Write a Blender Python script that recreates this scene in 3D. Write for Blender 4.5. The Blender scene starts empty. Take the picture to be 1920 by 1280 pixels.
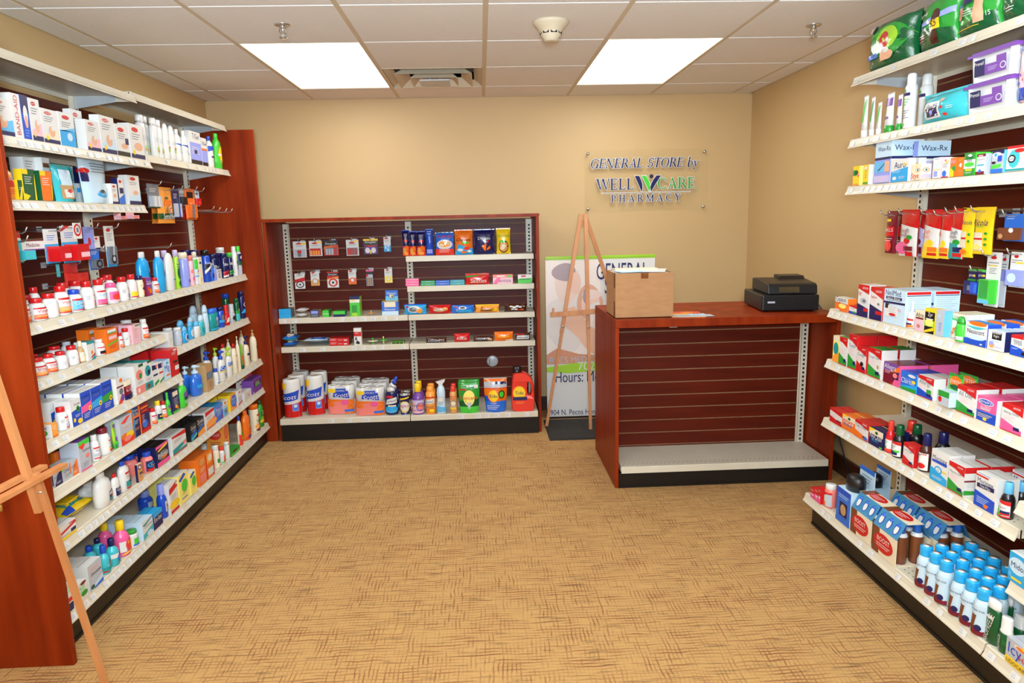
import bpy, math, random
from math import pi, sin, cos, radians
from mathutils import Vector, Matrix
random.seed(7)
sc = bpy.context.scene
COL = sc.collection

# ------------------------------------------------------------------ colours
def lin(c):
    return tuple((x/12.92 if x <= .04045 else ((x+.055)/1.055)**2.4) for x in (v/255 for v in c))
PAL = dict(R=(205,24,26),W=(226,224,219),B=(25,75,190),N=(22,26,84),G=(40,150,50),O=(240,115,25),Y=(250,208,30),
 P=(238,90,150),K=(18,17,20),T=(20,150,150),A=(100,185,232),V=(120,70,160),S=(185,190,198),C=(236,222,192),
 M=(120,20,40),L=(165,215,50),F=(230,175,140),D=(10,85,45),H=(120,65,35),E=(110,115,122),I=(205,190,225),
 J=(245,190,200),Q=(35,165,225),U=(150,160,235),X=(200,225,240),Z=(225,160,90),g=(70,200,60),t=(60,185,195),
 k=(190,150,100),o=(250,160,60),r=(235,60,45),b=(40,110,210),y=(250,232,120),h=(70,30,20),c=(240,130,120))
LIN = {k: lin(v)+(1.,) for k, v in PAL.items()}

# ------------------------------------------------------------------ materials
def newmat(name):
    m = bpy.data.materials.new(name); m.use_nodes = True
    nt = m.node_tree; b = nt.nodes['Principled BSDF']
    return m, nt, b
def attr_mat(name, rough, coat=0., bump=0.):
    m, nt, b = newmat(name)
    a = nt.nodes.new('ShaderNodeVertexColor'); a.layer_name = 'Col'
    nt.links.new(a.outputs['Color'], b.inputs['Base Color'])
    b.inputs['Roughness'].default_value = rough
    b.inputs['Coat Weight'].default_value = coat
    n = nt.nodes.new('ShaderNodeTexNoise'); n.inputs['Scale'].default_value = 60
    tc = nt.nodes.new('ShaderNodeTexCoord'); nt.links.new(tc.outputs['Object'], n.inputs['Vector'])
    bp = nt.nodes.new('ShaderNodeBump'); bp.inputs['Strength'].default_value = bump or .04; bp.inputs['Distance'].default_value = .004
    nt.links.new(n.outputs['Fac'], bp.inputs['Height']); nt.links.new(bp.outputs['Normal'], b.inputs['Normal'])
    return m
def noisy(name, c1, c2, scale, rough, stretch=(1,1,1), bump=0., bdist=.002, detail=4, metal=0., coat=0., spec=.5):
    m, nt, b = newmat(name)
    tc = nt.nodes.new('ShaderNodeTexCoord'); mp = nt.nodes.new('ShaderNodeMapping'); mp.inputs['Scale'].default_value = stretch
    n = nt.nodes.new('ShaderNodeTexNoise'); n.inputs['Scale'].default_value = scale; n.inputs['Detail'].default_value = detail
    cr = nt.nodes.new('ShaderNodeValToRGB'); cr.color_ramp.elements[0].color = lin(c1)+(1,); cr.color_ramp.elements[1].color = lin(c2)+(1,)
    cr.color_ramp.elements[0].position = .3; cr.color_ramp.elements[1].position = .7
    L = nt.links.new
    L(tc.outputs['Object'], mp.inputs['Vector']); L(mp.outputs['Vector'], n.inputs['Vector']); L(n.outputs['Fac'], cr.inputs['Fac']); L(cr.outputs['Color'], b.inputs['Base Color'])
    b.inputs['Specular IOR Level'].default_value = spec; b.inputs['Roughness'].default_value = rough; b.inputs['Metallic'].default_value = metal; b.inputs['Coat Weight'].default_value = coat
    if bump:
        bp = nt.nodes.new('ShaderNodeBump'); bp.inputs['Strength'].default_value = bump; bp.inputs['Distance'].default_value = bdist
        L(n.outputs['Fac'], bp.inputs['Height']); L(bp.outputs['Normal'], b.inputs['Normal'])
    return m
CARD = attr_mat('printed_card', .42, .15)
PLAS = attr_mat('moulded_plastic', .28, .2)
FILM = attr_mat('glossy_film', .2, .4, .25)
WOOD = noisy('cherry_laminate', (115,31,5), (150,52,12), 2.2, .42, (7,7,.7), .03, coat=0., spec=.15)
SLAT = noisy('slatwall_laminate', (80,21,7), (96,28,10), 2.5, .42, (1,1,9), coat=0., spec=.2)
GROOVE = noisy('groove_fibreboard', (128,94,62), (150,112,74), 30, .7)
STEEL = noisy('cream_enamelled_steel', (212,202,180), (218,209,188), 8, .38)
GREY = noisy('grey_galvanised_steel', (176,180,182), (194,197,198), 12, .4, metal=.12)
CHROME = noisy('bright_wire', (190,190,188), (215,215,212), 20, .22, metal=.9)
KICK = noisy('black_kick_enamel', (16,14,13), (22,19,17), 10, .38)
SLOT = noisy('dark_slot', (12,11,11), (18,16,15), 10, .8)
PINE = noisy('pale_pine', (180,114,64), (204,140,88), 3, .45, (5,5,.8), .03, coat=.1)
WALL = noisy('tan_wall_paint', (194,162,112), (198,166,116), 1.5, .55, bump=.05)
TILE = noisy('ceiling_tile', (226,223,217), (234,231,225), 160, .9, bump=.35, bdist=.0015)
BAR = noisy('ceiling_bar_enamel', (205,190,162), (209,194,166), 20, .6)
DARKTRIM = noisy('dark_stained_baseboard', (52,28,18), (70,38,24), 3, .4, (1,6,6))
KRAFT = noisy('kraft_cardboard', (172,124,80), (184,136,90), 14, .75, (1,1,3))
BLACKP = noisy('black_abs', (15,15,17), (24,24,26), 60, .36, bump=.08)
def emit(name, col, s):
    m, nt, b = newmat(name); b.inputs['Base Color'].default_value = (.8,.8,.8,1)
    b.inputs['Emission Color'].default_value = lin(col)+(1,); b.inputs['Emission Strength'].default_value = s; return m
PANEL = emit('lit_diffuser', (255,252,246), 4.0)
def clear(name, tint, fac=.12, rough=.05):
    m, nt, b = newmat(name); nt.nodes.remove(b)
    t = nt.nodes.new('ShaderNodeBsdfTransparent'); t.inputs['Color'].default_value = lin(tint)+(1,)
    g = nt.nodes.new('ShaderNodeBsdfGlossy'); g.inputs['Roughness'].default_value = rough
    mx = nt.nodes.new('ShaderNodeMixShader'); L = nt.links.new
    mx.inputs['Fac'].default_value = fac+.03; L(t.outputs['BSDF'], mx.inputs[1]); L(g.outputs['BSDF'], mx.inputs[2])
    L(mx.outputs['Shader'], nt.nodes['Material Output'].inputs['Surface']); return m
ACRYL = clear('clear_acrylic', (254,254,253), -.015)
WRAP = clear('clear_wrap', (240,244,246), .06, .12)
def carpet_mat():
    m, nt, b = newmat('woven_carpet'); L = nt.links.new
    tc = nt.nodes.new('ShaderNodeTexCoord')
    def nz(scale, st, lo, hi, det=3):
        mp = nt.nodes.new('ShaderNodeMapping'); mp.inputs['Scale'].default_value = st
        n = nt.nodes.new('ShaderNodeTexNoise'); n.inputs['Scale'].default_value = scale; n.inputs['Detail'].default_value = det
        r = nt.nodes.new('ShaderNodeMapRange'); r.inputs['From Min'].default_value = lo; r.inputs['From Max'].default_value = hi
        L(tc.outputs['Object'], mp.inputs['Vector']); L(mp.outputs['Vector'], n.inputs['Vector']); L(n.outputs['Fac'], r.inputs['Value']); return r.outputs['Result']
    def mth(op, a, b_=None, v=None):
        k = nt.nodes.new('ShaderNodeMath'); k.operation = op; L(a, k.inputs[0])
        if b_ is not None: L(b_, k.inputs[1])
        if v is not None: k.inputs[1].default_value = v
        k.use_clamp = True; return k.outputs['Value']
    sx = nt.nodes.new('ShaderNodeSeparateXYZ'); L(tc.outputs['Object'], sx.inputs[0])
    def threads(axis, pitch, wob, amp):
        # rows of dark yarn: a wandering sine across one axis
        a_ = nt.nodes.new('ShaderNodeMath'); a_.operation = 'MULTIPLY'; L(sx.outputs[axis], a_.inputs[0]); a_.inputs[1].default_value = 2*pi/pitch
        w_ = nt.nodes.new('ShaderNodeMath'); w_.operation = 'MULTIPLY_ADD'; L(wob, w_.inputs[0]); w_.inputs[1].default_value = amp; L(a_.outputs[0], w_.inputs[2])
        s_ = nt.nodes.new('ShaderNodeMath'); s_.operation = 'SINE'; L(w_.outputs[0], s_.inputs[0])
        r_ = nt.nodes.new('ShaderNodeMapRange'); r_.inputs['From Min'].default_value = -.1; r_.inputs['From Max'].default_value = .9; L(s_.outputs[0], r_.inputs['Value']); return r_.outputs['Result']
    hm = nz(60, (.1,1.1,1), .38, .58, 3)            # where the cross threads surface
    vm = nz(60, (.9,.2,1), .40, .60, 3)
    hx = mth('MULTIPLY', threads(1, .017, nz(9, (1,1,1), 0, 1, 2), 9.), hm)
    hy = mth('MULTIPLY', threads(0, .015, nz(9, (1,1,2), 0, 1, 2), 9.), vm)
    hd = nz(60, (.12,1.6,1), .60, .66, 2)
    px_ = nz(5, (1,1.8,1), .36, .60, 1); py_ = nz(5, (1.6,1,3), .38, .60, 1)
    fine = nz(420, (1,1,1), .3, .7)
    f = mth('MAXIMUM', mth('MULTIPLY', hx, mth('ADD', mth('MULTIPLY', px_, v=.55), v=.45)), mth('MULTIPLY', hy, mth('ADD', mth('MULTIPLY', py_, v=.55), v=.3)))
    f = mth('MULTIPLY', f, v=1.0)
    def mix(c1, c2, fac, isl=False):
        x = nt.nodes.new('ShaderNodeMix'); x.data_type = 'RGBA'
        if isl: L(c1, x.inputs[6])
        else: x.inputs[6].default_value = lin(c1)+(1,)
        x.inputs[7].default_value = lin(c2)+(1,); L(fac, x.inputs[0]); return x.outputs[2]
    c = mix((212,168,104), (190,144,84), fine)
    c = mix(c, (140,80,42), f, True); c = mix(c, (70,52,34), mth('MULTIPLY', hd, v=.45), True)
    L(c, b.inputs['Base Color']); b.inputs['Roughness'].default_value = .95
    bp = nt.nodes.new('ShaderNodeBump'); bp.inputs['Strength'].default_value = .6; bp.inputs['Distance'].default_value = .004
    L(fine, bp.inputs['Height']); L(bp.outputs['Normal'], b.inputs['Normal']); return m
CARPET = carpet_mat()
MATS = [CARD, PLAS, FILM, WRAP, GREY, CHROME, BLACKP]      # slots used by print meshes

# ------------------------------------------------------------------ mesh builder
class M:
    def __init__(s): s.v = []; s.f = []; s.c = []; s.m = []; s.sm = []
    def add(s, vs, fs, col='W', mat=0, smooth=False, cols=None):
        b = len(s.v); s.v += [tuple(p) for p in vs]
        for i, f in enumerate(fs):
            s.f.append(tuple(b+k for k in f)); s.c.append(cols[i] if cols else col); s.m.append(mat); s.sm.append(smooth)
    def box(s, x0, y0, z0, x1, y1, z1, col='W', mat=0, cols=None):
        vs = [(x, y, z) for z in (z0, z1) for y in (y0, y1) for x in (x0, x1)]
        # order: front(-Y), back, left(-X), right(+X), bottom, top
        s.add(vs, [(0,1,5,4), (3,2,6,7), (2,0,4,6), (1,3,7,5), (2,3,1,0), (4,5,7,6)], col, mat, False, cols)
    def lathe(s, prof, rx, ry=None, cx=0, cy=0, z0=0, h=1., n=18, col='W', mat=1, colf=None, smooth=True):
        ry = rx if ry is None else ry
        vs = []; fs = []; cs = []
        for r, z in prof:
            for i in range(n):
                a = 2*pi*i/n; vs.append((cx+r*rx*sin(a), cy-r*ry*cos(a), z0+z*h))
        for j in range(len(prof)-1):
            if prof[j] == prof[j+1]: continue
            for i in range(n):
                k = (i+1) % n; fs.append((j*n+i, j*n+k, (j+1)*n+k, (j+1)*n+i)); cs.append(colf((prof[j][1]+prof[j+1][1])/2) if colf else col)
        if prof[0][0] > .02: fs.append(tuple(reversed(range(n)))); cs.append(cs[0])
        if prof[-1][0] > .02: fs.append(tuple((len(prof)-1)*n+i for i in range(n))); cs.append(cs[-1 if prof[0][0] <= .02 else -2])
        s.add(vs, fs, col, mat, smooth, cs)
    def tube(s, pts, r, n=6, col='S', mat=5, taper=None):
        pts = [Vector(p) for p in pts]; vs = []; fs = []
        up = Vector((0, 0, 1))
        for i, p in enumerate(pts):
            d = (pts[min(i+1, len(pts)-1)]-pts[max(i-1, 0)]).normalized()
            a = d.cross(up if abs(d.z) < .95 else Vector((1, 0, 0))).normalized(); b = a.cross(d)
            rr = r*(taper[i] if taper else 1)
            for k in range(n): vs.append(p+(a*cos(2*pi*k/n)+b*sin(2*pi*k/n))*rr)
        for i in range(len(pts)-1):
            for k in range(n): fs.append((i*n+k, i*n+(k+1) % n, (i+1)*n+(k+1) % n, (i+1)*n+k))
        fs += [tuple(reversed(range(n))), tuple((len(pts)-1)*n+k for k in range(n))]
        s.add(vs, fs, col, mat, True)
    def prism(s, poly, y0, y1, col='W', mat=0):     # polygon in X,Z pushed along Y
        n = len(poly); vs = [(x, y0, z) for x, z in poly]+[(x, y1, z) for x, z in poly]
        s.add(vs, [tuple(range(n)), tuple(reversed(range(n, 2*n)))]+[(i, i+n, (i+1) % n+n, (i+1) % n) for i in range(n)], col, mat)
    def extrude_x(s, prof, x0, x1, col='W', mat=0):  # profile in Y,Z pushed along X
        n = len(prof); vs = [(x0, y, z) for y, z in prof]+[(x1, y, z) for y, z in prof]
        s.add(vs, [tuple(range(n)), tuple(reversed(range(n, 2*n)))]+[(i, i+n, (i+1) % n+n, (i+1) % n) for i in range(n)], col, mat)
    def bar(s, a, b, w, t, mat=0, col='W'):          # a squared batten from a to b
        a = Vector(a); b = Vector(b); d = (b-a).normalized(); sd = d.cross(Vector((0, 1, 0))).normalized(); u = sd.cross(d)
        vs = [p+sd*(i*w/2)+u*(j*t/2) for p in (a, b) for i, j in ((-1,-1),(1,-1),(1,1),(-1,1))]
        s.add(vs, [(3,2,1,0),(4,5,6,7),(0,1,5,4),(1,2,6,5),(2,3,7,6),(3,0,4,7)], col, mat)
    def build(s, name, parent=None, mats=None, **props):
        me = bpy.data.meshes.new(name); me.from_pydata(s.v, [], s.f)
        ml = mats or MATS
        used = sorted(set(s.m)); 
        for k in used: me.materials.append(ml[k])
        idx = {k: i for i, k in enumerate(used)}
        me.polygons.foreach_set('material_index', [idx[k] for k in s.m])
        me.polygons.foreach_set('use_smooth', s.sm)
        if 1:
            ca = me.color_attributes.new('Col', 'FLOAT_COLOR', 'CORNER'); buf = []
            for f, c in zip(s.f, s.c): buf.extend(LIN.get(c, LIN['W'])*len(f))
            ca.data.foreach_set('color', buf)
        me.update()
        o = bpy.data.objects.new(name, me); COL.objects.link(o); o.parent = parent
        for k, v in props.items(): o[k] = v
        return o
def empty(name, loc=(0,0,0), rz=0., **props):
    o = bpy.data.objects.new(name, None); COL.objects.link(o); o.location = loc; o.rotation_euler = (0,0,rz); o.empty_display_size = .05
    for k, v in props.items(): o[k] = v
    return o

# ------------------------------------------------------------------ lettering and printed art
_TX = {}
def textmesh(body):
    if body in _TX: return _TX[body]
    ital = body.startswith('/'); t = body.lstrip('/')
    cu = bpy.data.curves.new('tx', 'FONT'); cu.body = t; cu.resolution_u = 3; cu.offset = 0.
    if ital: cu.shear = .3
    ob = bpy.data.objects.new('tx', cu); me = bpy.data.meshes.new_from_object(ob)
    vs = [(v.co.x, v.co.y) for v in me.vertices]; fs = [tuple(p.vertices) for p in me.polygons]
    bpy.data.objects.remove(ob); bpy.data.curves.remove(cu); bpy.data.meshes.remove(me)
    if not vs: _TX[body] = ([], [], 1); return _TX[body]
    x0 = min(v[0] for v in vs); x1 = max(v[0] for v in vs); y0 = min(v[1] for v in vs); y1 = max(v[1] for v in vs); w = x1-x0
    _TX[body] = ([((x-(x0+x1)/2)/w, (y-(y0+y1)/2)/w) for x, y in vs], fs, (y1-y0)/w); return _TX[body]
PRE = {
 'lead': lambda c, t='', b='N': f'r0,84,100,100R;q0,84,100,84,100,66,40,80R;t{t}@46,68,74,E;l8,56,55,4,5,J;q0,0,100,0,100,16,0,42{c};r62,12,90,24{b};r0,0,100,3R;tLEADER@74,92,34,W',
 'vit': lambda c, t='Vitamin': f'r0,86,100,100R;t{t}@50,70,74,R;l14,56,60,3,6,J;r0,8,100,40{c};l14,30,50,2,7,W;r0,0,100,8R',
 'pres': lambda c: f'r0,0,100,52B;q0,52,100,62,100,34,0,30{c};tPreserVision@50,84,78,N;l18,74,60,2,5,E;e78,38,14,9Y;e78,38,6,4H;l14,24,60,3,6,W',
 'ban': lambda c='A': f'e42,88,22,5R;tLEADER@42,88,34,W;l14,76,60,3,6,E;q0,12,100,12,100,45,0,25{c};e55,36,20,16F;e62,46,10,8W;r0,0,100,13N;e22,16,8,7Y',
 'one': lambda c: f'q0,100,40,100,0,62,0,62g;tONE@28,60,36,E;t1@52,58,6,{c};tA DAY@76,60,34,E;q60,0,100,0,100,100,78,70{c};l12,34,40,3,9,E;l68,24,24,2,8,W',
 'fab': lambda c: f'r0,60,100,72{c};t/Scott@50,66,70,W',
}
def shapes(art):
    if art.startswith('@'):
        parts = art[1:].split(';', 1); a = parts[0].split(':'); art = PRE[a[0]](*a[1:])+(';'+parts[1] if len(parts) > 1 else '')
    out = []
    for s in art.split(';'):
        if not s or s == '-': continue
        k = s[0]
        if k == 't':
            b, p = s[1:].rsplit('@', 1); p = p.split(','); out.append(('t', b, [float(x) for x in p[:3]], p[3], float(p[4]) if len(p) > 4 else 0.))
        elif k == 'l':
            p = s[1:].split(','); out.append(('l', [float(x) for x in p[:5]], p[5]))
        else: out.append((k, [float(x) for x in s[1:-1].split(',')], s[-1]))
    return out
def draw(m, art, fmap, W, H, mat=0, div=1):
    """fmap(u,v,layer) -> point; u,v in 0..1; W,H the face's real size."""
    lay = 0
    def quad(p, c, nx, ny):
        vs = []; fs = []
        for j in range(ny+1):
            for i in range(nx+1):
                a = i/nx; b = j/ny
                x = (p[0]*(1-a)+p[2]*a)*(1-b)+(p[6]*(1-a)+p[4]*a)*b; y = (p[1]*(1-a)+p[3]*a)*(1-b)+(p[7]*(1-a)+p[5]*a)*b
                vs.append(fmap(x/100, y/100, lay))
        for j in range(ny):
            for i in range(nx): k = j*(nx+1)+i; fs.append((k, k+1, k+nx+2, k+nx+1))
        m.add(vs, fs, c, mat, div > 1)
    for s in shapes(art):
        lay += 1
        if s[0] == 'r':
            x0, y0, x1, y1 = s[1]; quad([x0,y0,x1,y0,x1,y1,x0,y1], s[2], max(1, round(div*(x1-x0)/100)), max(1, round((div if div > 9 else 1)*(y1-y0)/100)))
        elif s[0] == 'q': quad(s[1], s[2], max(1, div), max(1, div//2 if div > 9 else 1))
        elif s[0] == 'e':
            cx, cy, rx, ry = s[1]; n = 20
            vs = [fmap(cx/100, cy/100, lay)]
            for rr in (.5, 1.):
                for i in range(n): vs.append(fmap((cx+rx*rr*cos(2*pi*i/n))/100, (cy+ry*rr*sin(2*pi*i/n))/100, lay))
            fs = [(0, 1+i, 1+(i+1) % n) for i in range(n)]+[(1+i, 1+n+i, 1+n+(i+1) % n, 1+(i+1) % n) for i in range(n)]
            m.add(vs, fs, s[2], mat, div > 1)
        elif s[0] == 'l':
            x, y, w, n, gap = s[1]
            for k in range(int(n)):
                ww = w*(1-.25*((k*7) % 3)/2); quad([x,y-k*gap,x+ww,y-k*gap,x+ww,y-k*gap+gap*.28,x,y-k*gap+gap*.28], s[2], max(1, round(div*ww/100)), 1)
        elif s[0] == 't':
            vs, fs, asp = textmesh(s[1]); cx, cy, w = s[2]; a = radians(s[4]); w = w/100*(H if abs(s[4]) > 45 else W)
            if not vs: continue
            P = []
            for x, y in vs:
                x *= w; y *= w; P.append(fmap(cx/100+(x*cos(a)-y*sin(a))/W, cy/100+(x*sin(a)+y*cos(a))/H, lay+(8 if div == 12 else 4 if div > 1 else 1)))
            m.add(P, fs, s[3], mat)
def art_box(m, art, w, h, y, eps=.0003, mat=0):
    parts = (art+'|||').split('|')
    if parts[0]: draw(m, parts[0], lambda u, v, l: ((u-.5)*w, y-eps*l, v*h), w, h, mat)
    return parts

# ------------------------------------------------------------------ bottle shapes (radius, height) in parts of 1
BOT = {
 'ringed': ([(0,0),(.9,0),(1,.02),(1,.7),(.92,.78),(.78,.82)], [(.74,.83),(.8,.84),(.8,.985),(.72,1),(0,1)], (.05,.66), .8, 150),
 'jar': ([(0,0),(.92,0),(1,.03),(1,.62),(.96,.68),(.8,.745),(.66,.77),(.64,.8)], [(.7,.795),(.72,.8),(.72,.98),(.68,1),(0,1)], (.08,.6), 1, 150),
 'wide': ([(0,0),(.92,0),(1,.03),(1,.72),(.92,.79),(.84,.81)], [(.88,.805),(.9,.81),(.9,.98),(.86,1),(0,1)], (.08,.68), 1, 150),
 'can': ([(0,0),(.95,0),(1,.02),(1,.78),(.93,.82)], [(.93,.815),(.93,.96),(.86,.995),(0,1)], (.02,.77), 1, 170),
 'spraycan': ([(0,0),(.95,0),(1,.02),(1,.74),(.8,.8),(.72,.81)], [(.74,.8),(.76,.82),(.72,.97),(.6,1),(0,1)], (.03,.73), 1, 170),
 'sham': ([(0,0),(.85,0),(.95,.02),(1,.25),(.98,.6),(.88,.75),(.5,.84),(.42,.86)], [(.46,.855),(.48,.86),(.46,.985),(.4,1),(0,1)], (.06,.68), .58, 150),
 'dome': ([(0,0),(.8,0),(.9,.02),(1,.25),(1,.55),(.9,.8),(.66,.94),(.36,.99),(0,1)], None, (.1,.6), .55, 140),
 'domecap': ([(0,0),(.85,0),(.95,.02),(1,.3),(.95,.62),(.85,.7)], [(.86,.7),(.84,.8),(.66,.93),(.38,.99),(0,1)], (.08,.6), .6, 140),
 'round': ([(0,0),(.92,0),(1,.025),(1,.5),(.93,.58),(.62,.67),(.46,.7),(.44,.74)], [(.52,.735),(.54,.74),(.52,.985),(.46,1),(0,1)], (.05,.48), 1, 150),
 'syrup': ([(0,0),(.92,0),(1,.025),(1,.52),(.9,.6),(.62,.68),(.55,.7)], [(.62,.69),(.66,.7),(.6,.98),(.54,1),(0,1)], (.05,.5), 1, 150),
 'wash': ([(0,0),(.9,0),(1,.02),(1,.74),(.86,.8),(.6,.83)], [(.9,.8),(.94,.82),(.9,.99),(0,1)], (.05,.7), .5, 150),
 'pump': ([(0,0),(.85,0),(.95,.02),(1,.3),(.98,.56),(.8,.66),(.34,.7),(.3,.72)], [(.36,.715),(.38,.72),(.36,.8),(.16,.82),(.12,.9),(.3,.91),(.3,.98),(.2,1),(0,1)], (.06,.55), .62, 150),
 'slim': ([(0,0),(.9,0),(1,.02),(1,.62),(.85,.72),(.55,.78),(.5,.8)], [(.5,.795),(.52,.8),(.4,.88),(.2,.9),(.18,.96),(.34,.965),(.3,1),(0,1)], (.06,.6), 1, 150),
 'shake': ([(0,0),(.9,0),(1,.02),(1,.2),(.94,.26),(.94,.52),(1,.6),(.95,.68),(.8,.75),(.7,.78)], [(.8,.775),(.82,.78),(.82,.82),(.78,.84),(.8,.87),(.8,.97),(.76,.985),(.62,.987),(.6,1),(0,1)], (.03,.66), 1, 150),
 'dropper': ([(0,0),(.9,0),(1,.02),(1,.45),(.9,.55),(.5,.62)], [(.5,.62),(.34,.68),(.26,.9),(.2,1),(0,1)], (.04,.43), 1, 150),
 'stick': ([(0,0),(.94,0),(1,.02),(1,.55),(.94,.56)], [(.97,.56),(.97,.6),(.86,.62),(.84,.97),(.76,1),(0,1)], (.04,.5), .7, 140),
}
NAMES = dict(ringed=('lotion_bottle','bottle'), jar=('pill_bottle','bottle'), wide=('pill_jar','jar'), can=('aerosol_can','can'), spraycan=('spray_can','can'), sham=('shampoo_bottle','bottle'),
 dome=('lotion_bottle','bottle'), domecap=('body_wash_bottle','bottle'), round=('liquid_bottle','bottle'), syrup=('syrup_bottle','bottle'), wash=('body_wash_bottle','bottle'),
 pump=('pump_bottle','bottle'), slim=('tall_bottle','bottle'), shake=('shake_bottle','bottle'), dropper=('spray_bottle','bottle'), stick=('deodorant_stick','deodorant'),
 box=('medicine_box','box'), bag=('snack_bag','bag'), pouch=('stand_up_pouch','pouch'), tube=('cream_tube','tube'), card=('blister_pack','blister pack'),
 soft=('wipes_pack','wipes'), tub=('wipes_tub','tub'), roll=('paper_towel_roll','paper towel'), tp=('toilet_paper_pack','toilet paper'), bars=('candy_bar','candy'),
 jug=('detergent_jug','jug'), trig=('air_freshener_bottle','bottle'), angle=('toilet_cleaner_bottle','bottle'), tin=('cleanser_can','can'), carrier=('drink_carton','carton'),
 gadget=('reading_glasses_card','gadget'), brace=('brace_box','box'), spin=('spinning_gadget','gadget'))
def prof_r(prof, z):
    for (r0, z0), (r1, z1) in zip(prof, prof[1:]):
        if z0 <= z <= z1 and z1 > z0: return r0+(r1-r0)*(z-z0)/(z1-z0)
    return prof[-1][0]
def mk_bottle(kind, root, w, h, d, cols, art):
    body, cap, (l0, l1), sy, span = BOT[kind]
    rx = w/2; ry = (d/2 if d else rx*sy)
    m = M(); m.lathe(body, rx, ry, h=h, col=cols[0]); m.build('body', root)
    if cap:
        m = M(); m.lathe(cap, rx, rx if kind in ('pump','slim') else ry, h=h, col=cols[1])
        if kind == 'pump': m.box(-rx*.16, -ry*.95, h*.93, rx*.16, 0, h*.98, cols[1], 1)
        if kind in ('jar', 'wide'):
            for k in range(3): m.lathe([(.735 if kind == 'jar' else .915, .83+.04*k), (.735 if kind == 'jar' else .915, .845+.04*k)], rx, ry, h=h, col=cols[1], n=18)
        if kind == 'ringed': m.lathe([(.8,.82),(.83,.825),(.83,.84),(.8,.845)], rx, ry, h=h, col='k', mat=5)
        if kind == 'shake': m.lathe([(0, 1.0), (.5, 1.002), (0, 1.004)], rx, ry, h=h, col='W')
        m.build('pump' if kind in ('pump','slim') else 'cap', root)
    if art:
        bg = cols[2] if len(cols) > 2 else None
        sp = radians(span)
        def fm(u, v, l):
            z = l0+v*(l1-l0); r = prof_r(body, z); a = (u-.5)*sp; e = .0009+.0005*l
            return ((r*rx+e)*sin(a), -(r*ry+e)*cos(a), z*h)
        m = M()
        if bg: draw(m, f'r0,0,100,100{bg}', fm, rx*sp*.8, h*(l1-l0), 0, 8)
        if art != '-': draw(m, art, lambda u, v, l: fm(u, v, l+1), rx*sp*.8, h*(l1-l0), 0, 8)
        m.build('label', root)
def pillow(m, w, h, d, col, mat, crimp=.06, base=0., bot_thick=False, nx=12, ny=14):
    """a filled bag standing upright; returns the front map"""
    if d > .08: nx, ny = 28, 28
    def D(u, v):
        u = min(max(u, 0), 1); v = min(max(v, 0), 1)
        ex = .2 if d >= .1 else .55
        a = max(0, sin(pi*u))**ex
        if bot_thick: b = (1-v)**.45 if v > .0 else 1.; b = min(b, 1)*(1 if v > .03 else .85+5*v)
        else: b = max(0, sin(pi*v))**(ex-.05)
        return .0015+(d/2)*a*b
    def X(u, v):
        sq = 1-.05*sin(pi*min(max(v, 0), 1)) if not bot_thick else 1+.16*min(1, v*1.6)
        return (u-.5)*w*sq
    wr = lambda u, v: .0035*sin(19*u+7*v)*sin(13*v+5*u)*min(1.3, d/.05)
    for sgn in (-1, 1):
        vs = []; fs = []
        for j in range(ny+1):
            for i in range(nx+1):
                u = i/nx; v = j/ny; e = wr(u, v) if 0 < i < nx and 0 < j < ny else 0
                vs.append((X(u, v), sgn*(D(u, v)+e*.5), base+v*h))
        for j in range(ny):
            for i in range(nx):
                k = j*(nx+1)+i; q = (k, k+1, k+nx+2, k+nx+1); fs.append(q if sgn < 0 else q[::-1])
        m.add(vs, fs, col, mat, True)
    return lambda u, v, l: (X(u, v), -(D(u, v)+.5*wr(u, v)+.001+.016*min(d, .15)+.0006*l), base+v*h)

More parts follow.
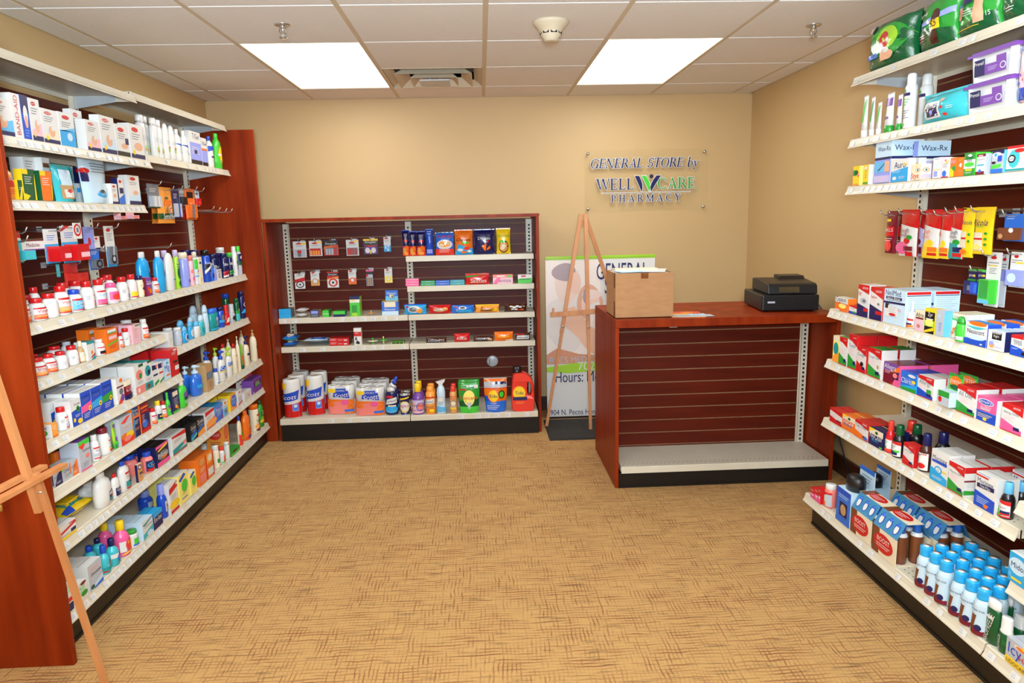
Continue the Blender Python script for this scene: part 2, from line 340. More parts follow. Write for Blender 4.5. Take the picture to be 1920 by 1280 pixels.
def make(kind, w, h, d, cols, art):
    """one product, its parts named; front towards -Y, base at z=0"""
    name = NAMES[kind][0]
    if kind == 'box':
        m = M(); c = (cols+'WWW')
        m.box(-w/2, -d/2, 0, w/2, d/2, h, cols=[c[0], c[1], c[1], c[1], c[1], c[2]])
        p = (art+'||').split('|')
        if p[0]: draw(m, p[0], lambda u, v, l: ((u-.5)*w, -d/2-.0003*l, v*h), w, h)
        if p[1]:
            draw(m, p[1], lambda u, v, l: (-w/2-.0003*l, -(u-.5)*d, v*h), d, h); draw(m, p[1], lambda u, v, l: (w/2+.0003*l, (u-.5)*d, v*h), d, h)
        if p[2]: draw(m, p[2], lambda u, v, l: ((u-.5)*w, (v-.5)*d, h+.0003*l), w, d)
        # closing flaps: a thin seam line on the top
        m.add([(-w/2, -d*.06, h+.0002), (w/2, -d*.06, h+.0002), (w/2, -d*.03, h+.0002), (-w/2, -d*.03, h+.0002)], [(0,1,2,3)], 'E')
        return m.build(name)
    if kind in ('bag', 'pouch', 'soft', 'bars'):
        m = M()
        if kind == 'soft':      # lies flat: front pillow turned to face up
            fm = pillow(m, w, d, h, cols[0], 2)
            draw(m, art, fm, w, d, 2, 10)
            m.v = [(x, y2-d/2, h/2+.001-y*.85) for x, y, y2 in m.v]
            o = m.build(name)
            if len(cols) > 1:
                q = M(); q.box(-w*.2, -d*.24, h*.98, w*.2, d*.24, h*1.08, cols[1], 1); q.build('flip_lid', o)
            return o
        fm = pillow(m, w, h, d, cols[0], 2, bot_thick=(kind == 'pouch'))
        if art: draw(m, art, fm, w, h, 2, 22 if d > .08 else 12)
        # crimped seals
        for z in ((0, h) if kind != 'pouch' else (h,)):
            z0, z1 = (z, z+.006) if z else (z-.0, z+.004)
            m.box(-w*(.58 if kind == 'pouch' else .5), -.0016, z0-.003 if z else 0, w*(.58 if kind == 'pouch' else .5), .0016, z1 if z else .005, cols[1] if len(cols) > 1 else cols[0], 2)
        return m.build(name)
    if kind == 'tube':
        root = empty(name); m = M(); n = 18; vs = []; fs = []; L = [(.0, 1, .8), (.3, 1, .62), (.7, 1.06, .3), (.93, 1.12, .05), (1., 1.12, .04)]
        zc = .17
        for t, a, b in L:
            for i in range(n): q = 2*pi*i/n; vs.append((a*w/2*sin(q)*.9, -b*w/2*cos(q)*.8, h*(zc+(1-zc)*t)))
        for j in range(len(L)-1):
            for i in range(n): fs.append((j*n+i, j*n+(i+1) % n, (j+1)*n+(i+1) % n, (j+1)*n+i))
        fs += [tuple(reversed(range(n))), tuple((len(L)-1)*n+i for i in range(n))]
        m.add(vs, fs, cols[0], 1, True)
        if art: draw(m, art, lambda u, v, l: ((u-.5)*w*.9, -w/2*.8*(.8-.72*v)*math.sqrt(max(0, 1-(2*(u-.5)*.9)**2))-.001-.0005*l, h*(zc+(1-zc)*v)), w, h, 1, 6)
        m.build('body', root)
        q = M(); q.lathe([(0,0),(.86,0),(.9,.01),(.9,.16),(.8,.175)], w/2, w/2*.8, h=h, col=cols[1]); q.build('cap', root); return root
    if kind == 'card':      # hanging card with blister; cols card, blister
        root = empty(name); m = M(); hw = w/2
        m.box(-hw, -.0006, 0, hw, .0006, h, cols[0]); p = (art+'|').split('|')
        m.box(-w*.1, -.0012, h*.93, w*.1, -.0006, h*.955, 'E')
        if p[0]: draw(m, p[0], lambda u, v, l: ((u-.5)*w, -.0008-.0003*l, v*h), w, h)
        m.build('backing_card', root)
        if len(cols) > 1:
            q = M(); b = .5 if d < .5 else .5
            q.box(-hw*.8, -d, h*.06, hw*.8, -.0008, h*.5, cols[1], 1)
            if p[1]: draw(q, p[1], lambda u, v, l: ((u-.5)*w*.8, -d-.0003*l, h*(.06+.44*v)), w*.8, h*.44)
            q.build('product', root)
        return root
    if kind == 'tub':
        root = empty(name); m = M(); t = .92; vs = []
        for z, k in ((0, t), (h*.86, 1.)):
            for x, y in ((-1,-1),(1,-1),(1,1),(-1,1)):
                for a, b in (((.8, 1) if x*y > 0 else (1, .8)), ((1, .8) if x*y > 0 else (.8, 1))):
                    vs.append((x*w/2*k*a, y*d/2*k*b, z))
        m.add(vs, [tuple(reversed(range(8))), tuple(range(8, 16))]+[(i, (i+1) % 8, (i+1) % 8+8, i+8) for i in range(8)], cols[0], 1)
        draw(m, art, lambda u, v, l: ((u-.5)*w*.78, -d/2*(t+(1-t)*v)-.0006-.0004*l, h*.86*(.1+.8*v)), w*.78, h*.7, 0)
        m.build('body', root); q = M(); q.box(-w*.52, -d*.52, h*.84, w*.52, d*.52, h*.93, cols[1], 1); q.box(-w*.46, -d*.46, h*.93, w*.46, d*.46, h, cols[1], 1); q.build('lid', root); return root
    if kind == 'roll':
        root = empty(name); r = w/2
        m = M(); pr = [(.3,.0),(.9,.0),(1,.03),(1,.95),(.94,.99),(.32,1),(.3,.97),(.3,.03)]
        m.lathe(pr, r, h=h, n=24, col='W', mat=2); m.build('wrapped_roll', root)
        q = M(); q.lathe([(.28,.01),(.3,.01),(.3,1.0),(.28,1.0)], r, h=h, n=16, col='k', mat=0); q.build('cardboard_core', root)
        lb = M(); draw(lb, art, lambda u, v, l: ((r+.0008+.0005*l)*sin((u-.5)*2.9), -(r+.0008+.0005*l)*cos((u-.5)*2.9), h*(.03+.92*v)), r*2.4, h*.92, 2, 12); lb.build('printed_wrap', root); return root
    if kind == 'tp':
        m = M(); r = w/4
        for j in (0, 1):
            for i in (0, 1):
                for k in range(1):
                    m.lathe([(.25,.0),(.88,0),(1,.06),(1,.94),(.88,1),(.25,1),(.25,.8)], r, r, cx=(i-.5)*w/2, cy=0, z0=j*h/2, h=h/2, n=20, col='W', mat=2)
        dd = w*.5
        for sg in (1,): m.box(-w*.25, -r*.97, h*.02, w*.25, r*.97, h*.98, 'W', 2)
        fm = lambda u, v, l: ((u-.5)*w*.98, -dd/2+.004*abs(sin(pi*2*u))**.5*0-.0045-.0005*l+.02*(abs(u-.5)*2)**6, h*(.01+.98*v))
        draw(m, art, fm, w, h, 2, 12)
        return m.build(name)
    if kind == 'jug':
        root = empty(name); m = M(); outl = [(-.44,0),(.44,0),(.5,.05),(.5,.42),(.47,.62),(.36,.78),(.1,.86),(-.08,.865),(-.1,.87),(-.36,.87),(-.42,.8),(-.48,.5),(-.5,.08)]
        # body with a real handle opening: ring of quads between outline and hole is built as two strips
        hole = [(.2,.36),(.33,.34),(.38,.44),(.36,.58),(.27,.68),(.2,.66),(.17,.5)]
        def soft(P, k=2):
            for _ in range(k): P = [q for i in range(len(P)) for q in (tuple(P[i][j]*.75+P[(i+1) % len(P)][j]*.25 for j in (0, 1)), tuple(P[i][j]*.25+P[(i+1) % len(P)][j]*.75 for j in (0, 1)))]
            return P
        outl = soft(outl); hole = soft(hole)
        from mathutils.geometry import tessellate_polygon
        tri = tessellate_polygon([[Vector((x, z, 0)) for x, z in outl], [Vector((x, z, 0)) for x, z in hole]])
        pts = outl+hole; n = len(pts)
        def ring(y, k, e): return [((x*(k if i < len(outl) else 2-k)+((0) if i < len(outl) else (k-1)*.28*2*0))*w, y, z*h) for i, (x, z) in enumerate(pts)]
        vs = ring(-d/2, .93, 0)+ring(-d*.36, 1., 0)+ring(d*.36, 1., 0)+ring(d/2, .93, 0)
        vs = [(x if i % n < len(outl) else pts[i % n][0]*w, y if i % n < len(outl) else y*.72, z) for i, (x, y, z) in enumerate(vs)]
        fs = [tuple(t[::1]) for t in tri]+[tuple(k+3*n for k in t[::-1]) for t in tri]
        for a, b in ((0, len(outl)), (len(outl), n)):
            for i in range(a, b):
                j = i+1 if i+1 < b else a
                for k in range(3): fs.append((i+k*n, j+k*n, j+(k+1)*n, i+(k+1)*n) if a == 0 else (j+k*n, i+k*n, i+(k+1)*n, j+(k+1)*n))
        m.add(vs, fs, cols[0], 1); draw(m, art, lambda u, v, l: ((u-.5)*w*.8-.08*w, -d/2-.0006-.0004*l, h*(.08+.56*v)), w*.8, h*.56, 0)
        m.build('body', root)
        q = M(); q.lathe([(1,.86),(1,.9),(.92,.91),(.9,1),(0,1)], w*.19, cx=-w*.22, h=h, col=cols[1]); q.build('cap', root); return root
    if kind in ('trig', 'angle'):
        root = empty(name)
        if kind == 'trig':
            m = M(); m.lathe([(0,0),(.9,0),(1,.02),(1,.2),(.86,.42),(.92,.6),(.8,.72),(.45,.82)], w/2, h=h, col=cols[0]); m.build('body', root)
            q = M(); q.prism([(-.5*w,h*.92),(.45*w,h*.99),(.5*w,h*1.0),(.42*w,h*.93),(.2*w,h*.86),(.18*w,h*.8),(-.2*w,h*.8),(-.22*w,h*.86)], -w*.2, w*.2, cols[1], 1); q.build('spray_head', root)
            prof = [(0,0),(.9,0),(1,.02),(1,.2),(.86,.42),(.92,.6),(.8,.72),(.45,.82)]
        else:
            m = M(); prof = [(0,0),(.9,0),(1,.03),(1,.5),(.95,.62),(.75,.7)]
            m.lathe(prof, w/2, w*.32, h=h, col=cols[0]); m.tube([(0,0,h*.68),(-.02*w,0,h*.76),(w*.1,0,h*.84),(w*.2,0,h*.9)], w*.34, 12, 'W', 1, [1.05,.9,.66,.5]); m.build('body', root)
            q = M(); q.tube([(w*.18,0,h*.88),(w*.3,0,h*.95),(w*.36,0,h*1.0)], w*.17, 10, cols[1], 1, [1.1,.9,.6]); q.build('nozzle', root)
        lb = M(); draw(lb, art, lambda u, v, l: ((prof_r(prof, .06+.52*v)*w/2+.001+.0005*l)*sin((u-.5)*2.6), -(prof_r(prof, .06+.52*v)*(w/2 if kind == 'trig' else w*.32)+.001+.0005*l)*cos((u-.5)*2.6), h*(.06+.52*v)), w, h*.52, 0, 10); lb.build('label', root); return root
    if kind == 'tin':
        root = empty(name); m = M(); m.lathe([(.98,0),(.98,.03),(.94,.04),(.94,.9),(.98,.92),(.98,.95)], w/2, h=h, col=cols[0], mat=1, colf=lambda z: 'S' if z < .035 or z > .9 else cols[0]); 
        draw(m, art, lambda u, v, l: ((w*.47+.001+.0005*l)*sin((u-.5)*2.9), -(w*.47+.001+.0005*l)*cos((u-.5)*2.9), h*(.05+.84*v)), w*1.2, h*.84, 0, 10); m.build('body', root)
        q = M(); q.lathe([(.98,.94),(.96,.97),(.8,.99),(.76,1),(0,1)], w/2, h=h, col='S', mat=5); q.build('lid', root); return root
    if kind == 'carrier':   # open cardboard carrier holding six bottles
        root = empty(name); m = M(); hh = h*.62
        m.box(-w/2, -d/2, 0, w/2, -d/2+.003, hh, cols=['C','C','C','C','C','A']); m.box(-w/2, d/2-.003, 0, w/2, d/2, hh, 'C')
        m.add([(-w/2,-d/2,hh),(w/2,-d/2,hh),(w/2,-d*.24,h),(-w/2,-d*.24,h)], [(0,1,2,3),(3,2,1,0)], 'A')
        m.add([(-w/2,d/2,hh),(w/2,d/2,hh),(w/2,d*.24,h),(-w/2,d*.24,h)], [(0,1,2,3),(3,2,1,0)], 'A')
        m.box(-w/2-.004, -d*.24, h-.002, w/2+.004, d*.24, h, 'C')
        m.box(-w/2, -d/2, 0, w/2, d/2, .003, 'C')
        draw(m, 'r0,0,30,100H;e48,50,40,36R;tBOOST@48,62,52,W;l20,42,56,2,8,W', lambda u, v, l: ((u-.5)*w, -d/2-.0004*l, v*hh), w, hh)
        draw(m, 'r0,0,26,100H;e52,50,34,40R;l30,58,44,3,14,W', lambda u, v, l: ((u-.5)*w, (v-.5)*d*.48, h+.0004*l), w, d*.48)
        for k in range(3):
            x = (k-1)*w*.31
            q = lambda u, v, l: (x+(u-.5)*w*.2, -d/2+(d*.26)*(.12+.76*v)-.0006*l, hh+(h-hh)*(.12+.76*v)+.0004*l)
            draw(m, 'e50,50,50,44B;e50,44,36,32W', q, w*.2, .05)
        m.build('carton', root)
        for i in (-1, 0, 1):
            for j in (-.5, .5):
                b = M(); b.lathe([(0,.02),(.9,.02),(1,.06),(1,.66),(.8,.72),(.62,.74)], w*.145, cx=i*w*.31, cy=j*d*.47, h=h*1.0, col='W', colf=lambda z: 'M' if z < .2 or .38 < z < .56 else ('H' if z < .38 else 'W')); bo = b.build('bottle', root)
                c = M(); c.lathe([(.66,.73),(.66,.9),(.6,.92),(0,.92)], w*.145, cx=i*w*.31, cy=j*d*.47, h=h, col='b'); c.build('cap', bo)
        return root
    if kind == 'brace':
        root = empty(name); m = M(); c = cols
        m.box(-w/2, -d/2, 0, w/2, d/2, h*.62, cols=[c[0],'X','X','X','X','X']); m.box(-w/2, d/2-.004, h*.62, w/2, d/2, h, cols=['X','X','X','X','X','b'])
        draw(m, art, lambda u, v, l: ((u-.5)*w, -d/2-.0004*l, v*h*.62), w, h*.62); draw(m, 'r0,80,100,100b;l15,60,70,3,14,E', lambda u, v, l: ((u-.5)*w, d/2-.004-.0004*l, h*(.62+.38*v)), w, h*.38); m.build('carton', root)
        q = M(); q.lathe([(1,0),(1,.6),(.95,.85),(.7,1),(0,1.02)], w*.42, d*.36, z0=h*.6, h=h*.28, col='K', mat=0); q.build('padded_support', root); return root
    if kind == 'spin':
        root = empty(name); m = M(); m.lathe([(0,0),(.3,0),(.3,.4),(.12,.45),(.12,.7),(.3,.75),(.3,.95),(0,1)], w*.3, h=h, col=cols[0], mat=1); m.build('body', root)
        q = M(); q.lathe([(0,.44),(1,.48),(1,.54),(0,.56)], w/2, h=h, col=cols[1], mat=1, n=16); q.build('disc', root); return root
    root = empty(name); mk_bottle(kind, root, w, h, d, cols, art); return root
_CACHE = {}
def copy_tree(o, parent=None):
    c = o.copy(); COL.objects.link(c); c.parent = parent
    for ch in [x for x in KIDS.get(o.name, [])]: KIDS.setdefault(c.name, []).append(copy_tree(ch, c))
    return c
KIDS = {}
def place(kind, x, y, z, w, h, d, rz, cols, art, label, group='', name='', tilt=0):
    key = (kind, w, h, d, cols, art, name)
    if key in _CACHE: o = copy_tree(_CACHE[key])
    else:
        before = set(bpy.data.objects.keys()) if 0 else None
        o = make(kind, w, h, d, cols, art)
        if name: o.name = name
        _CACHE[key] = o
        def reg(p):
            ch = [q for q in p.children]
            KIDS[p.name] = ch
            for q in ch: reg(q)
        reg(o)
    o.location = (x, y, z); o.rotation_euler = (radians(tilt), 0, radians(rz))
    o['label'] = label; o['category'] = CATS.get(name) or NAMES[kind][1]
    if group: o['group'] = group
    elif 'group' in o: del o['group']
    return o
PW = [8.5, 8.5, 9, 9]; FLASH = 7; BOUNCE = 215; EXPO = -0.06
# kind, x, y, z, width, height, depth, turn, colours, print, label, group, name
ITEMS = [
('box',0.333,2.497,1.7956,0.118,0.124,0.05,90,'WWW','@ban:A', 'large white bandage box cut by the left picture edge, top left shelf', 0),
('box',0.338,2.583,1.7956,0.048,0.149,0.04,90,'WWW','tBAND-AID@50,52,88,R,90', 'tall white bandage box with red vertical lettering on the upper left shelf', 0),
('box',0.34,2.631,1.7956,0.041,0.152,0.035,90,'BBB','r0,60,100,100N;e50,55,30,22W;e50,40,22,14F;l15,20,60,3,6,A', 'dark blue support box showing a white knee pad on upper left shelf', 0),
('box',0.338,2.686,1.7956,0.06,0.148,0.04,90,'WWW','@ban:J', 'white bandage box picturing a wrapped hand, right of the blue knee pad box', 0),
('box',0.338,2.77,1.7956,0.098,0.124,0.04,90,'WWW','@ban:C', 'squat white gauze box with navy foot, fifth box on upper left shelf', 0),
('box',0.338,2.879,1.7956,0.101,0.127,0.04,90,'WWW','r0,0,100,48Q;q0,48,100,48,100,60,0,44A;e45,86,24,6R;l15,70,60,3,6,E;e60,30,18,12X', 'white and aqua waterproof bandage box on the upper left shelf', 0),
('box',0.285,3.062,1.7956,0.082,0.166,0.029,90,'WWW','@ban:A', 'taller white gauze box standing half behind the aqua bandage box', 0),
('box',0.338,3.061,1.7956,0.101,0.123,0.04,90,'WWW','@ban:J', 'small pale white tape box with a navy foot, right of the aqua bandage box', 0),
('box',0.338,3.182,1.7956,0.119,0.157,0.04,90,'WWW','@ban:X', 'tall pale gauze box with navy foot in front of the shelf upright', 0),
('box',0.338,3.305,1.7956,0.112,0.137,0.04,90,'WWW','e42,84,24,7R;l16,70,58,3,7,E;e62,34,26,9F;r0,0,100,16K;r70,40,95,60N', 'smaller white first aid box with black foot near the shelf joint', 0),
('box',0.333,3.439,1.7956,0.131,0.156,0.05,90,'WWW','e42,84,24,7R;l16,70,58,3,7,E;e58,36,30,12F;r0,0,100,14N;e24,18,9,7Y', 'white first aid box picturing a toe, last box before the white bottles', 0),
('ringed',0.262,3.696,1.8336,0.058,0.198,0,90,'WW','l20,70,60,3,7,S;r40,10,70,34L;r40,14,70,22O', 'first of four tall white lotion bottles with gold collar rings on upper left shelf', 1),
('ringed',0.243,3.774,1.8336,0.061,0.202,0,90,'WW','l20,70,60,3,7,S;r40,10,70,34L;r40,14,70,22O', 'second of four tall white lotion bottles with gold collar rings on upper left shelf', 1),
('ringed',0.296,3.759,1.8336,0.047,0.191,0,90,'WW','l20,70,60,3,7,S;r40,10,70,34L;r40,14,70,22O', 'third of four tall white lotion bottles with gold collar rings on upper left shelf', 1),
('ringed',0.292,3.818,1.8336,0.05,0.189,0,90,'WW','l20,70,60,3,7,S;r40,10,70,34L;r40,14,70,22O', 'fourth of four tall white lotion bottles with gold collar rings on upper left shelf', 1),
('dome',0.306,3.872,1.8336,0.055,0.181,0,90,'W','l20,80,60,3,7,S;r45,20,85,40L;r45,38,85,50O', 'left of two round topped white lotion bottles with orange and green marks', 1),
('dome',0.307,3.94,1.8336,0.058,0.178,0,90,'W','l20,80,60,3,7,S;r45,20,85,40L;r45,38,85,50O', 'right of two round topped white lotion bottles with orange and green marks', 1),
('sham',0.303,4.019,1.8336,0.067,0.168,0,90,'WW','q0,78,60,78,90,30,60,30B;l30,50,50,3,7,S', 'left of two slender white lotion bottles with a blue swoosh', 1, 'lotion_bottle'),
('sham',0.301,4.111,1.8336,0.068,0.17,0,90,'WW','q0,78,60,78,90,30,60,30B;l30,50,50,3,7,S', 'right of two slender white lotion bottles with a blue swoosh', 1, 'lotion_bottle'),
('box',0.3,4.225,1.8336,0.157,0.179,0.044,90,'UWW','r0,66,100,100W;tT/Gel@55,86,60,N;l15,50,70,4,6,W;r35,32,60,44N;r0,0,100,12K', 'tall white and periwinkle shampoo box on the upper left shelf', 1, 'shampoo_box'),
('box',0.3,4.352,1.8336,0.08,0.158,0.044,90,'UWW','r0,60,100,100W;r0,55,100,62O;tT/Gel@50,80,80,N;r0,0,100,12K', 'narrow white and periwinkle box beside the tall shampoo box', 1, 'shampoo_box'),
('sham',0.302,4.485,1.8336,0.07,0.184,0,90,'WB','q0,100,100,100,100,88,0,70B;r30,40,80,48N;l30,30,50,3,6,S', 'white shampoo bottle with deep blue shoulder beside the green bottle', 1),
('sham',0.298,4.618,1.8336,0.087,0.215,0,90,'gg','e60,60,36,34Y;r20,50,80,58W;l30,30,40,3,6,y', 'bright green shampoo bottle at the far end of upper left shelf', 1),
('sham',0.314,2.544,1.5886,0.059,0.119,0,90,'or','l25,86,50,2,8,U;e50,62,24,14R;r28,46,72,52R;l20,34,60,3,9,R', 'orange powder bottle with red cap on second left shelf', 2, 'powder_bottle'),
('box',0.318,2.588,1.5886,0.025,0.067,0.029,90,'DYD','q0,0,60,0,100,60,80,70Y;l20,60,60,2,8,W', 'low green insole box beside the orange powder bottle', 2),
('box',0.318,2.64,1.5886,0.068,0.107,0.029,90,'DYD','q0,0,20,0,50,14,0,22Y;r0,84,46,100Y;l14,74,60,4,7,W;q86,0,100,0,100,90,92,60Y', 'green insole box with yellow curve on second left shelf', 2),
('box',0.318,2.744,1.5886,0.071,0.108,0.029,90,'ODD','r0,84,46,100Y;l14,74,60,4,7,W;q82,0,100,0,100,70,92,50D;q78,4,84,4,94,50,90,60Y', 'orange insole box with yellow curve in front of white cream box', 2),
('box',0.23,2.782,1.5886,0.066,0.162,0.05,90,'WWW','l16,90,70,6,6,E', 'white cream box standing behind the green insole box', 2),
('box',0.242,2.841,1.5886,0.048,0.165,0.08,90,'WWW','r10,78,90,88H;e55,46,16,5M;l14,26,66,2,5,R;r20,20,86,26M', 'tall white cream box with brown patch behind orange insole box', 2),
('pouch',0.308,2.889,1.5886,0.119,0.136,0.05,90,'tT','r20,34,74,90X;r14,8,80,46k;r26,12,74,34W;e50,30,12,5R;r78,0,100,100T', 'teal bag with clear window showing an amber soaking mix', 2, 'bath_salt_bag'),
('pouch',0.303,3.12,1.5886,0.175,0.187,0.059,90,'XW','l30,86,60,4,6,E;r0,0,100,34X;e60,20,26,8Q;e56,26,10,4K;e10,70,14,6R;r0,46,16,66N', 'large clear and white bag of bath salts on second left shelf', 2, 'bath_salt_bag'),
('box',0.252,3.08,1.5886,0.085,0.146,0.04,90,'NWW','r0,0,100,55W;r14,30,86,42Q;e40,90,20,6R', 'blue and white salt carton leaning beside the clear bath salt bag', 2),
('box',0.318,3.233,1.5886,0.05,0.086,0.029,90,'WWW','e45,86,24,6R;l15,70,60,2,7,E;e50,40,26,10F;r0,0,100,10N', 'small white pill box with red oval right of the bath salt bag', 2),
('box',0.318,3.293,1.5886,0.05,0.114,0.029,90,'WNW','e45,86,24,6R;r20,40,90,62N;q0,0,100,0,100,40,0,20b', 'white and blue medicine box between two small white boxes, second left shelf', 2),
('box',0.313,3.414,1.5886,0.11,0.132,0.04,90,'WWW','e45,88,24,6R;l15,74,60,2,6,E;q0,12,100,12,100,50,0,20X;e60,40,22,8F;r0,0,100,12N', 'white finger bandage box at the right end of second left shelf', 2),
('card',0.22,3.856,1.5804,0.135,0.126,0.02,90,'ES','l20,80,60,3,6,W;r0,0,100,6D|r20,0,34,100W;r60,0,74,100W', 'grey tooth brush pack hanging behind the orange razor bag', 3, 'toothbrush_pack'),
('bag',0.19,4.052,1.5014,0.213,0.191,0.02,90,'oo','r0,12,100,28D;tSensitive@55,20,70,W;tBiC@55,36,34,K;e50,72,10,4D;q30,50,70,50,80,64,40,70O', 'orange razor bag with green band hanging from a wire hook', 3, 'razor_bag'),
('bag',0.16,4.052,1.5014,0.213,0.191,0.02,90,'oo','r0,12,100,28D;tSensitive@55,20,70,W;tBiC@55,36,34,K;e50,72,10,4D;q30,50,70,50,80,64,40,70O', 'orange razor bag hanging just behind the front one', 3, 'razor_bag'),
('card',0.2,4.172,1.5263,0.083,0.171,0.02,90,'NS','l20,80,60,3,6,W|r30,0,60,100B', 'slim dark blue razor pack hanging right of the orange razor bag', 3, 'razor_pack'),
('card',0.2,4.262,1.6014,0.077,0.1,0.02,90,'EK','r10,70,90,90S;l20,60,60,2,7,W', 'small dark grey razor pack between the blue and orange packs', 3, 'razor_pack'),
('card',0.2,4.379,1.5204,0.152,0.183,0.015,90,'OO','r20,70,80,90K;tGillette@50,40,80,W;l20,30,60,3,6,y|q30,0,60,0,70,100,40,100E', 'orange razor card hanging near the left shelf upright', 3, 'razor_pack'),
('card',0.16,4.364,1.5258,0.054,0.076,0.015,90,'rR','l20,80,60,3,6,W|r20,20,80,60R', 'red razor cartridge pack hanging low beside the orange razor card', 3, 'razor_pack'),
('card',0.2,4.485,1.6025,0.074,0.094,0.015,90,'XR','e50,80,30,8E|r20,20,80,60r', 'small orange blister pack hanging nearest the tall wooden end panel', 3),
('card',0.3,2.566,1.3676,0.068,0.111,0.012,90,'RW','q0,0,100,0,100,78,0,86W;l10,70,40,4,6,J;r0,0,100,12T', 'red and white blister pack with a turquoise soap case inside', 3, 'soap_case_pack'),
('box',0.285,2.665,1.4102,0.135,0.036,0.03,90,'WMW','r0,88,100,100M;r0,0,100,10V;tMedicine@50,50,56,M', 'white boxed nasal kit with maroon stripes hanging on a hook', 3),
('card',0.33,2.517,1.3771,0.074,0.071,0.05,90,'tt','-|e50,50,40,40t', 'translucent turquoise soap case hanging at the far left', 3, 'soap_case'),
('card',0.3,2.778,1.3545,0.089,0.13,0.05,90,'WR','r0,0,100,56Q;l20,80,60,3,6,b|r40,20,100,50J', 'left card with a red plastic pill box hanging below second shelf', 3, 'pill_organizer_pack'),
('card',0.3,2.9,1.3503,0.11,0.145,0.05,90,'WR','r0,0,100,56Q;l20,80,60,3,6,b;q0,92,30,100,60,100,0,84R|r30,20,100,50J', 'right card with a large red plastic pill box hanging below second shelf', 3, 'pill_organizer_pack'),
('card',0.34,2.891,1.444,0.057,0.062,0.01,90,'W','e50,55,44,40R;e50,55,28,26W;r35,40,65,70E', 'white thermometer card with a red ring hanging over the pill boxes', 3, 'thermometer_pack'),
('card',0.25,3.133,1.3948,0.081,0.095,0.01,90,'U','l20,86,60,3,6,E;e52,34,14,18R', 'pale blue bandage card with a red oval beside the shelf upright', 3),
('box',0.235,3.183,1.3982,0.072,0.05,0.03,90,'WWW','e62,80,16,10R;l14,60,60,2,8,E', 'small white box with red mark hanging over the shelf upright', 3),
('card',0.24,3.178,1.3038,0.08,0.09,0.02,90,'bE','l20,86,60,3,6,W|e50,50,40,46K;e50,50,22,26E', 'blue card with a black wrist strap hanging by the upright', 3, 'wrist_strap_pack'),
('card',0.26,3.283,1.3091,0.082,0.183,0.012,90,'WE','e44,90,22,4R;r0,0,100,40Q;l20,80,60,4,5,E|e50,30,34,28K;e50,30,18,14S;q40,50,60,50,70,100,50,100S', 'white and blue card with grey scissors right of shelf upright', 3, 'scissors_pack'),
('card',0.28,2.833,1.2987,0.022,0.049,0.006,90,'t','l20,80,60,3,12,W', 'tiny turquoise key tag hanging below the pill boxes', 3, 'key_tag'),
('card',0.16,3.128,1.2533,0.104,0.083,0.05,90,'rr','l20,80,60,4,9,R|l20,80,60,4,9,R;r46,0,50,100R', 'bundle of orange plastic packs hanging low behind the vitamin bottles', 3),
('card',0.2,3.499,1.5199,0.068,0.036,0.03,90,'JJ','-|e50,50,46,46c', 'left pink plush puff hanging under the second shelf end', 3, 'bath_puff_pack'),
('card',0.2,3.622,1.5239,0.082,0.037,0.03,90,'JJ','-|e50,50,46,46c', 'right pink plush puff hanging under the second shelf end', 3, 'bath_puff_pack'),
('jar',0.35,2.478,1.1626,0.04,0.085,0,90,'WRW','@vit:O', 'red capped white vitamin bottle, front left end of the longest upper shelf', 4),
('jar',0.315,2.479,1.1626,0.026,0.072,0,90,'WRW','@vit:O', 'red capped white vitamin bottle half hidden by the left end panel, longest upper shelf', 4),
('jar',0.341,2.569,1.1626,0.058,0.079,0,90,'WRW','@vit:O:Vitamin', 'large red capped white vitamin bottle and barcode, second in front row of the longest shelf', 4),
('jar',0.341,2.644,1.1626,0.057,0.089,0,90,'WRW','r60,70,100,76R;r60,14,100,40O;r60,10,100,14R', 'large red capped white vitamin bottle turned aside, third in front row of the longest shelf', 4),
('jar',0.343,2.718,1.1626,0.054,0.11,0,90,'WRW','@vit:o', 'very tall red capped white vitamin bottle and orange swirl left of the blue capped bottle', 4),
('jar',0.342,2.807,1.1626,0.054,0.087,0,90,'WBA','r0,84,100,100R;tOsteo@50,64,80,W;r40,46,100,54r;l30,38,60,3,7,W;q0,0,100,0,100,14,0,6R', 'blue capped joint supplement bottle with light blue label and red ribbon', 4),
('jar',0.344,2.893,1.1626,0.052,0.112,0,90,'WRW','r50,74,100,84R;l6,76,24,6,5,E;r50,14,100,46P;r50,4,100,14R;tCalcium@74,62,40,b', 'red capped white vitamin bottle and pink barcode label right of the blue capped bottle', 4),
('jar',0.345,2.982,1.1626,0.05,0.111,0,90,'WRW','r0,88,100,100R;tCalcium@50,72,80,Q;l14,60,60,3,5,X;r0,10,100,38P;r0,0,100,8R', 'red capped white vitamin bottle and pale blue calcium label, left of the pink capped bottle', 4),
('jar',0.342,3.084,1.1626,0.056,0.087,0,90,'WPP','q0,0,100,0,100,30,0,22J;e80,76,18,14Y;e40,50,24,30r;tWomen@60,16,50,W', 'pink capped supplement bottle with a hot pink label', 4),
('jar',0.346,3.172,1.1626,0.048,0.107,0,90,'WRW','r50,80,100,90R;l6,76,24,6,5,E;tCal@76,66,30,E;r50,24,100,44V;r50,8,100,22R', 'red capped white vitamin bottle and purple dosage label right of the pink capped bottle', 4),
('jar',0.348,3.253,1.1626,0.044,0.112,0,90,'WRW','q0,86,60,86,100,96,100,74R;l14,66,60,2,6,J;r0,10,80,44Y;r80,14,100,44P;r0,0,100,8R', 'red capped white vitamin bottle and yellow label beside the cream supplement bottle', 4),
('wide',0.347,3.329,1.1626,0.034,0.1,0,90,'CNC','tOmega@50,76,80,k;e60,54,24,12N;r50,14,90,42o', 'cream supplement bottle with flat navy cap on the longest shelf', 4),
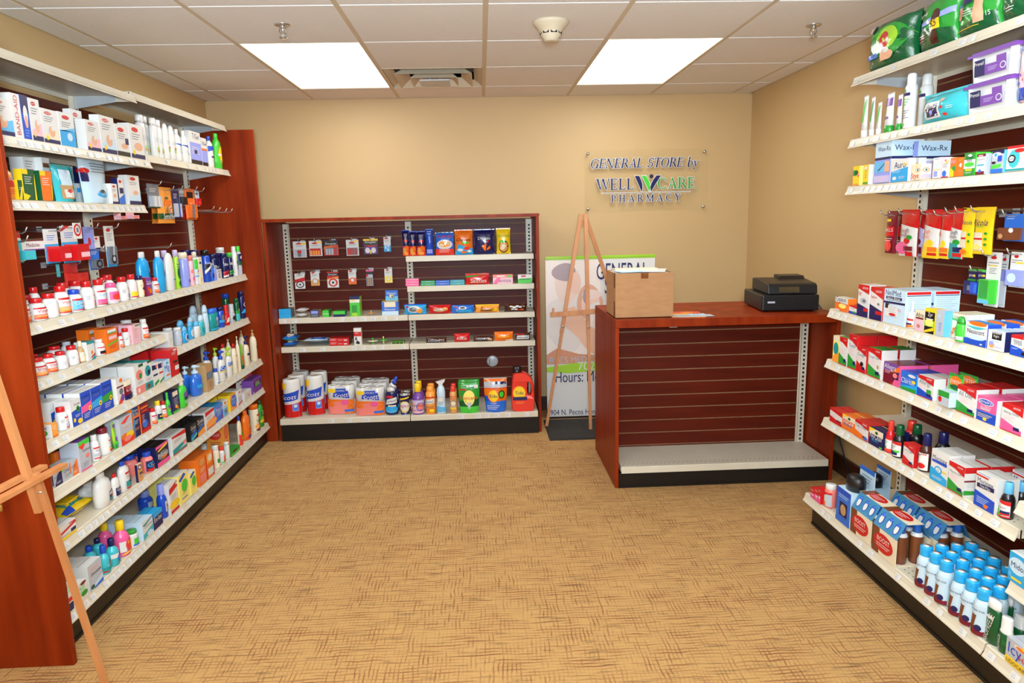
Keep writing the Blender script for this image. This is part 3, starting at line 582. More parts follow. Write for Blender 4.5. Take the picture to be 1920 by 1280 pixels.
('box',0.345,3.374,1.1626,0.053,0.087,0.05,90,'VMP','tViactiv@50,78,86,W;r10,62,90,68J;e40,40,26,12r;e66,26,26,14O;e30,14,22,10R', 'purple chewable calcium box with hot pink top', 4),
('jar',0.352,3.474,1.1626,0.035,0.079,0,90,'WRW','@vit:O', 'small red capped white vitamin bottle between the purple box and the teal bottle', 4),
('jar',0.245,2.718,1.1626,0.04,0.107,0,90,'WRW','r0,88,100,100R;r0,10,100,40O', 'red capped white vitamin bottle, back row of longest shelf, first of six from left', 4),
('jar',0.243,2.675,1.1626,0.045,0.081,0,90,'WRW','r0,88,100,100R;r0,10,100,40O', 'red capped white vitamin bottle, back row of longest shelf, second of six from left', 4),
('jar',0.246,2.905,1.1626,0.061,0.108,0,90,'WRW','r0,88,100,100R;r0,10,100,40O', 'red capped white vitamin bottle, back row of longest shelf, third of six from left', 4),
('jar',0.245,2.995,1.1626,0.063,0.108,0,90,'WRW','r0,88,100,100R;r0,10,100,40O', 'red capped white vitamin bottle, back row of longest shelf, fourth of six from left', 4),
('jar',0.248,3.201,1.1626,0.046,0.104,0,90,'WRW','r0,88,100,100R;r0,10,100,40O', 'red capped white vitamin bottle, back row of longest shelf, fifth of six from left', 4),
('jar',0.245,3.252,1.1626,0.053,0.112,0,90,'WRW','r0,88,100,100R;r0,10,100,40O', 'red capped white vitamin bottle, back row of longest shelf, sixth of six from left', 4),
('sham',0.254,3.575,1.1626,0.094,0.2,0,90,'QW','r58,62,84,84W;r60,64,82,72R;r60,50,82,66N', 'left of two tall teal body wash bottles with white shoulders', 4, 'body_wash_bottle'),
('sham',0.348,3.541,1.1626,0.076,0.205,0,90,'QW','r58,62,84,84W;r60,64,82,72R;r60,50,82,66N', 'right of two tall teal body wash bottles with white shoulders', 4, 'body_wash_bottle'),
('dome',0.35,3.649,1.1626,0.074,0.19,0,90,'W','l50,70,40,2,7,S;r46,34,74,42T;l50,28,40,2,6,S', 'tall white rounded lotion bottle next to the lime green can', 4),
('can',0.356,3.723,1.1626,0.027,0.202,0,90,'LI','e50,50,30,20D;l20,80,60,3,8,D;e50,16,24,10D', 'slim lime green spray can with lilac cap', 4),
('can',0.342,3.84,1.1626,0.055,0.184,0,90,'UC','l40,30,50,3,8,W;e60,20,20,8V', 'lavender shaving gel can with white peach cap', 4),
('can',0.356,3.901,1.1626,0.028,0.164,0,90,'Jc','e40,60,30,10c;e60,30,30,12P;l20,50,60,3,6,W', 'slim pink patterned shaving can with striped cap', 4),
('can',0.353,3.97,1.1626,0.028,0.18,0,90,'WC','r0,60,100,100g;q0,60,100,60,100,40,0,50X;r40,48,76,58R;r0,30,100,34Q', 'white and green shaving can with red numeral and pearl cap', 4),
('box',0.35,4.007,1.1626,0.043,0.15,0.04,90,'CCW','l20,92,60,2,4,k;r20,74,80,82N;l20,20,60,3,4,k', 'narrow cream razor box beside the navy and blue shaving can', 4),
('can',0.266,3.8,1.1626,0.032,0.198,0,90,'VI','', 'violet capped can behind the white rounded lotion bottle', 4),
('can',0.256,4.093,1.1626,0.051,0.187,0,90,'NN','', 'left navy capped can in the back row behind lavender can', 4),
('can',0.255,4.221,1.1626,0.054,0.183,0,90,'NN','', 'right navy capped can in back row behind the white green can', 4),
('can',0.346,4.142,1.1626,0.048,0.184,0,90,'BK','r0,40,100,72K;tGillette@50,76,80,W;q0,30,60,60,60,70,0,44W;l40,34,40,3,7,O', 'black and bright blue shaving can with black cap', 4),
('sham',0.357,4.196,1.1626,0.034,0.104,0,90,'bS','r30,20,80,60N;r50,30,70,60O', 'small dark blue mouthwash bottle with silver cap', 4, 'mouthwash_bottle'),
('box',0.355,4.225,1.1626,0.021,0.071,0.029,90,'UUW','l20,80,60,3,12,W', 'small pale blue grey razor blade box beside the silver capped bottle', 4),
('box',0.355,4.277,1.1626,0.073,0.062,0.029,90,'WWW','tedge@50,82,70,E;e50,38,22,22K;e50,38,12,14W', 'tiny white box with a black ring printed on it', 4),
('can',0.347,4.426,1.1626,0.045,0.152,0,90,'NN','tBarb@50,70,70,W;q0,30,100,46,100,36,0,20R;q0,16,100,32,100,24,0,8R;q0,8,100,22,100,12,0,0W', 'navy shaving foam can with red slanting stripes', 4),
('can',0.353,4.513,1.1626,0.033,0.151,0,90,'Ng','tBar@50,70,70,W;q0,30,100,46,100,36,0,20G;q0,16,100,32,100,24,0,8G', 'navy shaving foam can with green cap and green stripes', 4),
('can',0.282,4.426,1.1626,0.06,0.149,0,90,'NN','tBarb@50,60,70,W', 'dark navy shaving foam can standing behind the silver capped bottle', 4),
('can',0.291,4.519,1.1626,0.041,0.15,0,90,'NN','tBarb@50,60,70,W', 'dark navy foam can standing directly behind the tiny white ring box', 4),
('can',0.231,4.702,1.1626,0.056,0.179,0,90,'WW','', 'back row white capped green and white spray can', 4),
('spraycan',0.352,4.602,1.1626,0.036,0.186,0,90,'WW','e50,80,14,12L;r40,54,100,68N;e80,44,24,20K', 'white foam can with green leaf mark and navy animal silhouette', 4),
('spraycan',0.352,4.683,1.1626,0.036,0.185,0,90,'Sg','r0,62,100,100N;e60,82,32,10W;r0,44,100,62D', 'silver and navy spray can with bright green cap at far shelf end', 4),
('jar',0.345,2.452,0.9606,0.025,0.083,0,90,'WRW','@vit:O', 'red capped white vitamin bottle half hidden by end panel on second vitamin shelf', 5),
('jar',0.33,2.544,0.9606,0.056,0.07,0,90,'WRW','@vit:o', 'red capped white vitamin bottle, first full bottle of second vitamin shelf front row', 5),
('jar',0.334,2.608,0.9606,0.046,0.072,0,90,'WRW','@vit:O', 'red capped white vitamin bottle, second full bottle of second vitamin shelf front row', 5),
('jar',0.335,2.68,0.9606,0.045,0.067,0,90,'WRW','r62,76,100,84R;r62,16,100,46O;l4,70,50,6,8,S;r62,6,100,14R', 'red capped white vitamin bottle turned aside, third full bottle of second vitamin shelf', 5),
('jar',0.335,2.754,0.9606,0.046,0.076,0,90,'WRW','r50,80,100,90R;l6,76,24,6,5,E;l54,70,40,3,5,J;r50,14,100,46O;r50,6,100,12R', 'red capped white vitamin bottle with barcode, fourth full bottle of second vitamin shelf', 5),
('round',0.339,2.807,0.9606,0.029,0.085,0,90,'kCC','l20,80,60,4,8,S;e70,60,14,10L', 'brown glass liquid bottle with white label on second vitamin shelf', 5),
('box',0.333,2.849,0.9606,0.052,0.076,0.05,90,'WWT','r0,86,100,100T;q0,0,100,0,100,26,40,0T;e60,40,14,10O;q40,18,100,34,100,26,40,8R', 'white box with teal corner on second vitamin shelf', 5),
('jar',0.333,2.953,0.9606,0.043,0.067,0,90,'WWW','r0,76,100,88R;l14,66,60,3,6,J;r14,10,100,42K;r14,4,100,12R', 'white capped vitamin bottle with black panel label on second vitamin shelf', 5),
('box',0.333,3.019,0.9606,0.086,0.104,0.05,90,'OOO','r10,82,90,94W;r10,78,90,82G;r16,54,90,68J;q0,36,100,48,100,42,0,30g;l20,26,60,2,7,R', 'front orange enzyme box with green bands on second vitamin shelf', 5),
('box',0.263,3.016,0.9606,0.092,0.104,0.05,90,'OOO','r10,82,90,94W;r10,78,90,82G;r16,54,90,68J;q0,36,100,48,100,42,0,30g;l20,26,60,2,7,R', 'orange enzyme box just behind the front orange one', 5),
('jar',0.348,3.102,0.9606,0.02,0.07,0,90,'WRW','@vit:O', 'red capped white vitamin bottle squeezed beside the orange enzyme boxes', 5),
('jar',0.335,3.174,0.9606,0.035,0.079,0,90,'WRW','r50,78,100,88R;l6,76,24,6,5,E;r50,14,100,40O;tC@76,60,20,R', 'red capped white vitamin bottle with barcode right of the orange enzyme boxes', 5),
('box',0.328,3.231,0.9606,0.076,0.089,0.059,90,'JJJ','r40,88,92,96G;l20,78,60,7,9,W;l20,74,50,6,9,c', 'pale pink supplement box with green mark on second vitamin shelf', 5),
('box',0.258,3.225,0.9606,0.088,0.089,0.059,90,'JJJ','r40,88,92,96G;l20,78,60,7,9,W;l20,74,50,6,9,c', 'pale pink supplement box standing behind the front pink one', 5),
('jar',0.339,3.34,0.9606,0.038,0.097,0,90,'WWW','@vit:O', 'white capped vitamin bottle at the right end of second vitamin shelf', 5),
('jar',0.245,2.66,0.9606,0.049,0.062,0,90,'WRW','r0,88,100,100R', 'red capped white vitamin bottle in back row behind the first full bottle, second vitamin shelf', 5),
('jar',0.242,2.802,0.9606,0.055,0.068,0,90,'WRW','r0,88,100,100R', 'red capped white vitamin bottle in back row behind the third bottle, second vitamin shelf', 5),
('jar',0.249,2.874,0.9606,0.041,0.073,0,90,'WSW','l10,80,60,3,8,J', 'white vitamin bottle with silver cap behind the barcode bottle', 5),
('jar',0.238,3.386,0.9606,0.064,0.089,0,90,'WWW','r0,88,100,100R', 'white capped vitamin bottle in the back row above the pink boxes', 5),
('box',0.316,3.551,0.8726,0.045,0.09,0.1,90,'WWW','l20,92,60,3,4,J;l20,60,60,3,4,S', 'narrow white box standing at the left end of the deodorant shelf', 6),
('can',0.253,3.778,0.8726,0.049,0.078,0,90,'XW','', 'left white capped cotton swab tub on the deodorant shelf', 6),
('can',0.345,3.679,0.8726,0.041,0.093,0,90,'SW','l20,50,60,3,8,W', 'right white capped clear tub on the deodorant shelf', 6),
('domecap',0.351,3.749,0.8726,0.048,0.088,0,90,'QA','e50,50,30,40W;e50,50,18,30B', 'front light blue deodorant with clear dome cap', 6, 'deodorant_stick'),
('domecap',0.279,3.876,0.8726,0.063,0.104,0,90,'QA','', 'left back light blue deodorant with clear dome cap', 6, 'deodorant_stick'),
('domecap',0.333,3.869,0.8726,0.045,0.098,0,90,'QA','e50,50,30,40W;e50,50,18,30S', 'light blue deodorant with clear dome cap and white curl right of front one', 6, 'deodorant_stick'),
('domecap',0.347,3.921,0.8726,0.057,0.091,0,90,'WA','l30,80,50,3,8,J;r30,40,70,60W', 'white deodorant with clear dome cap beside green one', 6, 'deodorant_stick'),
('domecap',0.348,3.984,0.8726,0.058,0.118,0,90,'tX','e50,50,30,40T;l30,80,50,3,8,W', 'sea green deodorant with clear dome cap', 6, 'deodorant_stick'),
('domecap',0.291,3.985,0.8726,0.057,0.108,0,90,'tX','', 'sea green deodorant standing behind the blue ones', 6, 'deodorant_stick'),
('domecap',0.246,4.145,0.8726,0.073,0.153,0,90,'XX','', 'left tall pale green curved deodorant spray in the back', 6, 'deodorant_spray'),
('domecap',0.331,4.094,0.8726,0.056,0.162,0,90,'XX','r50,6,80,20c;l40,40,40,3,7,W', 'right tall pale green curved deodorant spray with pink mark', 6, 'deodorant_spray'),
('wash',0.341,4.182,0.8726,0.1,0.13,0,90,'Tb','r40,60,80,84S;l45,50,40,4,8,W;q0,0,100,0,100,20,0,8Q', 'large dark teal body wash bottle on the deodorant shelf', 6),
('can',0.343,4.297,0.8726,0.044,0.123,0,90,'BN','r20,46,80,80E;r0,30,100,46Q', 'royal blue deodorant stick with grey window and navy cap', 6, 'deodorant_stick'),
('stick',0.35,4.382,0.8726,0.046,0.125,0,90,'RR','q0,20,100,50,100,90,20,70C;l40,60,40,3,6,R', 'red deodorant with cream diagonal patch', 6),
('stick',0.349,4.476,0.8726,0.048,0.12,0,90,'SS','e50,50,34,26K;e60,84,24,10W', 'silver deodorant with black spots', 6),
('can',0.349,4.572,0.8726,0.034,0.146,0,90,'DD','r0,0,100,40t;q0,40,100,40,100,70,0,58G;l30,66,40,2,6,W', 'dark green tipped deodorant spray with aqua lower half', 6, 'deodorant_spray'),
('can',0.345,4.683,0.8726,0.042,0.18,0,90,'NN','e60,66,30,12W;e60,66,20,8N;q0,24,100,30,100,44,30,44Q', 'tall navy deodorant spray with white ring at far shelf end', 6, 'deodorant_spray'),
('can',0.254,4.657,0.8726,0.047,0.17,0,90,'DB','', 'dark teal spray can in the back row with bright blue cap', 6, 'deodorant_spray'),
('jar',0.406,2.37,0.7606,0.024,0.067,0,90,'WRW','@vit:O', 'red capped white vitamin bottle against the end panel on third left shelf', 7),
('box',0.376,2.453,0.7606,0.033,0.049,0.085,90,'oWo','l20,80,60,4,8,W;r0,0,100,14O|tOcuvite@50,76,60,K;e60,36,22,22G;e60,36,14,14Y;e60,36,7,7N', 'orange and white eye vitamin box at left of third shelf', 7),
('box',0.28,2.543,0.7606,0.025,0.059,0.059,90,'oWo','l20,80,60,4,8,W', 'second orange eye vitamin box, stacked behind the front one', 7),
('jar',0.391,2.543,0.7606,0.04,0.085,0,90,'WRW','r30,86,100,96R;l6,76,24,6,5,E;l34,72,56,3,6,J;r34,14,100,40S;r34,4,100,12R', 'red capped white vitamin bottle with grey label block on third left shelf', 7),
('jar',0.265,2.584,0.7606,0.043,0.077,0,90,'WRW','r0,88,100,100R;r40,40,90,60R', 'red capped white vitamin bottle in the back row of third left shelf', 7),
('box',0.388,2.595,0.7606,0.063,0.099,0.059,90,'BWW','r0,58,100,100W;q0,58,100,66,100,44,0,40B;tOcuvite@60,82,60,K;e66,62,16,12G;e66,62,7,6K;e20,24,12,8Y;e72,14,24,10Y;l30,40,50,2,6,W', 'blue and peach eye vitamin box with an eye on it, third left shelf', 7),
('box',0.318,2.592,0.7606,0.07,0.099,0.059,90,'BWW','r0,58,100,100W;q0,58,100,66,100,44,0,40B;tOcuvite@60,82,60,K;e66,62,16,12G;e66,62,7,6K;e20,24,12,8Y;e72,14,24,10Y;l30,40,50,2,6,W', 'blue and white eye vitamin box behind the peach one', 7),
('box',0.388,2.664,0.7606,0.071,0.113,0.059,90,'BWW','@pres:P', 'blue eye vitamin box with magenta band, third left shelf', 7),
('box',0.323,2.664,0.7606,0.071,0.113,0.059,90,'BWW','@pres:P', 'blue eye vitamin box with magenta band, second row back', 7),
('box',0.258,2.664,0.7606,0.071,0.113,0.059,90,'BWW','@pres:P', 'blue eye vitamin box with magenta band, third row back', 7),
('box',0.193,2.664,0.7606,0.071,0.113,0.059,90,'BWW','@pres:P', 'blue eye vitamin box with magenta band, fourth row back', 7),
('box',0.388,2.738,0.7606,0.075,0.113,0.059,90,'BWW','@pres:Q', 'blue eye vitamin box with light blue band, third left shelf', 7),
('box',0.323,2.738,0.7606,0.075,0.113,0.059,90,'BWW','@pres:Q', 'blue eye vitamin box with light blue band, second row back', 7),
('box',0.258,2.738,0.7606,0.075,0.113,0.059,90,'BWW','@pres:Q', 'blue eye vitamin box with light blue band, third row back', 7),
('box',0.193,2.738,0.7606,0.075,0.113,0.059,90,'BWW','@pres:Q', 'blue eye vitamin box with light blue band, fourth row back', 7),
('box',0.388,2.816,0.7606,0.08,0.117,0.059,90,'BWW','@pres:G', 'blue eye vitamin box with green band, third left shelf', 7),
('box',0.323,2.816,0.7606,0.08,0.117,0.059,90,'BWW','@pres:G', 'blue eye vitamin box with green band, second row back', 7),
('box',0.258,2.816,0.7606,0.08,0.117,0.059,90,'BWW','@pres:G', 'blue eye vitamin box with green band, third row back', 7),
('box',0.193,2.816,0.7606,0.08,0.117,0.059,90,'BWW','@pres:G', 'blue eye vitamin box with green band, fourth row back', 7),
('box',0.381,2.918,0.7606,0.056,0.107,0.074,90,'WWW','e70,88,22,8O;r0,62,100,68M;e60,46,30,12E;q0,0,60,0,100,30,60,34r;e70,20,24,14V', 'white box with purple and coral spots left of the maroon pouch', 7),
('pouch',0.403,2.993,0.7606,0.072,0.078,0.029,90,'MW','r0,74,100,100C;r0,0,100,26N;tBe Strong@50,50,70,J;l20,68,60,3,5,c', 'maroon supplement pouch with cream top and navy foot', 7),
('box',0.383,3.089,0.7606,0.083,0.127,0.07,90,'WWW','r50,90,100,100D;e50,64,36,18c;e60,60,16,10G;r0,0,100,26c;e30,12,12,8W;l20,40,60,2,5,E', 'tall white probiotic box with coral drawing', 7),
('box',0.308,3.089,0.7606,0.083,0.127,0.07,90,'WWW','r50,90,100,100D;e50,64,36,18c;e60,60,16,10G;r0,0,100,26c;e30,12,12,8W;l20,40,60,2,5,E', 'tall white probiotic box standing behind the coral one', 7),
('box',0.383,3.17,0.7606,0.074,0.126,0.07,90,'WWT','r50,92,100,100D;e50,66,36,20T;e60,60,18,10N;r0,0,100,26T;e40,12,22,8H;l20,38,60,2,5,E', 'tall white probiotic box with teal drawing', 7),
('box',0.308,3.17,0.7606,0.074,0.126,0.07,90,'WWT','r50,92,100,100D;e50,66,36,20T;e60,60,18,10N;r0,0,100,26T;e40,12,22,8H;l20,38,60,2,5,E', 'tall white probiotic box standing behind the teal one', 7),
('box',0.388,3.239,0.7606,0.056,0.101,0.059,90,'WWW','q0,72,80,72,100,90,0,96N;e80,84,14,8c;r10,44,90,52N;q20,0,100,10,100,24,20,12G', 'white box with navy panel and olive foot, third left shelf', 7),
('box',0.388,3.296,0.7606,0.05,0.096,0.059,90,'WWW','q0,72,80,72,100,94,0,96N;e80,84,14,8c;r10,46,90,54R;q10,0,100,14,100,26,10,10G', 'white box with crimson bar and olive foot, third left shelf', 7),
('box',0.388,3.361,0.7606,0.071,0.094,0.059,90,'XAA','tMg@50,54,70,B;e60,84,20,6Q;r30,18,90,26O;l30,34,50,2,5,W', 'pale blue magnesium box with orange tab', 7),
('box',0.373,3.445,0.7606,0.09,0.132,0.089,90,'RRR','l30,86,50,2,6,W;r50,92,90,98W;r40,46,90,56h;r50,20,100,36W', 'bright red tall supplement box at right end of third left shelf', 7),
('box',0.273,3.445,0.7606,0.09,0.132,0.089,90,'RRR','l30,86,50,2,6,W;r50,92,90,98W;r40,46,90,56h;r50,20,100,36W', 'bright red supplement box behind the front red one', 7),
('box',0.393,2.399,0.5886,0.115,0.055,0.05,90,'SSS','@one:N', 'grey and navy multivitamin box at left of fourth left shelf', 8),
('box',0.393,2.508,0.5886,0.099,0.059,0.05,90,'SSS','@one:O', 'grey and orange multivitamin box on fourth left shelf', 8),
('box',0.32,2.554,0.5886,0.029,0.083,0.059,90,'OOO','', 'orange vitamin box in the shade behind the grey multivitamin boxes', 8),
('box',0.332,2.611,0.5886,0.083,0.081,0.05,90,'SVK','e60,60,40,20W;e60,60,26,12r', 'dark silver vitamin box in the shade left of the silver and lime box', 8),
('box',0.393,2.596,0.5886,0.073,0.114,0.07,90,'SSV','q0,84,100,84,100,100,0,100g;q0,84,30,70,60,84,40,90r;tCentrum@62,66,70,K;e70,44,20,7c;l20,24,60,3,5,E;r0,0,100,5P', 'silver multivitamin box with lime top and pink foot, fourth left shelf', 8),
('jar',0.412,2.691,0.5886,0.032,0.104,0,90,'WWW','r0,80,100,90R;l14,70,60,3,5,V;r0,22,100,44S;r0,6,100,14R', 'white bottle with crimson label stripes right of the silver multivitamin box', 8, 'pill_bottle'),
('jar',0.401,2.772,0.5886,0.053,0.109,0,90,'WMW','r40,80,100,88R;l44,72,50,4,6,E;r40,34,100,40b;r40,26,100,34Y;r40,18,100,26O;r40,8,100,18R', 'large white bottle with rainbow striped label, fourth left shelf', 8),
('tube',0.409,2.843,0.5886,0.029,0.109,0,90,'LG','tMulti@50,70,80,V;e50,84,40,10V;l20,60,60,4,6,E;e50,24,30,12V;r0,0,100,14g', 'green and violet multivitamin bottle with grape picture', 8, 'gummy_bottle'),
('box',0.398,2.911,0.5886,0.104,0.116,0.059,90,'SSS','q10,80,60,96,90,96,40,74r;tCentrum@60,72,70,W;l30,60,40,2,4,c;r0,0,100,28r;e30,30,30,10O;e70,28,30,12Y;e50,18,30,10c', 'silver multivitamin box with orange fruit foot, fourth left shelf', 8),
('box',0.398,2.999,0.5886,0.055,0.127,0.059,90,'NOb','tOsteo@50,92,70,W;tBi-Flex@50,80,84,W;r0,66,100,74O;l16,56,66,3,5,W;l16,30,66,2,5,o;r0,0,12,100Q', 'blue joint supplement box with orange side', 8),
('box',0.403,3.077,0.5886,0.082,0.127,0.05,90,'MOM','r10,84,90,90O;r20,72,80,76r;e60,46,40,22N;e40,30,30,14b;r0,0,100,12R;l14,60,30,5,6,J', 'dark berry vitamin box with red foot', 8),
('jar',0.412,3.178,0.5886,0.032,0.078,0,90,'WRW','@vit:O', 'small red capped white vitamin bottle right of the dark berry vitamin box', 8),
('jar',0.412,3.234,0.5886,0.031,0.098,0,90,'WYN','r0,60,100,100W;l14,84,60,3,6,E;r20,30,90,42Y;r0,0,100,12g', 'yellow capped dark labelled vitamin jar between two red capped bottles', 8),
('jar',0.414,3.283,0.5886,0.027,0.084,0,90,'WRW','@vit:O', 'small red capped white vitamin bottle right of the yellow capped jar', 8),
('round',0.412,3.338,0.5886,0.023,0.112,0,90,'gg','e50,80,40,16V;r10,54,90,60R;l20,46,60,3,6,W;r0,0,100,12g', 'lime green capped liquid vitamin bottle on fourth left shelf', 8),
('box',0.408,3.392,0.5886,0.083,0.108,0.04,90,'NNN','r16,76,84,96C;l24,62,60,5,7,S;e50,26,14,7Y;e66,20,14,7O;r0,0,100,10g', 'dark purple tea extract box with green foot', 8),
('jar',0.383,3.501,0.5886,0.029,0.081,0,90,'WRW','@vit:O', 'small red capped white vitamin bottle left of the pale green mouthwash', 8),
('sham',0.419,3.49,0.5886,0.071,0.131,0,90,'gW','e60,70,34,20V;r30,40,90,56N;l30,30,60,3,6,W', 'pale green mouthwash bottle with purple label below the blue pump bottle', 8, 'mouthwash_bottle'),
('pump',0.386,3.744,0.5886,0.097,0.162,0,90,'bX','r20,40,90,62Q;l70,20,20,6,8,N', 'big clear blue pump bottle of face wash', 8),
('pump',0.328,3.758,0.5886,0.069,0.154,0,90,'bX','', 'clear blue pump bottle of face wash behind the front one', 8),
('box',0.393,3.836,0.5886,0.085,0.145,0.07,90,'kkk','r0,44,100,72E;l20,64,60,3,6,A;l30,30,50,3,8,H', 'tan kraft soap box with grey blue band', 8),
('jar',0.412,3.957,0.5886,0.032,0.097,0,90,'WBW','l20,60,60,3,8,S;e50,14,30,8b', 'small white cream bottle with blue cap before the white pump bottles', 8),
('pump',0.406,4.068,0.5886,0.07,0.18,0,90,'WB','q0,58,90,64,90,92,10,90b;q0,50,90,58,90,66,0,58Y;tCeta@45,76,70,W;l30,40,50,3,6,E;r50,20,90,26N', 'front white lotion pump bottle with royal blue pump and label', 8),
('pump',0.409,4.181,0.5886,0.062,0.179,0,90,'WL','r10,66,90,92b;q10,58,90,66,90,72,10,64Y;tCeta@50,80,70,W;l30,40,50,2,6,g', 'front white lotion pump bottle with lime pump', 8),
('pump',0.316,4.087,0.5886,0.077,0.173,0,90,'WB','', 'back row white pump bottle with royal blue pump', 8),
('pump',0.323,4.208,0.5886,0.055,0.174,0,90,'WL','', 'back row white pump bottle with lime pump', 8),
('sham',0.412,4.274,0.5886,0.056,0.183,0,90,'CR','r36,84,60,92k;l40,50,40,4,10,k', 'slim white conditioner bottle with red cap', 8),
('sham',0.319,4.354,0.5886,0.072,0.171,0,90,'CR','', 'back row bottle with a red cap behind lime pump bottle', 8),
('slim',0.415,4.336,0.5886,0.025,0.217,0,90,'CC','l30,70,40,4,6,k', 'tall cream pump bottle right of the red capped bottle', 8),
('slim',0.33,4.419,0.5886,0.038,0.188,0,90,'CC','', 'tall cream pump bottle in the back row of the lotion shelf', 8),
('tube',0.415,4.404,0.5886,0.026,0.155,0,90,'gD','r0,60,100,100L;e50,30,30,20O;q0,0,50,0,50,40,0,50r', 'green and orange gel tube upside down on the lotion shelf', 8),
('pump',0.41,4.502,0.5886,0.058,0.196,0,90,'CN','r20,60,90,74N;l30,50,50,3,7,k', 'cream pump bottle with navy collar near far shelf end', 8),
('slim',0.405,4.663,0.5886,0.046,0.207,0,90,'Ck','r40,64,80,80h;l40,50,40,3,7,R;r50,12,80,20M', 'tall cream bottle with gold pump at far end of lotion shelf', 8),
('slim',0.318,4.705,0.5886,0.043,0.198,0,90,'Ck','', 'tall cream bottle with gold pump, back row of lotion shelf', 8),
('tube',0.357,4.559,0.5886,0.026,0.129,0,90,'LD','', 'lime gel tube standing behind the green and orange one', 8),
('box',0.396,2.436,0.3906,0.104,0.052,0.059,90,'WWW','q0,40,100,70,100,86,0,56R;r0,0,100,18Y;r66,22,96,46N;r60,84,96,92R;l10,30,50,2,6,E', 'white antacid box with red and yellow bands, left end of fifth shelf', 9),
('soft',0.309,2.63,0.3906,0.199,0.062,0.119,90,'YY','r22,16,80,84T;r28,24,74,76Y;r32,30,70,72N;r34,36,66,62C;r2,0,30,20B', 'front yellow soft pack of wipes with turquoise lid label', 9),
('soft',0.188,2.577,0.3906,0.159,0.05,0.119,90,'YY','r30,20,80,80D;r36,30,74,70C', 'second yellow soft pack of wipes at the left end of fifth shelf', 9),
('sham',0.398,2.725,0.3906,0.097,0.135,0,90,'WW','r50,10,100,56N;r50,10,100,26T;q50,40,100,50,100,56,50,52W;tGaviscon@75,46,44,W;q56,36,100,44,100,38,56,30R', 'front big white antacid bottle with navy and green label', 9, 'antacid_bottle'),
('sham',0.306,2.793,0.3906,0.109,0.074,0,90,'WW','r50,10,100,50N;r50,10,100,26T', 'back big white antacid bottle with navy and green label', 9, 'antacid_bottle'),
('sham',0.412,2.8,0.3906,0.048,0.103,0,90,'WR','r20,10,100,62N;tGavis@60,50,66,W;r40,26,100,34b;q50,40,90,46,90,40,50,34R', 'smaller white antacid bottle with crimson cap', 9, 'antacid_bottle'),
('sham',0.406,2.881,0.3906,0.07,0.128,0,90,'WB','r30,84,90,94R;l34,74,50,3,6,E;r30,14,90,46T;e70,40,18,10N;r30,4,90,12R', 'white liquid bottle with blue cap and red green label', 9, 'antacid_bottle'),
('jar',0.34,3.066,0.3906,0.066,0.092,0,90,'cBJ','', 'left dark blue capped jar of pink tablets, back of fifth shelf', 9),
('jar',0.313,3.201,0.3906,0.05,0.058,0,90,'cBJ','', 'middle dark blue capped jar of pink tablets, back of fifth shelf', 9),
('jar',0.4,3.103,0.3906,0.051,0.093,0,90,'cBN','e50,60,40,26Q;e50,60,30,18N;tTums@50,60,50,W;e30,16,24,12R;e70,20,24,14O', 'blue capped tablet jar with a fruit label, front of fifth shelf', 9),
('box',0.42,2.984,0.3906,0.041,0.079,0.011,90,'ZNW','e50,80,40,14N;e50,80,24,8W;r20,20,80,60k;r30,40,90,50N', 'small oval tablet card leaning before the fruit label jar', 9),
('box',0.384,3.204,0.3906,0.126,0.098,0.085,90,'NNK','r0,86,100,100P;q14,78,90,92,90,82,14,70Y;e52,46,46,26K;e52,46,42,22E;tPrilosec@50,50,80,W;e60,34,24,6O;r0,0,100,22P', 'purple acid reducer box with pink and yellow front', 9),
('box',0.386,3.389,0.3906,0.159,0.092,0.08,90,'WWW','q0,100,100,100,100,76,0,90R;l14,72,60,3,6,E;q0,0,100,30,100,44,0,30T;q0,0,100,0,100,16,0,10T;e86,32,12,10c;r0,0,100,5R', 'white acid reducer box with red top and teal foot', 9),
('box',0.301,3.389,0.3906,0.159,0.092,0.08,90,'WWW','q0,100,100,100,100,76,0,90R;l14,72,60,3,6,E;q0,0,100,30,100,44,0,30T;q0,0,100,0,100,16,0,10T;e86,32,12,10c;r0,0,100,5R', 'white and red acid reducer box behind the teal footed one', 9),
('box',0.403,3.565,0.3906,0.075,0.085,0.044,90,'KKK','tZantac@50,78,86,W;q0,20,100,50,100,64,0,34b;l20,60,60,2,6,S;q0,0,100,20,100,40,0,20t', 'left black acid reducer box with blue wave', 9),
('box',0.353,3.565,0.3906,0.075,0.085,0.044,90,'KKK','tZantac@50,78,86,W;q0,20,100,50,100,64,0,34b;l20,60,60,2,6,S;q0,0,100,20,100,40,0,20t', 'black acid reducer box behind the left black one', 9),
('box',0.403,3.66,0.3906,0.093,0.091,0.044,90,'KKK','tZantac@50,80,86,W;q0,20,100,50,100,64,0,34b;l20,60,60,2,6,S;q0,0,100,0,100,40,0,20o', 'right black acid reducer box with blue wave', 9),
('box',0.353,3.66,0.3906,0.093,0.091,0.044,90,'KKK','tZantac@50,80,86,W;q0,20,100,50,100,64,0,34b;l20,60,60,2,6,S;q0,0,100,0,100,40,0,20o', 'black acid reducer box behind the right black one', 9),
('box',0.391,3.791,0.3906,0.13,0.097,0.07,90,'WWW','q0,100,100,100,100,84,0,76R;l14,66,60,3,6,E;e60,26,60,22o;r0,0,100,6R;e88,46,10,8c', 'white heartburn box with red top and amber foot', 9),
('box',0.316,3.791,0.3906,0.13,0.097,0.07,90,'WWW','q0,100,100,100,100,84,0,76R;l14,66,60,3,6,E;e60,26,60,22o;r0,0,100,6R;e88,46,10,8c', 'white and red heartburn box behind the amber footed one', 9),
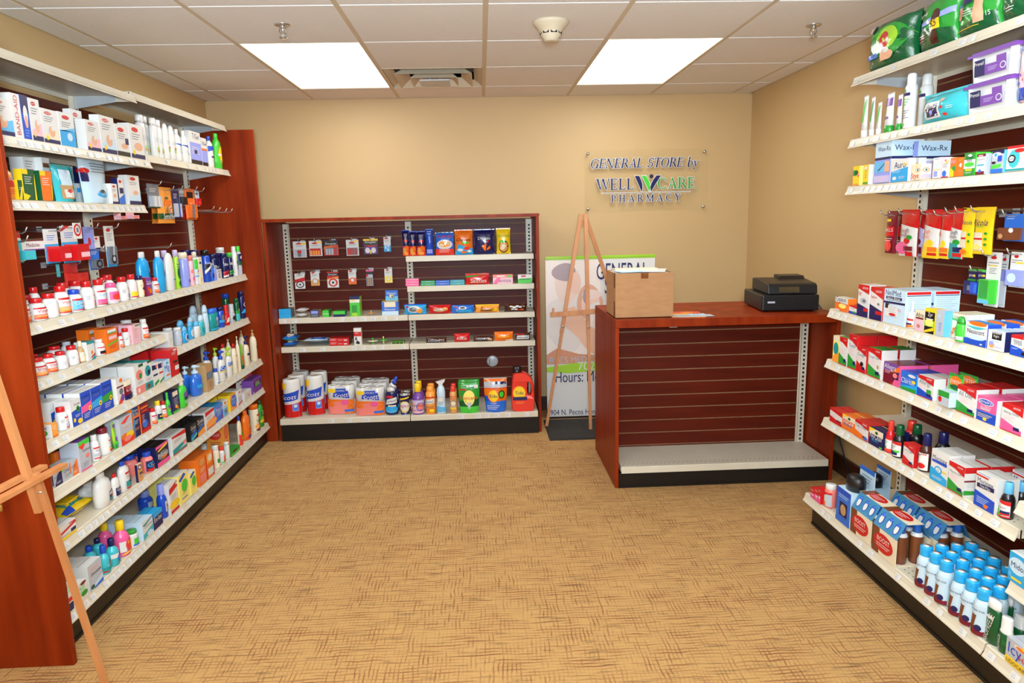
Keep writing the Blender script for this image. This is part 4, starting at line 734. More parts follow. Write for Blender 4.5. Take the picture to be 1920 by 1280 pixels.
('box',0.396,3.925,0.3906,0.118,0.093,0.059,90,'bQQ','tPepcid@50,66,84,W;l20,48,60,3,7,X;l20,90,60,1,6,W;e80,16,10,6R', 'bright blue acid reducer box with white lettering', 9),
('box',0.331,3.925,0.3906,0.118,0.093,0.059,90,'bQQ','tPepcid@50,66,84,W;l20,48,60,3,7,X;l20,90,60,1,6,W;e80,16,10,6R', 'bright blue acid reducer box behind the front one', 9),
('box',0.401,4.023,0.3906,0.07,0.091,0.05,90,'WWW','r0,0,100,52A;e50,84,24,8O;l20,66,60,2,7,E;e50,30,26,12E', 'narrow white and blue antacid box', 9),
('box',0.391,4.154,0.3906,0.101,0.096,0.07,90,'oYY','e60,54,46,38b;tPepcid@60,66,60,W;l30,50,60,3,7,X;r80,10,96,20R', 'golden antacid box with blue oval', 9),
('box',0.316,4.154,0.3906,0.101,0.096,0.07,90,'oYY','e60,54,46,38b;tPepcid@60,66,60,W;l30,50,60,3,7,X;r80,10,96,20R', 'golden antacid box behind the front one', 9),
('box',0.381,4.275,0.3906,0.074,0.092,0.089,90,'WWW','e50,84,24,6r;l20,50,60,4,8,E;q0,0,100,14,100,24,0,10R', 'white laxative box with grey lettering, fifth left shelf', 9),
('box',0.396,4.418,0.3906,0.137,0.052,0.059,90,'WWW','l20,70,60,3,10,k;e60,40,14,10c;l20,30,60,3,8,S', 'low white laxative box in front of the hanging tab card', 9),
('box',0.348,4.521,0.3906,0.123,0.096,0.014,90,'WWW','r30,70,54,80K;e50,50,14,7c', 'tall white tab card box behind the low white laxative box', 9),
('box',0.391,4.614,0.3906,0.188,0.09,0.07,90,'VVV','r20,40,86,84K;tIMAX@52,66,44,W;r26,44,80,54g;r0,0,10,14W', 'purple antacid box with a black window at far shelf end', 9),
('box',0.33,4.686,0.3906,0.088,0.11,0.05,90,'POJ','e60,50,30,20O', 'pink and orange antacid box stacked behind the purple box', 9),
('box',0.403,2.375,0.1386,0.03,0.115,0.07,90,'WWG','l20,80,60,3,9,g;r0,30,100,44R;r0,0,100,26N', 'white and green fibre box peeping out beside the easel leg', 10),
('box',0.332,2.38,0.1386,0.04,0.113,0.07,90,'RDD','r0,60,100,80W;r0,20,100,40N;r0,0,100,12R', 'red and green striped box against the left end panel, bottom shelf', 10),
('box',0.232,2.555,0.1386,0.075,0.064,0.059,90,'DDD','r0,60,100,80Y', 'green and yellow box at the back of bottom left shelf', 10),
('box',0.403,2.447,0.1386,0.069,0.066,0.07,90,'WWW','e70,90,26,10M;tFREE@50,68,60,g;e70,30,30,16G;l14,50,60,2,8,g', 'white and lime box just right of the easel leg', 10),
('box',0.396,2.543,0.1386,0.092,0.1,0.085,90,'SWW','l14,80,60,2,6,O;tDocusate@56,60,76,K;q0,0,100,0,100,34,40,18X;q30,0,100,0,100,16,30,6b;e20,12,14,8D', 'white laxative box with a blue corner, bottom left shelf', 10),
('box',0.305,2.543,0.1386,0.092,0.1,0.085,90,'SWW','l14,80,60,2,6,O;tDocusate@56,60,76,K;q0,0,100,0,100,34,40,18X;q30,0,100,0,100,16,30,6b;e20,12,14,8D', 'white laxative box behind the blue cornered one', 10),
('round',0.417,2.646,0.1386,0.04,0.116,0,90,'tB','r50,66,100,90R;l30,60,50,3,7,W;r0,20,100,50T;r0,8,30,20R', 'front aqua mouthwash bottle with blue ribbed cap', 10),
('round',0.414,2.714,0.1386,0.048,0.113,0,90,'tN','r0,60,50,96W;r40,30,100,76b;r50,10,100,30T;l50,60,40,3,8,W', 'aqua mouthwash bottle with plain navy cap beside the pink bottle', 10),
('round',0.326,2.71,0.1386,0.047,0.086,0,90,'tB','', 'back aqua mouthwash bottle with blue ribbed cap', 10),
('round',0.306,2.807,0.1386,0.045,0.073,0,90,'tN','', 'back aqua mouthwash bottle with plain navy cap', 10),
('round',0.406,2.804,0.1386,0.063,0.15,0,90,'PY','r0,20,30,90W;e66,60,40,36r;tPepto@66,74,60,Y;q0,0,100,20,100,34,20,14Y', 'front pink stomach liquid bottle with yellow cap', 10),
('round',0.312,2.857,0.1386,0.053,0.118,0,90,'PY','', 'back pink stomach liquid bottle with yellow cap', 10),
('wide',0.415,2.872,0.1386,0.046,0.077,0,90,'WGW','r20,20,60,80g;r14,10,66,26b', 'white tub with green lid beside the pink bottle', 10),
('box',0.398,2.97,0.1386,0.095,0.083,0.08,90,'WXX','q0,80,100,96,100,88,20,70T;tDulcolax@56,66,76,E;q0,0,100,20,100,50,0,30t;e60,20,24,12X', 'white and aqua laxative box with teal stroke, bottom left shelf', 10),
('box',0.313,2.97,0.1386,0.095,0.083,0.08,90,'WXX','q0,80,100,96,100,88,20,70T;tDulcolax@56,66,76,E;q0,0,100,20,100,50,0,30t;e60,20,24,12X', 'white and aqua laxative box behind the front one', 10),
('box',0.42,3.068,0.1386,0.087,0.077,0.035,90,'NBQ','tEx-lax@50,56,84,W;r0,74,100,100Q;e70,24,24,16N', 'small blue laxative box before the blue bottles', 10),
('box',0.381,3.068,0.1386,0.087,0.077,0.035,90,'NBQ','tEx-lax@50,56,84,W;r0,74,100,100Q;e70,24,24,16N', 'small blue laxative box behind its twin', 10),
('syrup',0.41,3.176,0.1386,0.045,0.163,0,90,'BU','r30,30,90,100S;e60,70,20,10R;l36,60,46,4,8,E', 'front royal blue magnesia bottle with white capped top', 10, 'magnesia_bottle'),
('syrup',0.283,3.278,0.1386,0.066,0.095,0,90,'BU','r20,30,90,90S', 'back royal blue magnesia bottle with lilac cap', 10, 'magnesia_bottle'),
('box',0.408,3.244,0.1386,0.089,0.145,0.059,90,'WWW','q0,64,100,76,100,96,0,84R;l20,56,60,3,6,E;e50,26,60,14Y;r0,0,100,10R;r80,84,100,92W', 'white medicine box with crimson band and yellow foot, bottom left shelf', 10),
('box',0.401,3.358,0.1386,0.104,0.147,0.074,90,'yyW','e60,56,34,22g;q0,84,60,100,80,90,20,76B;l30,34,50,2,6,E;r20,14,80,18b', 'left yellow and white enema box on the bottom left shelf', 10),
('box',0.321,3.361,0.1386,0.097,0.147,0.074,90,'yyW','e60,56,34,22g;q0,84,60,100,80,90,20,76B;l30,34,50,2,6,E;r20,14,80,18b', 'yellow and white box behind the left yellow one', 10),
('box',0.401,3.471,0.1386,0.078,0.114,0.074,90,'yyW','e60,56,34,22g;q0,84,60,100,80,90,20,76B;l30,34,50,2,6,E', 'right yellow and white box next to the orange boxes', 10),
('box',0.388,3.7,0.1386,0.092,0.138,0.1,90,'ORO','r0,60,100,100o;e50,80,30,14C;r10,10,90,40W;r88,0,100,100R', 'orange and white fibre box with red edge, front of bottom left shelf', 10),
('box',0.388,3.594,0.1386,0.098,0.145,0.1,90,'OOO','e50,84,36,12Z;r10,10,90,40c;l20,60,60,3,6,W', 'orange fibre box left of the red edged one', 10),
('wide',0.417,3.832,0.1386,0.041,0.133,0,90,'CWC','r20,30,60,60G;r50,60,80,90R', 'clear jar with broad white lid, bottom left shelf', 10),
('jar',0.42,3.911,0.1386,0.034,0.099,0,90,'Wr','e60,60,30,30O;q30,10,90,30,90,60,30,40r;r0,0,100,12g', 'white bottle with red orange cap, bottom left shelf', 10),
('can',0.418,4.0,0.1386,0.032,0.099,0,90,'WW','r60,10,90,20R;l50,40,40,3,8,S', 'white canister with white lid left of the green pack', 10, 'powder_canister'),
('can',0.26,4.077,0.1386,0.04,0.071,0,90,'WW','', 'white canister with white lid in the back of bottom left shelf', 10, 'powder_canister'),
('box',0.413,4.089,0.1386,0.142,0.032,0.05,90,'GGG','r0,0,100,40g;e40,70,26,20h', 'low green fibre pack beside the orange fibre bags', 10),
('box',0.337,4.097,0.1386,0.086,0.181,0.1,90,'ooO','e50,72,32,24r;e50,72,24,18O;l20,40,60,2,7,M;r0,0,100,16r|e50,70,36,18r;tmucil@50,70,50,W;l20,44,60,2,6,M', 'front orange fibre carton with a red oval', 10),
('box',0.239,4.171,0.1386,0.144,0.131,0.089,90,'ooO','e50,60,36,20r', 'orange fibre carton in the back of the bottom left shelf', 10),
('sham',0.424,4.214,0.1386,0.046,0.194,0,90,'CB','q0,0,100,0,100,40,0,60r;e60,60,20,16g;e60,34,20,10Y', 'white and orange powder bottle with blue cap, bottom left shelf', 10, 'powder_bottle'),
('sham',0.412,4.364,0.1386,0.088,0.19,0,90,'OO','e70,86,24,8r;q0,0,100,0,100,40,40,60r;r30,4,90,14B', 'orange powder bottle with orange cap, bottom left shelf', 10, 'powder_bottle'),
('can',0.407,4.546,0.1386,0.062,0.181,0,90,'CO','e50,78,22,6R;tNatural@60,52,70,K;tFiber@60,42,50,K;e50,24,40,10o;e50,6,34,6M', 'cream fibre canister with orange lid, bottom left shelf', 10, 'powder_canister'),
('sham',0.419,4.645,0.1386,0.065,0.18,0,90,'GD','q0,20,60,20,90,84,30,90Y;r20,60,90,86D;l30,76,50,2,8,W', 'green and yellow dish soap bottle at far end of bottom left shelf', 10, 'soap_bottle'),
('card',0.657,5.06,1.2458,0.092,0.113,0.018,0,'WS','e44,86,22,5R;r64,80,96,92Y;l20,74,60,2,5,E|r30,50,70,90R;r34,0,66,50E', 'white battery card with one small battery, top row far left', 11, 'battery_card'),
('card',0.769,5.06,1.2537,0.09,0.107,0.018,0,'WR','e44,84,22,6R;r64,84,96,96Y;l20,72,60,2,5,E|r4,0,22,70o;r28,0,46,70o;r52,0,70,70o;r76,0,94,70o', 'white battery card with four gold batteries, second in top row', 11, 'battery_card'),
('card',0.878,5.06,1.2552,0.1,0.107,0.018,0,'KE','r0,0,100,60r;r0,20,60,56O;t/Energizer@50,76,80,W;q0,60,100,70,100,64,0,54O|r6,0,24,90S;r30,0,48,90S;r54,0,72,90S;r78,0,96,90R', 'black and orange battery card, third in top row', 11, 'battery_card'),
('card',1.028,5.06,1.2497,0.088,0.112,0.018,0,'WE','e46,82,24,6R;r64,86,96,96Y;l20,72,60,2,5,E|r4,0,20,90R;r28,0,44,90R;r52,0,68,90R;r76,0,92,90R', 'white battery card with thin red batteries, fourth in top row', 11, 'battery_card'),
('card',1.157,5.06,1.2543,0.104,0.111,0.018,0,'KV','r0,88,100,100Y;t/Energizer@50,78,80,W;q0,60,100,60,60,50,40,50R|e25,50,20,40W;e75,50,20,40W;r45,0,55,50Y', 'black and yellow battery card with two large batteries, fifth in top row', 11, 'battery_card'),
('card',1.274,5.06,1.2721,0.049,0.103,0.018,0,'W','r0,0,100,44Q;e26,30,16,12X;e66,40,16,12X;e60,14,16,10X;e40,92,30,6R;l14,80,70,3,6,E', 'narrow white and blue hearing battery card, top row far right', 11, 'battery_card'),
('card',0.642,5.06,1.024,0.071,0.109,0.018,0,'W','q0,40,100,50,100,76,0,60R;l20,90,60,2,6,K;e50,28,40,22K;e50,28,30,16W;e50,28,10,6K', 'white card with a red ring of button cells, lower row far left', 11, 'battery_card'),
('card',0.75,5.06,1.0433,0.061,0.101,0.018,0,'W','q0,0,100,0,100,44,0,36Z;e50,32,36,20k;e50,32,24,14W;e30,92,20,6R;l14,80,70,3,6,E', 'white and brown hearing battery card, second in lower row', 11, 'battery_card'),
('card',0.876,5.06,1.0268,0.081,0.113,0.018,0,'R','r0,74,100,92K;t/Energizer@50,82,80,W;r0,0,100,56W;q0,56,100,70,100,62,0,50o;e50,32,40,26R;e50,32,26,18W;e50,32,10,8K', 'red and black button cell card, third in lower row', 11, 'battery_card'),
('card',1.014,5.06,1.0471,0.055,0.1,0.018,0,'W','q0,0,100,0,100,46,0,40O;e50,30,36,18r;e50,30,22,12W;e30,92,20,6R;l14,80,70,3,6,E', 'white and orange hearing battery card, fourth in lower row', 11, 'battery_card'),
('card',1.136,5.06,1.0331,0.047,0.116,0.018,0,'SE','r0,70,100,88K;r0,88,100,100P;r0,56,30,70R|r20,0,40,100k;r60,0,80,100k', 'narrow silver card of thin batteries, fifth in lower row', 11, 'battery_card'),
('card',1.271,5.06,1.0512,0.055,0.099,0.018,0,'W','r0,0,100,46y;e50,26,36,18Y;e50,26,22,10W;e40,92,20,6R;l14,80,70,3,6,E', 'white and yellow hearing battery card, lower row far right', 11, 'battery_card'),
('box',0.571,4.922,0.8406,0.081,0.064,0.1,0,'QEK','r0,49,100,51b', 'stacked bright blue tissue box at the left end of middle shelf', 12, 'tissue_box'),
('soft',0.681,4.922,0.8736,0.078,0.03,0.1,0,'W','', 'upper white glasses case of the stacked pair', 12, 'glasses_case'),
('soft',0.68,4.922,0.8406,0.076,0.03,0.1,0,'W','', 'lower white glasses case of the stacked pair', 12, 'glasses_case'),
('box',0.774,4.917,0.8406,0.056,0.047,0.089,0,'NkE','r8,54,92,94U;r8,6,92,46E', 'grey purple glasses case pair with dark rim', 12, 'glasses_case'),
('box',0.85,4.917,0.8406,0.042,0.047,0.089,0,'gGG','r0,44,100,50W', 'green plastic medicine cup tray with clear lid', 12, 'pill_cutter'),
('box',0.942,4.912,0.8406,0.08,0.039,0.08,0,'gTG','r0,0,100,42N', 'green topped dark blue pill cutter', 12, 'pill_cutter'),
('box',1.053,4.892,0.8406,0.069,0.136,0.04,0,'gLN','r0,85,100,100N;r0,70,100,86W;r4,78,52,84Y;r20,10,70,56G;r20,0,70,18L', 'tall lime green pill crusher pack with navy top', 12, 'pill_crusher_pack'),
('box',1.053,4.937,0.8406,0.069,0.136,0.04,0,'gLN','r0,85,100,100N;r0,70,100,86W;r4,78,52,84Y;r20,10,70,56G;r20,0,70,18L', 'lime green pill crusher pack behind the front one', 12, 'pill_crusher_pack'),
('spin',1.16,4.899,0.8406,0.054,0.035,0,0,'So','', 'small chrome and gold spinning trinket on middle shelf', 12),
('box',1.295,4.912,0.8406,0.113,0.095,0.08,0,'bUY','r16,60,84,98C;tKleenex@50,44,66,W;r0,0,100,30X', 'lower blue pocket tissue carton with open front', 12, 'tissue_box'),
('box',1.3,4.959,0.9236,0.087,0.083,0.011,0,'bAb','tKleenex@50,76,74,W;r0,0,100,50A;e50,50,24,20E;e50,50,18,15W;e55,48,10,10E;l20,64,60,1,5,W', 'upper blue display card of the pocket tissue carton', 12, 'tissue_display_card'),
('soft',0.586,4.932,0.6686,0.099,0.05,0.119,0,'tC','r0,0,100,70b;e50,40,26,36C;e74,74,12,20Y;tWIPE@50,40,30,N', 'upper turquoise pack of wet wipes with a yellow dot', 13),
('soft',0.583,4.932,0.6366,0.089,0.032,0.119,0,'bC','e50,50,26,36C;tWIPE@50,50,30,N', 'lower blue pack of wet wipes under the turquoise one', 13),
('soft',0.763,4.932,0.6606,0.172,0.03,0.119,0,'X','r30,10,90,60b;l40,60,40,3,16,W', 'upper silver and blue pack of cleansing wipes', 13),
('soft',0.766,5.053,0.6366,0.174,0.026,0.119,0,'X','r30,10,90,60b;l40,60,40,3,16,W', 'lower silver and blue pack of cleansing wipes', 13),
('box',0.93,4.927,0.6626,0.136,0.026,0.11,0,'RHR','l6,74,30,2,26,W;l45,50,20,1,26,W;r74,30,90,60W', 'upper red flat first aid box of two', 13),
('box',0.929,4.927,0.6366,0.136,0.026,0.11,0,'RHR','l6,74,30,2,26,W;l45,50,20,1,26,W;r74,30,90,60W', 'lower red flat first aid box of two', 13),
('box',1.06,4.892,0.6366,0.052,0.12,0.04,0,'WCW','r0,52,100,78R;r0,78,100,84W;tTRAP@40,70,50,W;q20,10,60,4,80,14,40,30K;q16,30,40,30,34,50,20,46K', 'upright white box with red front and a black mouse trap drawing', 13, 'small_box'),
('spin',1.158,4.911,0.6366,0.077,0.043,0,0,'gC','', 'green and white spinning trinket on lower shelf', 13),
('spin',1.234,4.9,0.6366,0.054,0.053,0,0,'yg','', 'pale green egg shaped trinket lying on lower shelf', 13),
('box',1.335,4.907,0.6366,0.09,0.014,0.07,0,'LKG','e20,50,16,40K;e50,50,16,40K;e80,50,16,40K', 'flat green and black glasses case at shelf divider', 13, 'glasses_case'),
('bag',1.422,4.905,1.2466,0.047,0.171,0.044,0,'NB','r0,0,100,40r;e30,20,24,14Z;e70,30,24,12O;e50,10,34,8o;r30,56,80,66R;l30,86,50,2,6,W', 'first of three blue peanut bags at left of crisp shelf', 14),
('bag',1.47,4.905,1.2466,0.046,0.162,0.044,0,'NB','r0,0,100,40r;e30,20,24,14Z;e70,30,24,12O;e50,10,34,8o;r30,56,80,66R;l30,86,50,2,6,W', 'second of three blue peanut bags at left of crisp shelf', 14),
('bag',1.526,4.905,1.2466,0.061,0.161,0.044,0,'NB','r0,0,100,40r;e30,20,24,14Z;e70,30,24,12O;e50,10,34,8o;r30,56,80,66R;l30,86,50,2,6,W', 'third of three blue peanut bags at left of crisp shelf', 14),
('bag',1.585,4.905,1.2466,0.05,0.174,0.044,0,'BB','r10,8,90,24U;l20,92,60,2,8,W', 'bright blue peanut bag turned to show its back panel', 14),
('bag',1.689,4.91,1.2466,0.128,0.151,0.054,0,'bN','tRUFFLES@50,84,76,R;e50,48,44,22W;e50,50,32,14o;r0,0,100,28r;l20,22,60,2,8,W', 'dark teal potato crisp bag with orange foot', 14),
('bag',1.821,4.91,1.2466,0.126,0.165,0.054,0,'OO','t/Cheetos@50,62,80,K;e60,50,20,5g;q0,0,100,0,100,24,20,44Q;e30,20,16,6W;e66,26,16,7r;e80,14,12,5W;e50,10,16,5O', 'orange cheese puff bag with blue foot', 14),
('bag',1.962,4.91,1.2466,0.146,0.165,0.054,0,'NN','tDoritos@50,66,60,W;q60,52,74,60,72,50,66,46R;q36,34,62,44,56,14,52,14O;q60,22,78,36,80,24,64,16O', 'navy tortilla chip bag with two orange triangles', 14),
('bag',2.096,4.91,1.2466,0.098,0.168,0.054,0,'YY','tFUNYUNS@50,72,84,G;e50,30,36,26K;e50,30,32,22Z;e50,32,20,8C;e40,22,16,6C;e40,50,24,5g', 'yellow onion ring bag with a green lettered ring picture', 14),
('bag',2.096,4.974,1.2466,0.098,0.168,0.054,0,'YY','tFUNYUNS@50,72,84,G;e50,30,36,26K;e50,30,32,22Z;e50,32,20,8C;e40,22,16,6C;e40,50,24,5g', 'yellow green onion ring bag behind the front one', 14),
('box',1.455,4.907,1.0386,0.09,0.017,0.05,0,'PPJ','r0,60,100,77J;l30,50,40,1,20,W', 'first pink gum pack counted from the shelf up', 15, 'gum_pack'),
('box',1.456,4.907,1.0556,0.09,0.017,0.05,0,'PPJ','r0,60,100,77J;l30,50,40,1,20,W', 'second pink gum pack counted from the shelf up', 15, 'gum_pack'),
('box',1.456,4.907,1.0726,0.09,0.017,0.05,0,'PPJ','r0,60,100,77J;l30,50,40,1,20,W', 'third pink gum pack counted from the shelf up', 15, 'gum_pack'),
('box',1.564,4.907,1.0386,0.095,0.017,0.05,0,'GGG','r0,60,100,77A;l30,50,40,1,20,W', 'first green gum pack counted from the shelf up', 15, 'gum_pack'),
('box',1.565,4.907,1.0556,0.095,0.017,0.05,0,'GGG','r0,60,100,77A;l30,50,40,1,20,W', 'second green gum pack counted from the shelf up', 15, 'gum_pack'),
('box',1.665,4.907,1.0386,0.096,0.017,0.05,0,'BBB','r0,60,100,77A;l30,50,40,1,20,W', 'first blue gum pack counted from the shelf up', 15, 'gum_pack'),
('box',1.666,4.907,1.0556,0.096,0.017,0.05,0,'BBB','r0,60,100,77A;l30,50,40,1,20,W', 'second blue gum pack counted from the shelf up', 15, 'gum_pack'),
('box',1.768,4.907,1.0386,0.098,0.017,0.05,0,'TTA','r0,60,100,77A;l30,50,40,1,20,W', 'first teal gum pack counted from the shelf up', 15, 'gum_pack'),
('box',1.768,4.907,1.0556,0.098,0.017,0.05,0,'TTA','r0,60,100,77A;l30,50,40,1,20,W', 'second teal gum pack counted from the shelf up', 15, 'gum_pack'),
('bars',1.907,4.897,1.0386,0.165,0.068,0.029,0,'RR','tSkittles@55,40,70,W;q0,70,60,90,90,100,0,90G;l20,20,60,1,10,Y', 'red candy bags propped between gum and the pale mint roll box', 15, 'candy_bag'),
('bars',1.907,4.937,1.0386,0.165,0.068,0.029,0,'RR','tSkittles@55,40,70,W;q0,70,60,90,90,100,0,90G;l20,20,60,1,10,Y', 'red candy bag lying behind the front red one', 15, 'candy_bag'),
('box',2.085,4.907,1.0386,0.139,0.064,0.05,0,'JYO','tmentos@50,32,80,N;r0,66,100,100c;r20,76,60,90W;e82,80,12,12g;q0,0,20,0,40,66,20,66P', 'pink and yellow mint roll box', 15, 'candy_box'),
('box',2.238,4.907,1.0386,0.096,0.06,0.05,0,'WGW','q0,0,100,0,100,60,0,50g;e40,82,20,10R;r10,40,90,56G', 'green and white mint box at right end of the gum shelf', 15, 'candy_box'),
('bars',1.468,4.895,0.8406,0.155,0.065,0.044,0,'QB','e45,55,30,36W;e40,55,20,26E;e70,40,14,28o;e14,84,6,10R', 'bright blue sandwich cookie pack on middle shelf', 12, 'candy_pack'),
('bars',1.638,4.895,0.8406,0.151,0.055,0.044,0,'RR','e50,50,28,26k;l20,60,60,2,20,W;e76,60,14,20Z', 'red wafer cookie pack on middle shelf', 12, 'candy_pack'),
('bars',1.798,4.895,0.8406,0.159,0.054,0.044,0,'bN','e50,70,18,20W;e50,70,12,12N;l20,50,20,2,20,W;e20,80,6,10R;q30,0,90,0,90,50,30,40Q', 'blue round cookie pack on middle shelf', 12, 'candy_pack'),
('bars',1.971,4.895,0.8406,0.166,0.049,0.044,0,'oY','t/Reeses@50,60,60,H;r20,20,70,32K;e82,40,12,20Y', 'golden yellow peanut candy pack on middle shelf', 12, 'candy_pack'),
('bars',2.169,4.895,0.8406,0.158,0.054,0.044,0,'hh','e30,70,8,10W;e44,60,8,12W;e58,74,8,10W;e72,62,8,10W;e36,36,8,10W;e52,34,8,10W;e66,24,8,9R;e80,30,8,9O;e88,70,5,6W', 'dark brown chocolate candy pack at right end of middle shelf', 12, 'candy_pack'),
('bars',1.606,4.887,0.6366,0.146,0.031,0.029,0,'hh','tHERSHEYS@50,50,80,S', 'flat dark brown chocolate bar lying alone on lower shelf', 13, 'candy_bar'),
('bars',1.786,4.887,0.6366,0.109,0.054,0.029,0,'RR','t/KitKat@50,50,70,W', 'red wafer chocolate bar pack on lower shelf', 13, 'candy_bar'),
('bars',1.938,4.887,0.6366,0.145,0.035,0.029,0,'hh','tHERSHEYS@44,56,64,S;e84,40,12,22Z;e76,56,8,12W', 'brown almond chocolate bar on lower shelf', 13, 'candy_bar'),
('bars',2.081,4.887,0.6366,0.133,0.058,0.029,0,'OO','t/Reeses@50,58,64,Y;r60,0,100,16C', 'orange peanut cup pack on lower shelf', 13, 'candy_bar'),
('bars',2.216,4.887,0.6366,0.106,0.048,0.029,0,'hh','q6,16,92,16,94,70,10,70W;t/SNICKERS@50,44,78,N;r0,84,60,96R', 'brown white and blue nougat bar at right end of lower shelf', 13, 'candy_bar'),
('roll',0.607,4.771,0.1626,0.117,0.273,0,0,'WW','q0,0,100,0,100,42,0,34R;q0,40,80,50,88,76,0,62B;t/Scott@42,57,64,W,6;l10,40,40,1,5,W;r56,18,80,38U;r58,20,78,36b;e68,32,7,4X;q4,96,40,96,34,80,8,76Y;t1@18,86,5,r', 'front left paper towel roll in red and white wrap', 16),
('roll',0.607,4.896,0.1626,0.117,0.273,0,0,'WW','q0,0,100,0,100,42,0,34R;q0,40,80,50,88,76,0,62B;t/Scott@42,57,64,W,6;l10,40,40,1,5,W;r56,18,80,38U;r58,20,78,36b;e68,32,7,4X;q4,96,40,96,34,80,8,76Y;t1@18,86,5,r', 'left column paper towel roll, second row back', 16),
('roll',0.607,5.021,0.1626,0.117,0.273,0,0,'WW','q0,0,100,0,100,42,0,34R;q0,40,80,50,88,76,0,62B;t/Scott@42,57,64,W,6;l10,40,40,1,5,W;r56,18,80,38U;r58,20,78,36b;e68,32,7,4X;q4,96,40,96,34,80,8,76Y;t1@18,86,5,r', 'left column paper towel roll, third row back', 16),
('roll',0.754,4.819,0.1626,0.117,0.283,0,0,'WW','q0,0,100,0,100,42,0,34R;q0,40,80,50,88,76,0,62B;t/Scott@42,57,64,W,6;l10,40,40,1,5,W;r56,18,80,38U;r58,20,78,36b;e68,32,7,4X;q4,96,40,96,34,80,8,76Y;t1@18,86,5,r', 'front right paper towel roll in red and white wrap', 16),
('roll',0.754,4.949,0.1626,0.117,0.283,0,0,'WW','q0,0,100,0,100,42,0,34R;q0,40,80,50,88,76,0,62B;t/Scott@42,57,64,W,6;l10,40,40,1,5,W;r56,18,80,38U;r58,20,78,36b;e68,32,7,4X;q4,96,40,96,34,80,8,76Y;t1@18,86,5,r', 'right column paper towel roll behind the front one', 16),
('tp',0.928,4.847,0.1626,0.188,0.202,0.094,0,'WW','q0,0,100,0,100,50,0,54O;q0,0,64,0,70,16,0,30c;e50,30,50,16c;q22,62,84,56,80,84,26,78B;t/Scott@54,68,54,W,6;e66,42,14,10P;r34,76,72,92B;tDOUBLE@52,85,32,W;r6,78,32,92Y;r64,8,98,16b', 'left pack of toilet paper in coral and white wrap', 16),
('tp',0.928,4.972,0.1626,0.188,0.202,0.094,0,'WW','q0,0,100,0,100,50,0,54O;q0,0,64,0,70,16,0,30c;e50,30,50,16c;q22,62,84,56,80,84,26,78B;t/Scott@54,68,54,W,6;e66,42,14,10P;r34,76,72,92B;tDOUBLE@52,85,32,W;r6,78,32,92Y;r64,8,98,16b', 'coral toilet paper pack, left column, second row back', 16),
('tp',0.928,5.083,0.1626,0.188,0.202,0.094,0,'WW','q0,0,100,0,100,50,0,54O;q0,0,64,0,70,16,0,30c;e50,30,50,16c;q22,62,84,56,80,84,26,78B;t/Scott@54,68,54,W,6;e66,42,14,10P;r34,76,72,92B;tDOUBLE@52,85,32,W;r6,78,32,92Y;r64,8,98,16b', 'coral toilet paper pack, left column, third row back', 16),
('tp',1.139,4.79,0.1626,0.201,0.193,0.1,0,'WW','q0,0,100,0,100,50,0,54O;q0,0,64,0,70,16,0,30c;e50,30,50,16c;q22,62,84,56,80,84,26,78B;t/Scott@54,68,54,W,6;e66,42,14,10P;r34,76,72,92B;tDOUBLE@52,85,32,W;r6,78,32,92Y;r64,8,98,16b', 'right pack of toilet paper in coral and white wrap', 16),
('tp',1.139,4.915,0.1626,0.201,0.193,0.1,0,'WW','q0,0,100,0,100,50,0,54O;q0,0,64,0,70,16,0,30c;e50,30,50,16c;q22,62,84,56,80,84,26,78B;t/Scott@54,68,54,W,6;e66,42,14,10P;r34,76,72,92B;tDOUBLE@52,85,32,W;r6,78,32,92Y;r64,8,98,16b', 'coral toilet paper pack, right column, second row back', 16),
('tp',1.139,5.04,0.1626,0.201,0.193,0.1,0,'WW','q0,0,100,0,100,50,0,54O;q0,0,64,0,70,16,0,30c;e50,30,50,16c;q22,62,84,56,80,84,26,78B;t/Scott@54,68,54,W,6;e66,42,14,10P;r34,76,72,92B;tDOUBLE@52,85,32,W;r6,78,32,92Y;r64,8,98,16b', 'coral toilet paper pack, right column, third row back', 16),
('angle',1.288,4.755,0.1626,0.086,0.246,0,0,'NB','q10,46,90,56,88,88,20,74W;t/Lysol@50,66,62,N,6;r20,84,60,96R;e50,20,44,20Q;r30,36,80,44C;l20,8,60,1,6,S', 'front dark blue toilet cleaner bottle with angled neck', 16),
('angle',1.288,4.842,0.1626,0.086,0.246,0,0,'NB','q10,46,90,56,88,88,20,74W;t/Lysol@50,66,62,N,6;r20,84,60,96R;e50,20,44,20Q;r30,36,80,44C;l20,8,60,1,6,S', 'dark blue toilet cleaner bottle behind the front one', 16),
('tin',1.38,4.745,0.1626,0.066,0.153,0,0,'NS','e50,40,44,30Y;e50,42,38,24W;tAJAX@50,42,78,R;q14,76,90,88,90,96,14,84Y;l24,14,50,2,6,W', 'front blue cleanser can with red lettering', 16),
('tin',1.38,4.825,0.1626,0.066,0.153,0,0,'NS','e50,40,44,30Y;e50,42,38,24W;tAJAX@50,42,78,R;q14,76,90,88,90,96,14,84Y;l24,14,50,2,6,W', 'blue cleanser can behind the front one', 16),
('round',1.471,4.753,0.1626,0.081,0.213,0,0,'VYJ','t/Fabuloso@50,60,80,K;e70,50,30,34b;e70,50,24,26c;q0,80,100,80,100,100,0,100I;l20,24,60,2,8,V', 'purple floor cleaner bottle with yellow cap', 16, 'cleaner_bottle'),
('round',1.471,4.835,0.1626,0.081,0.213,0,0,'VYJ','t/Fabuloso@50,60,80,K;e70,50,30,34b;e70,50,24,26c;q0,80,100,80,100,100,0,100I;l20,24,60,2,8,V', 'purple floor cleaner bottle behind the front one', 16, 'cleaner_bottle'),
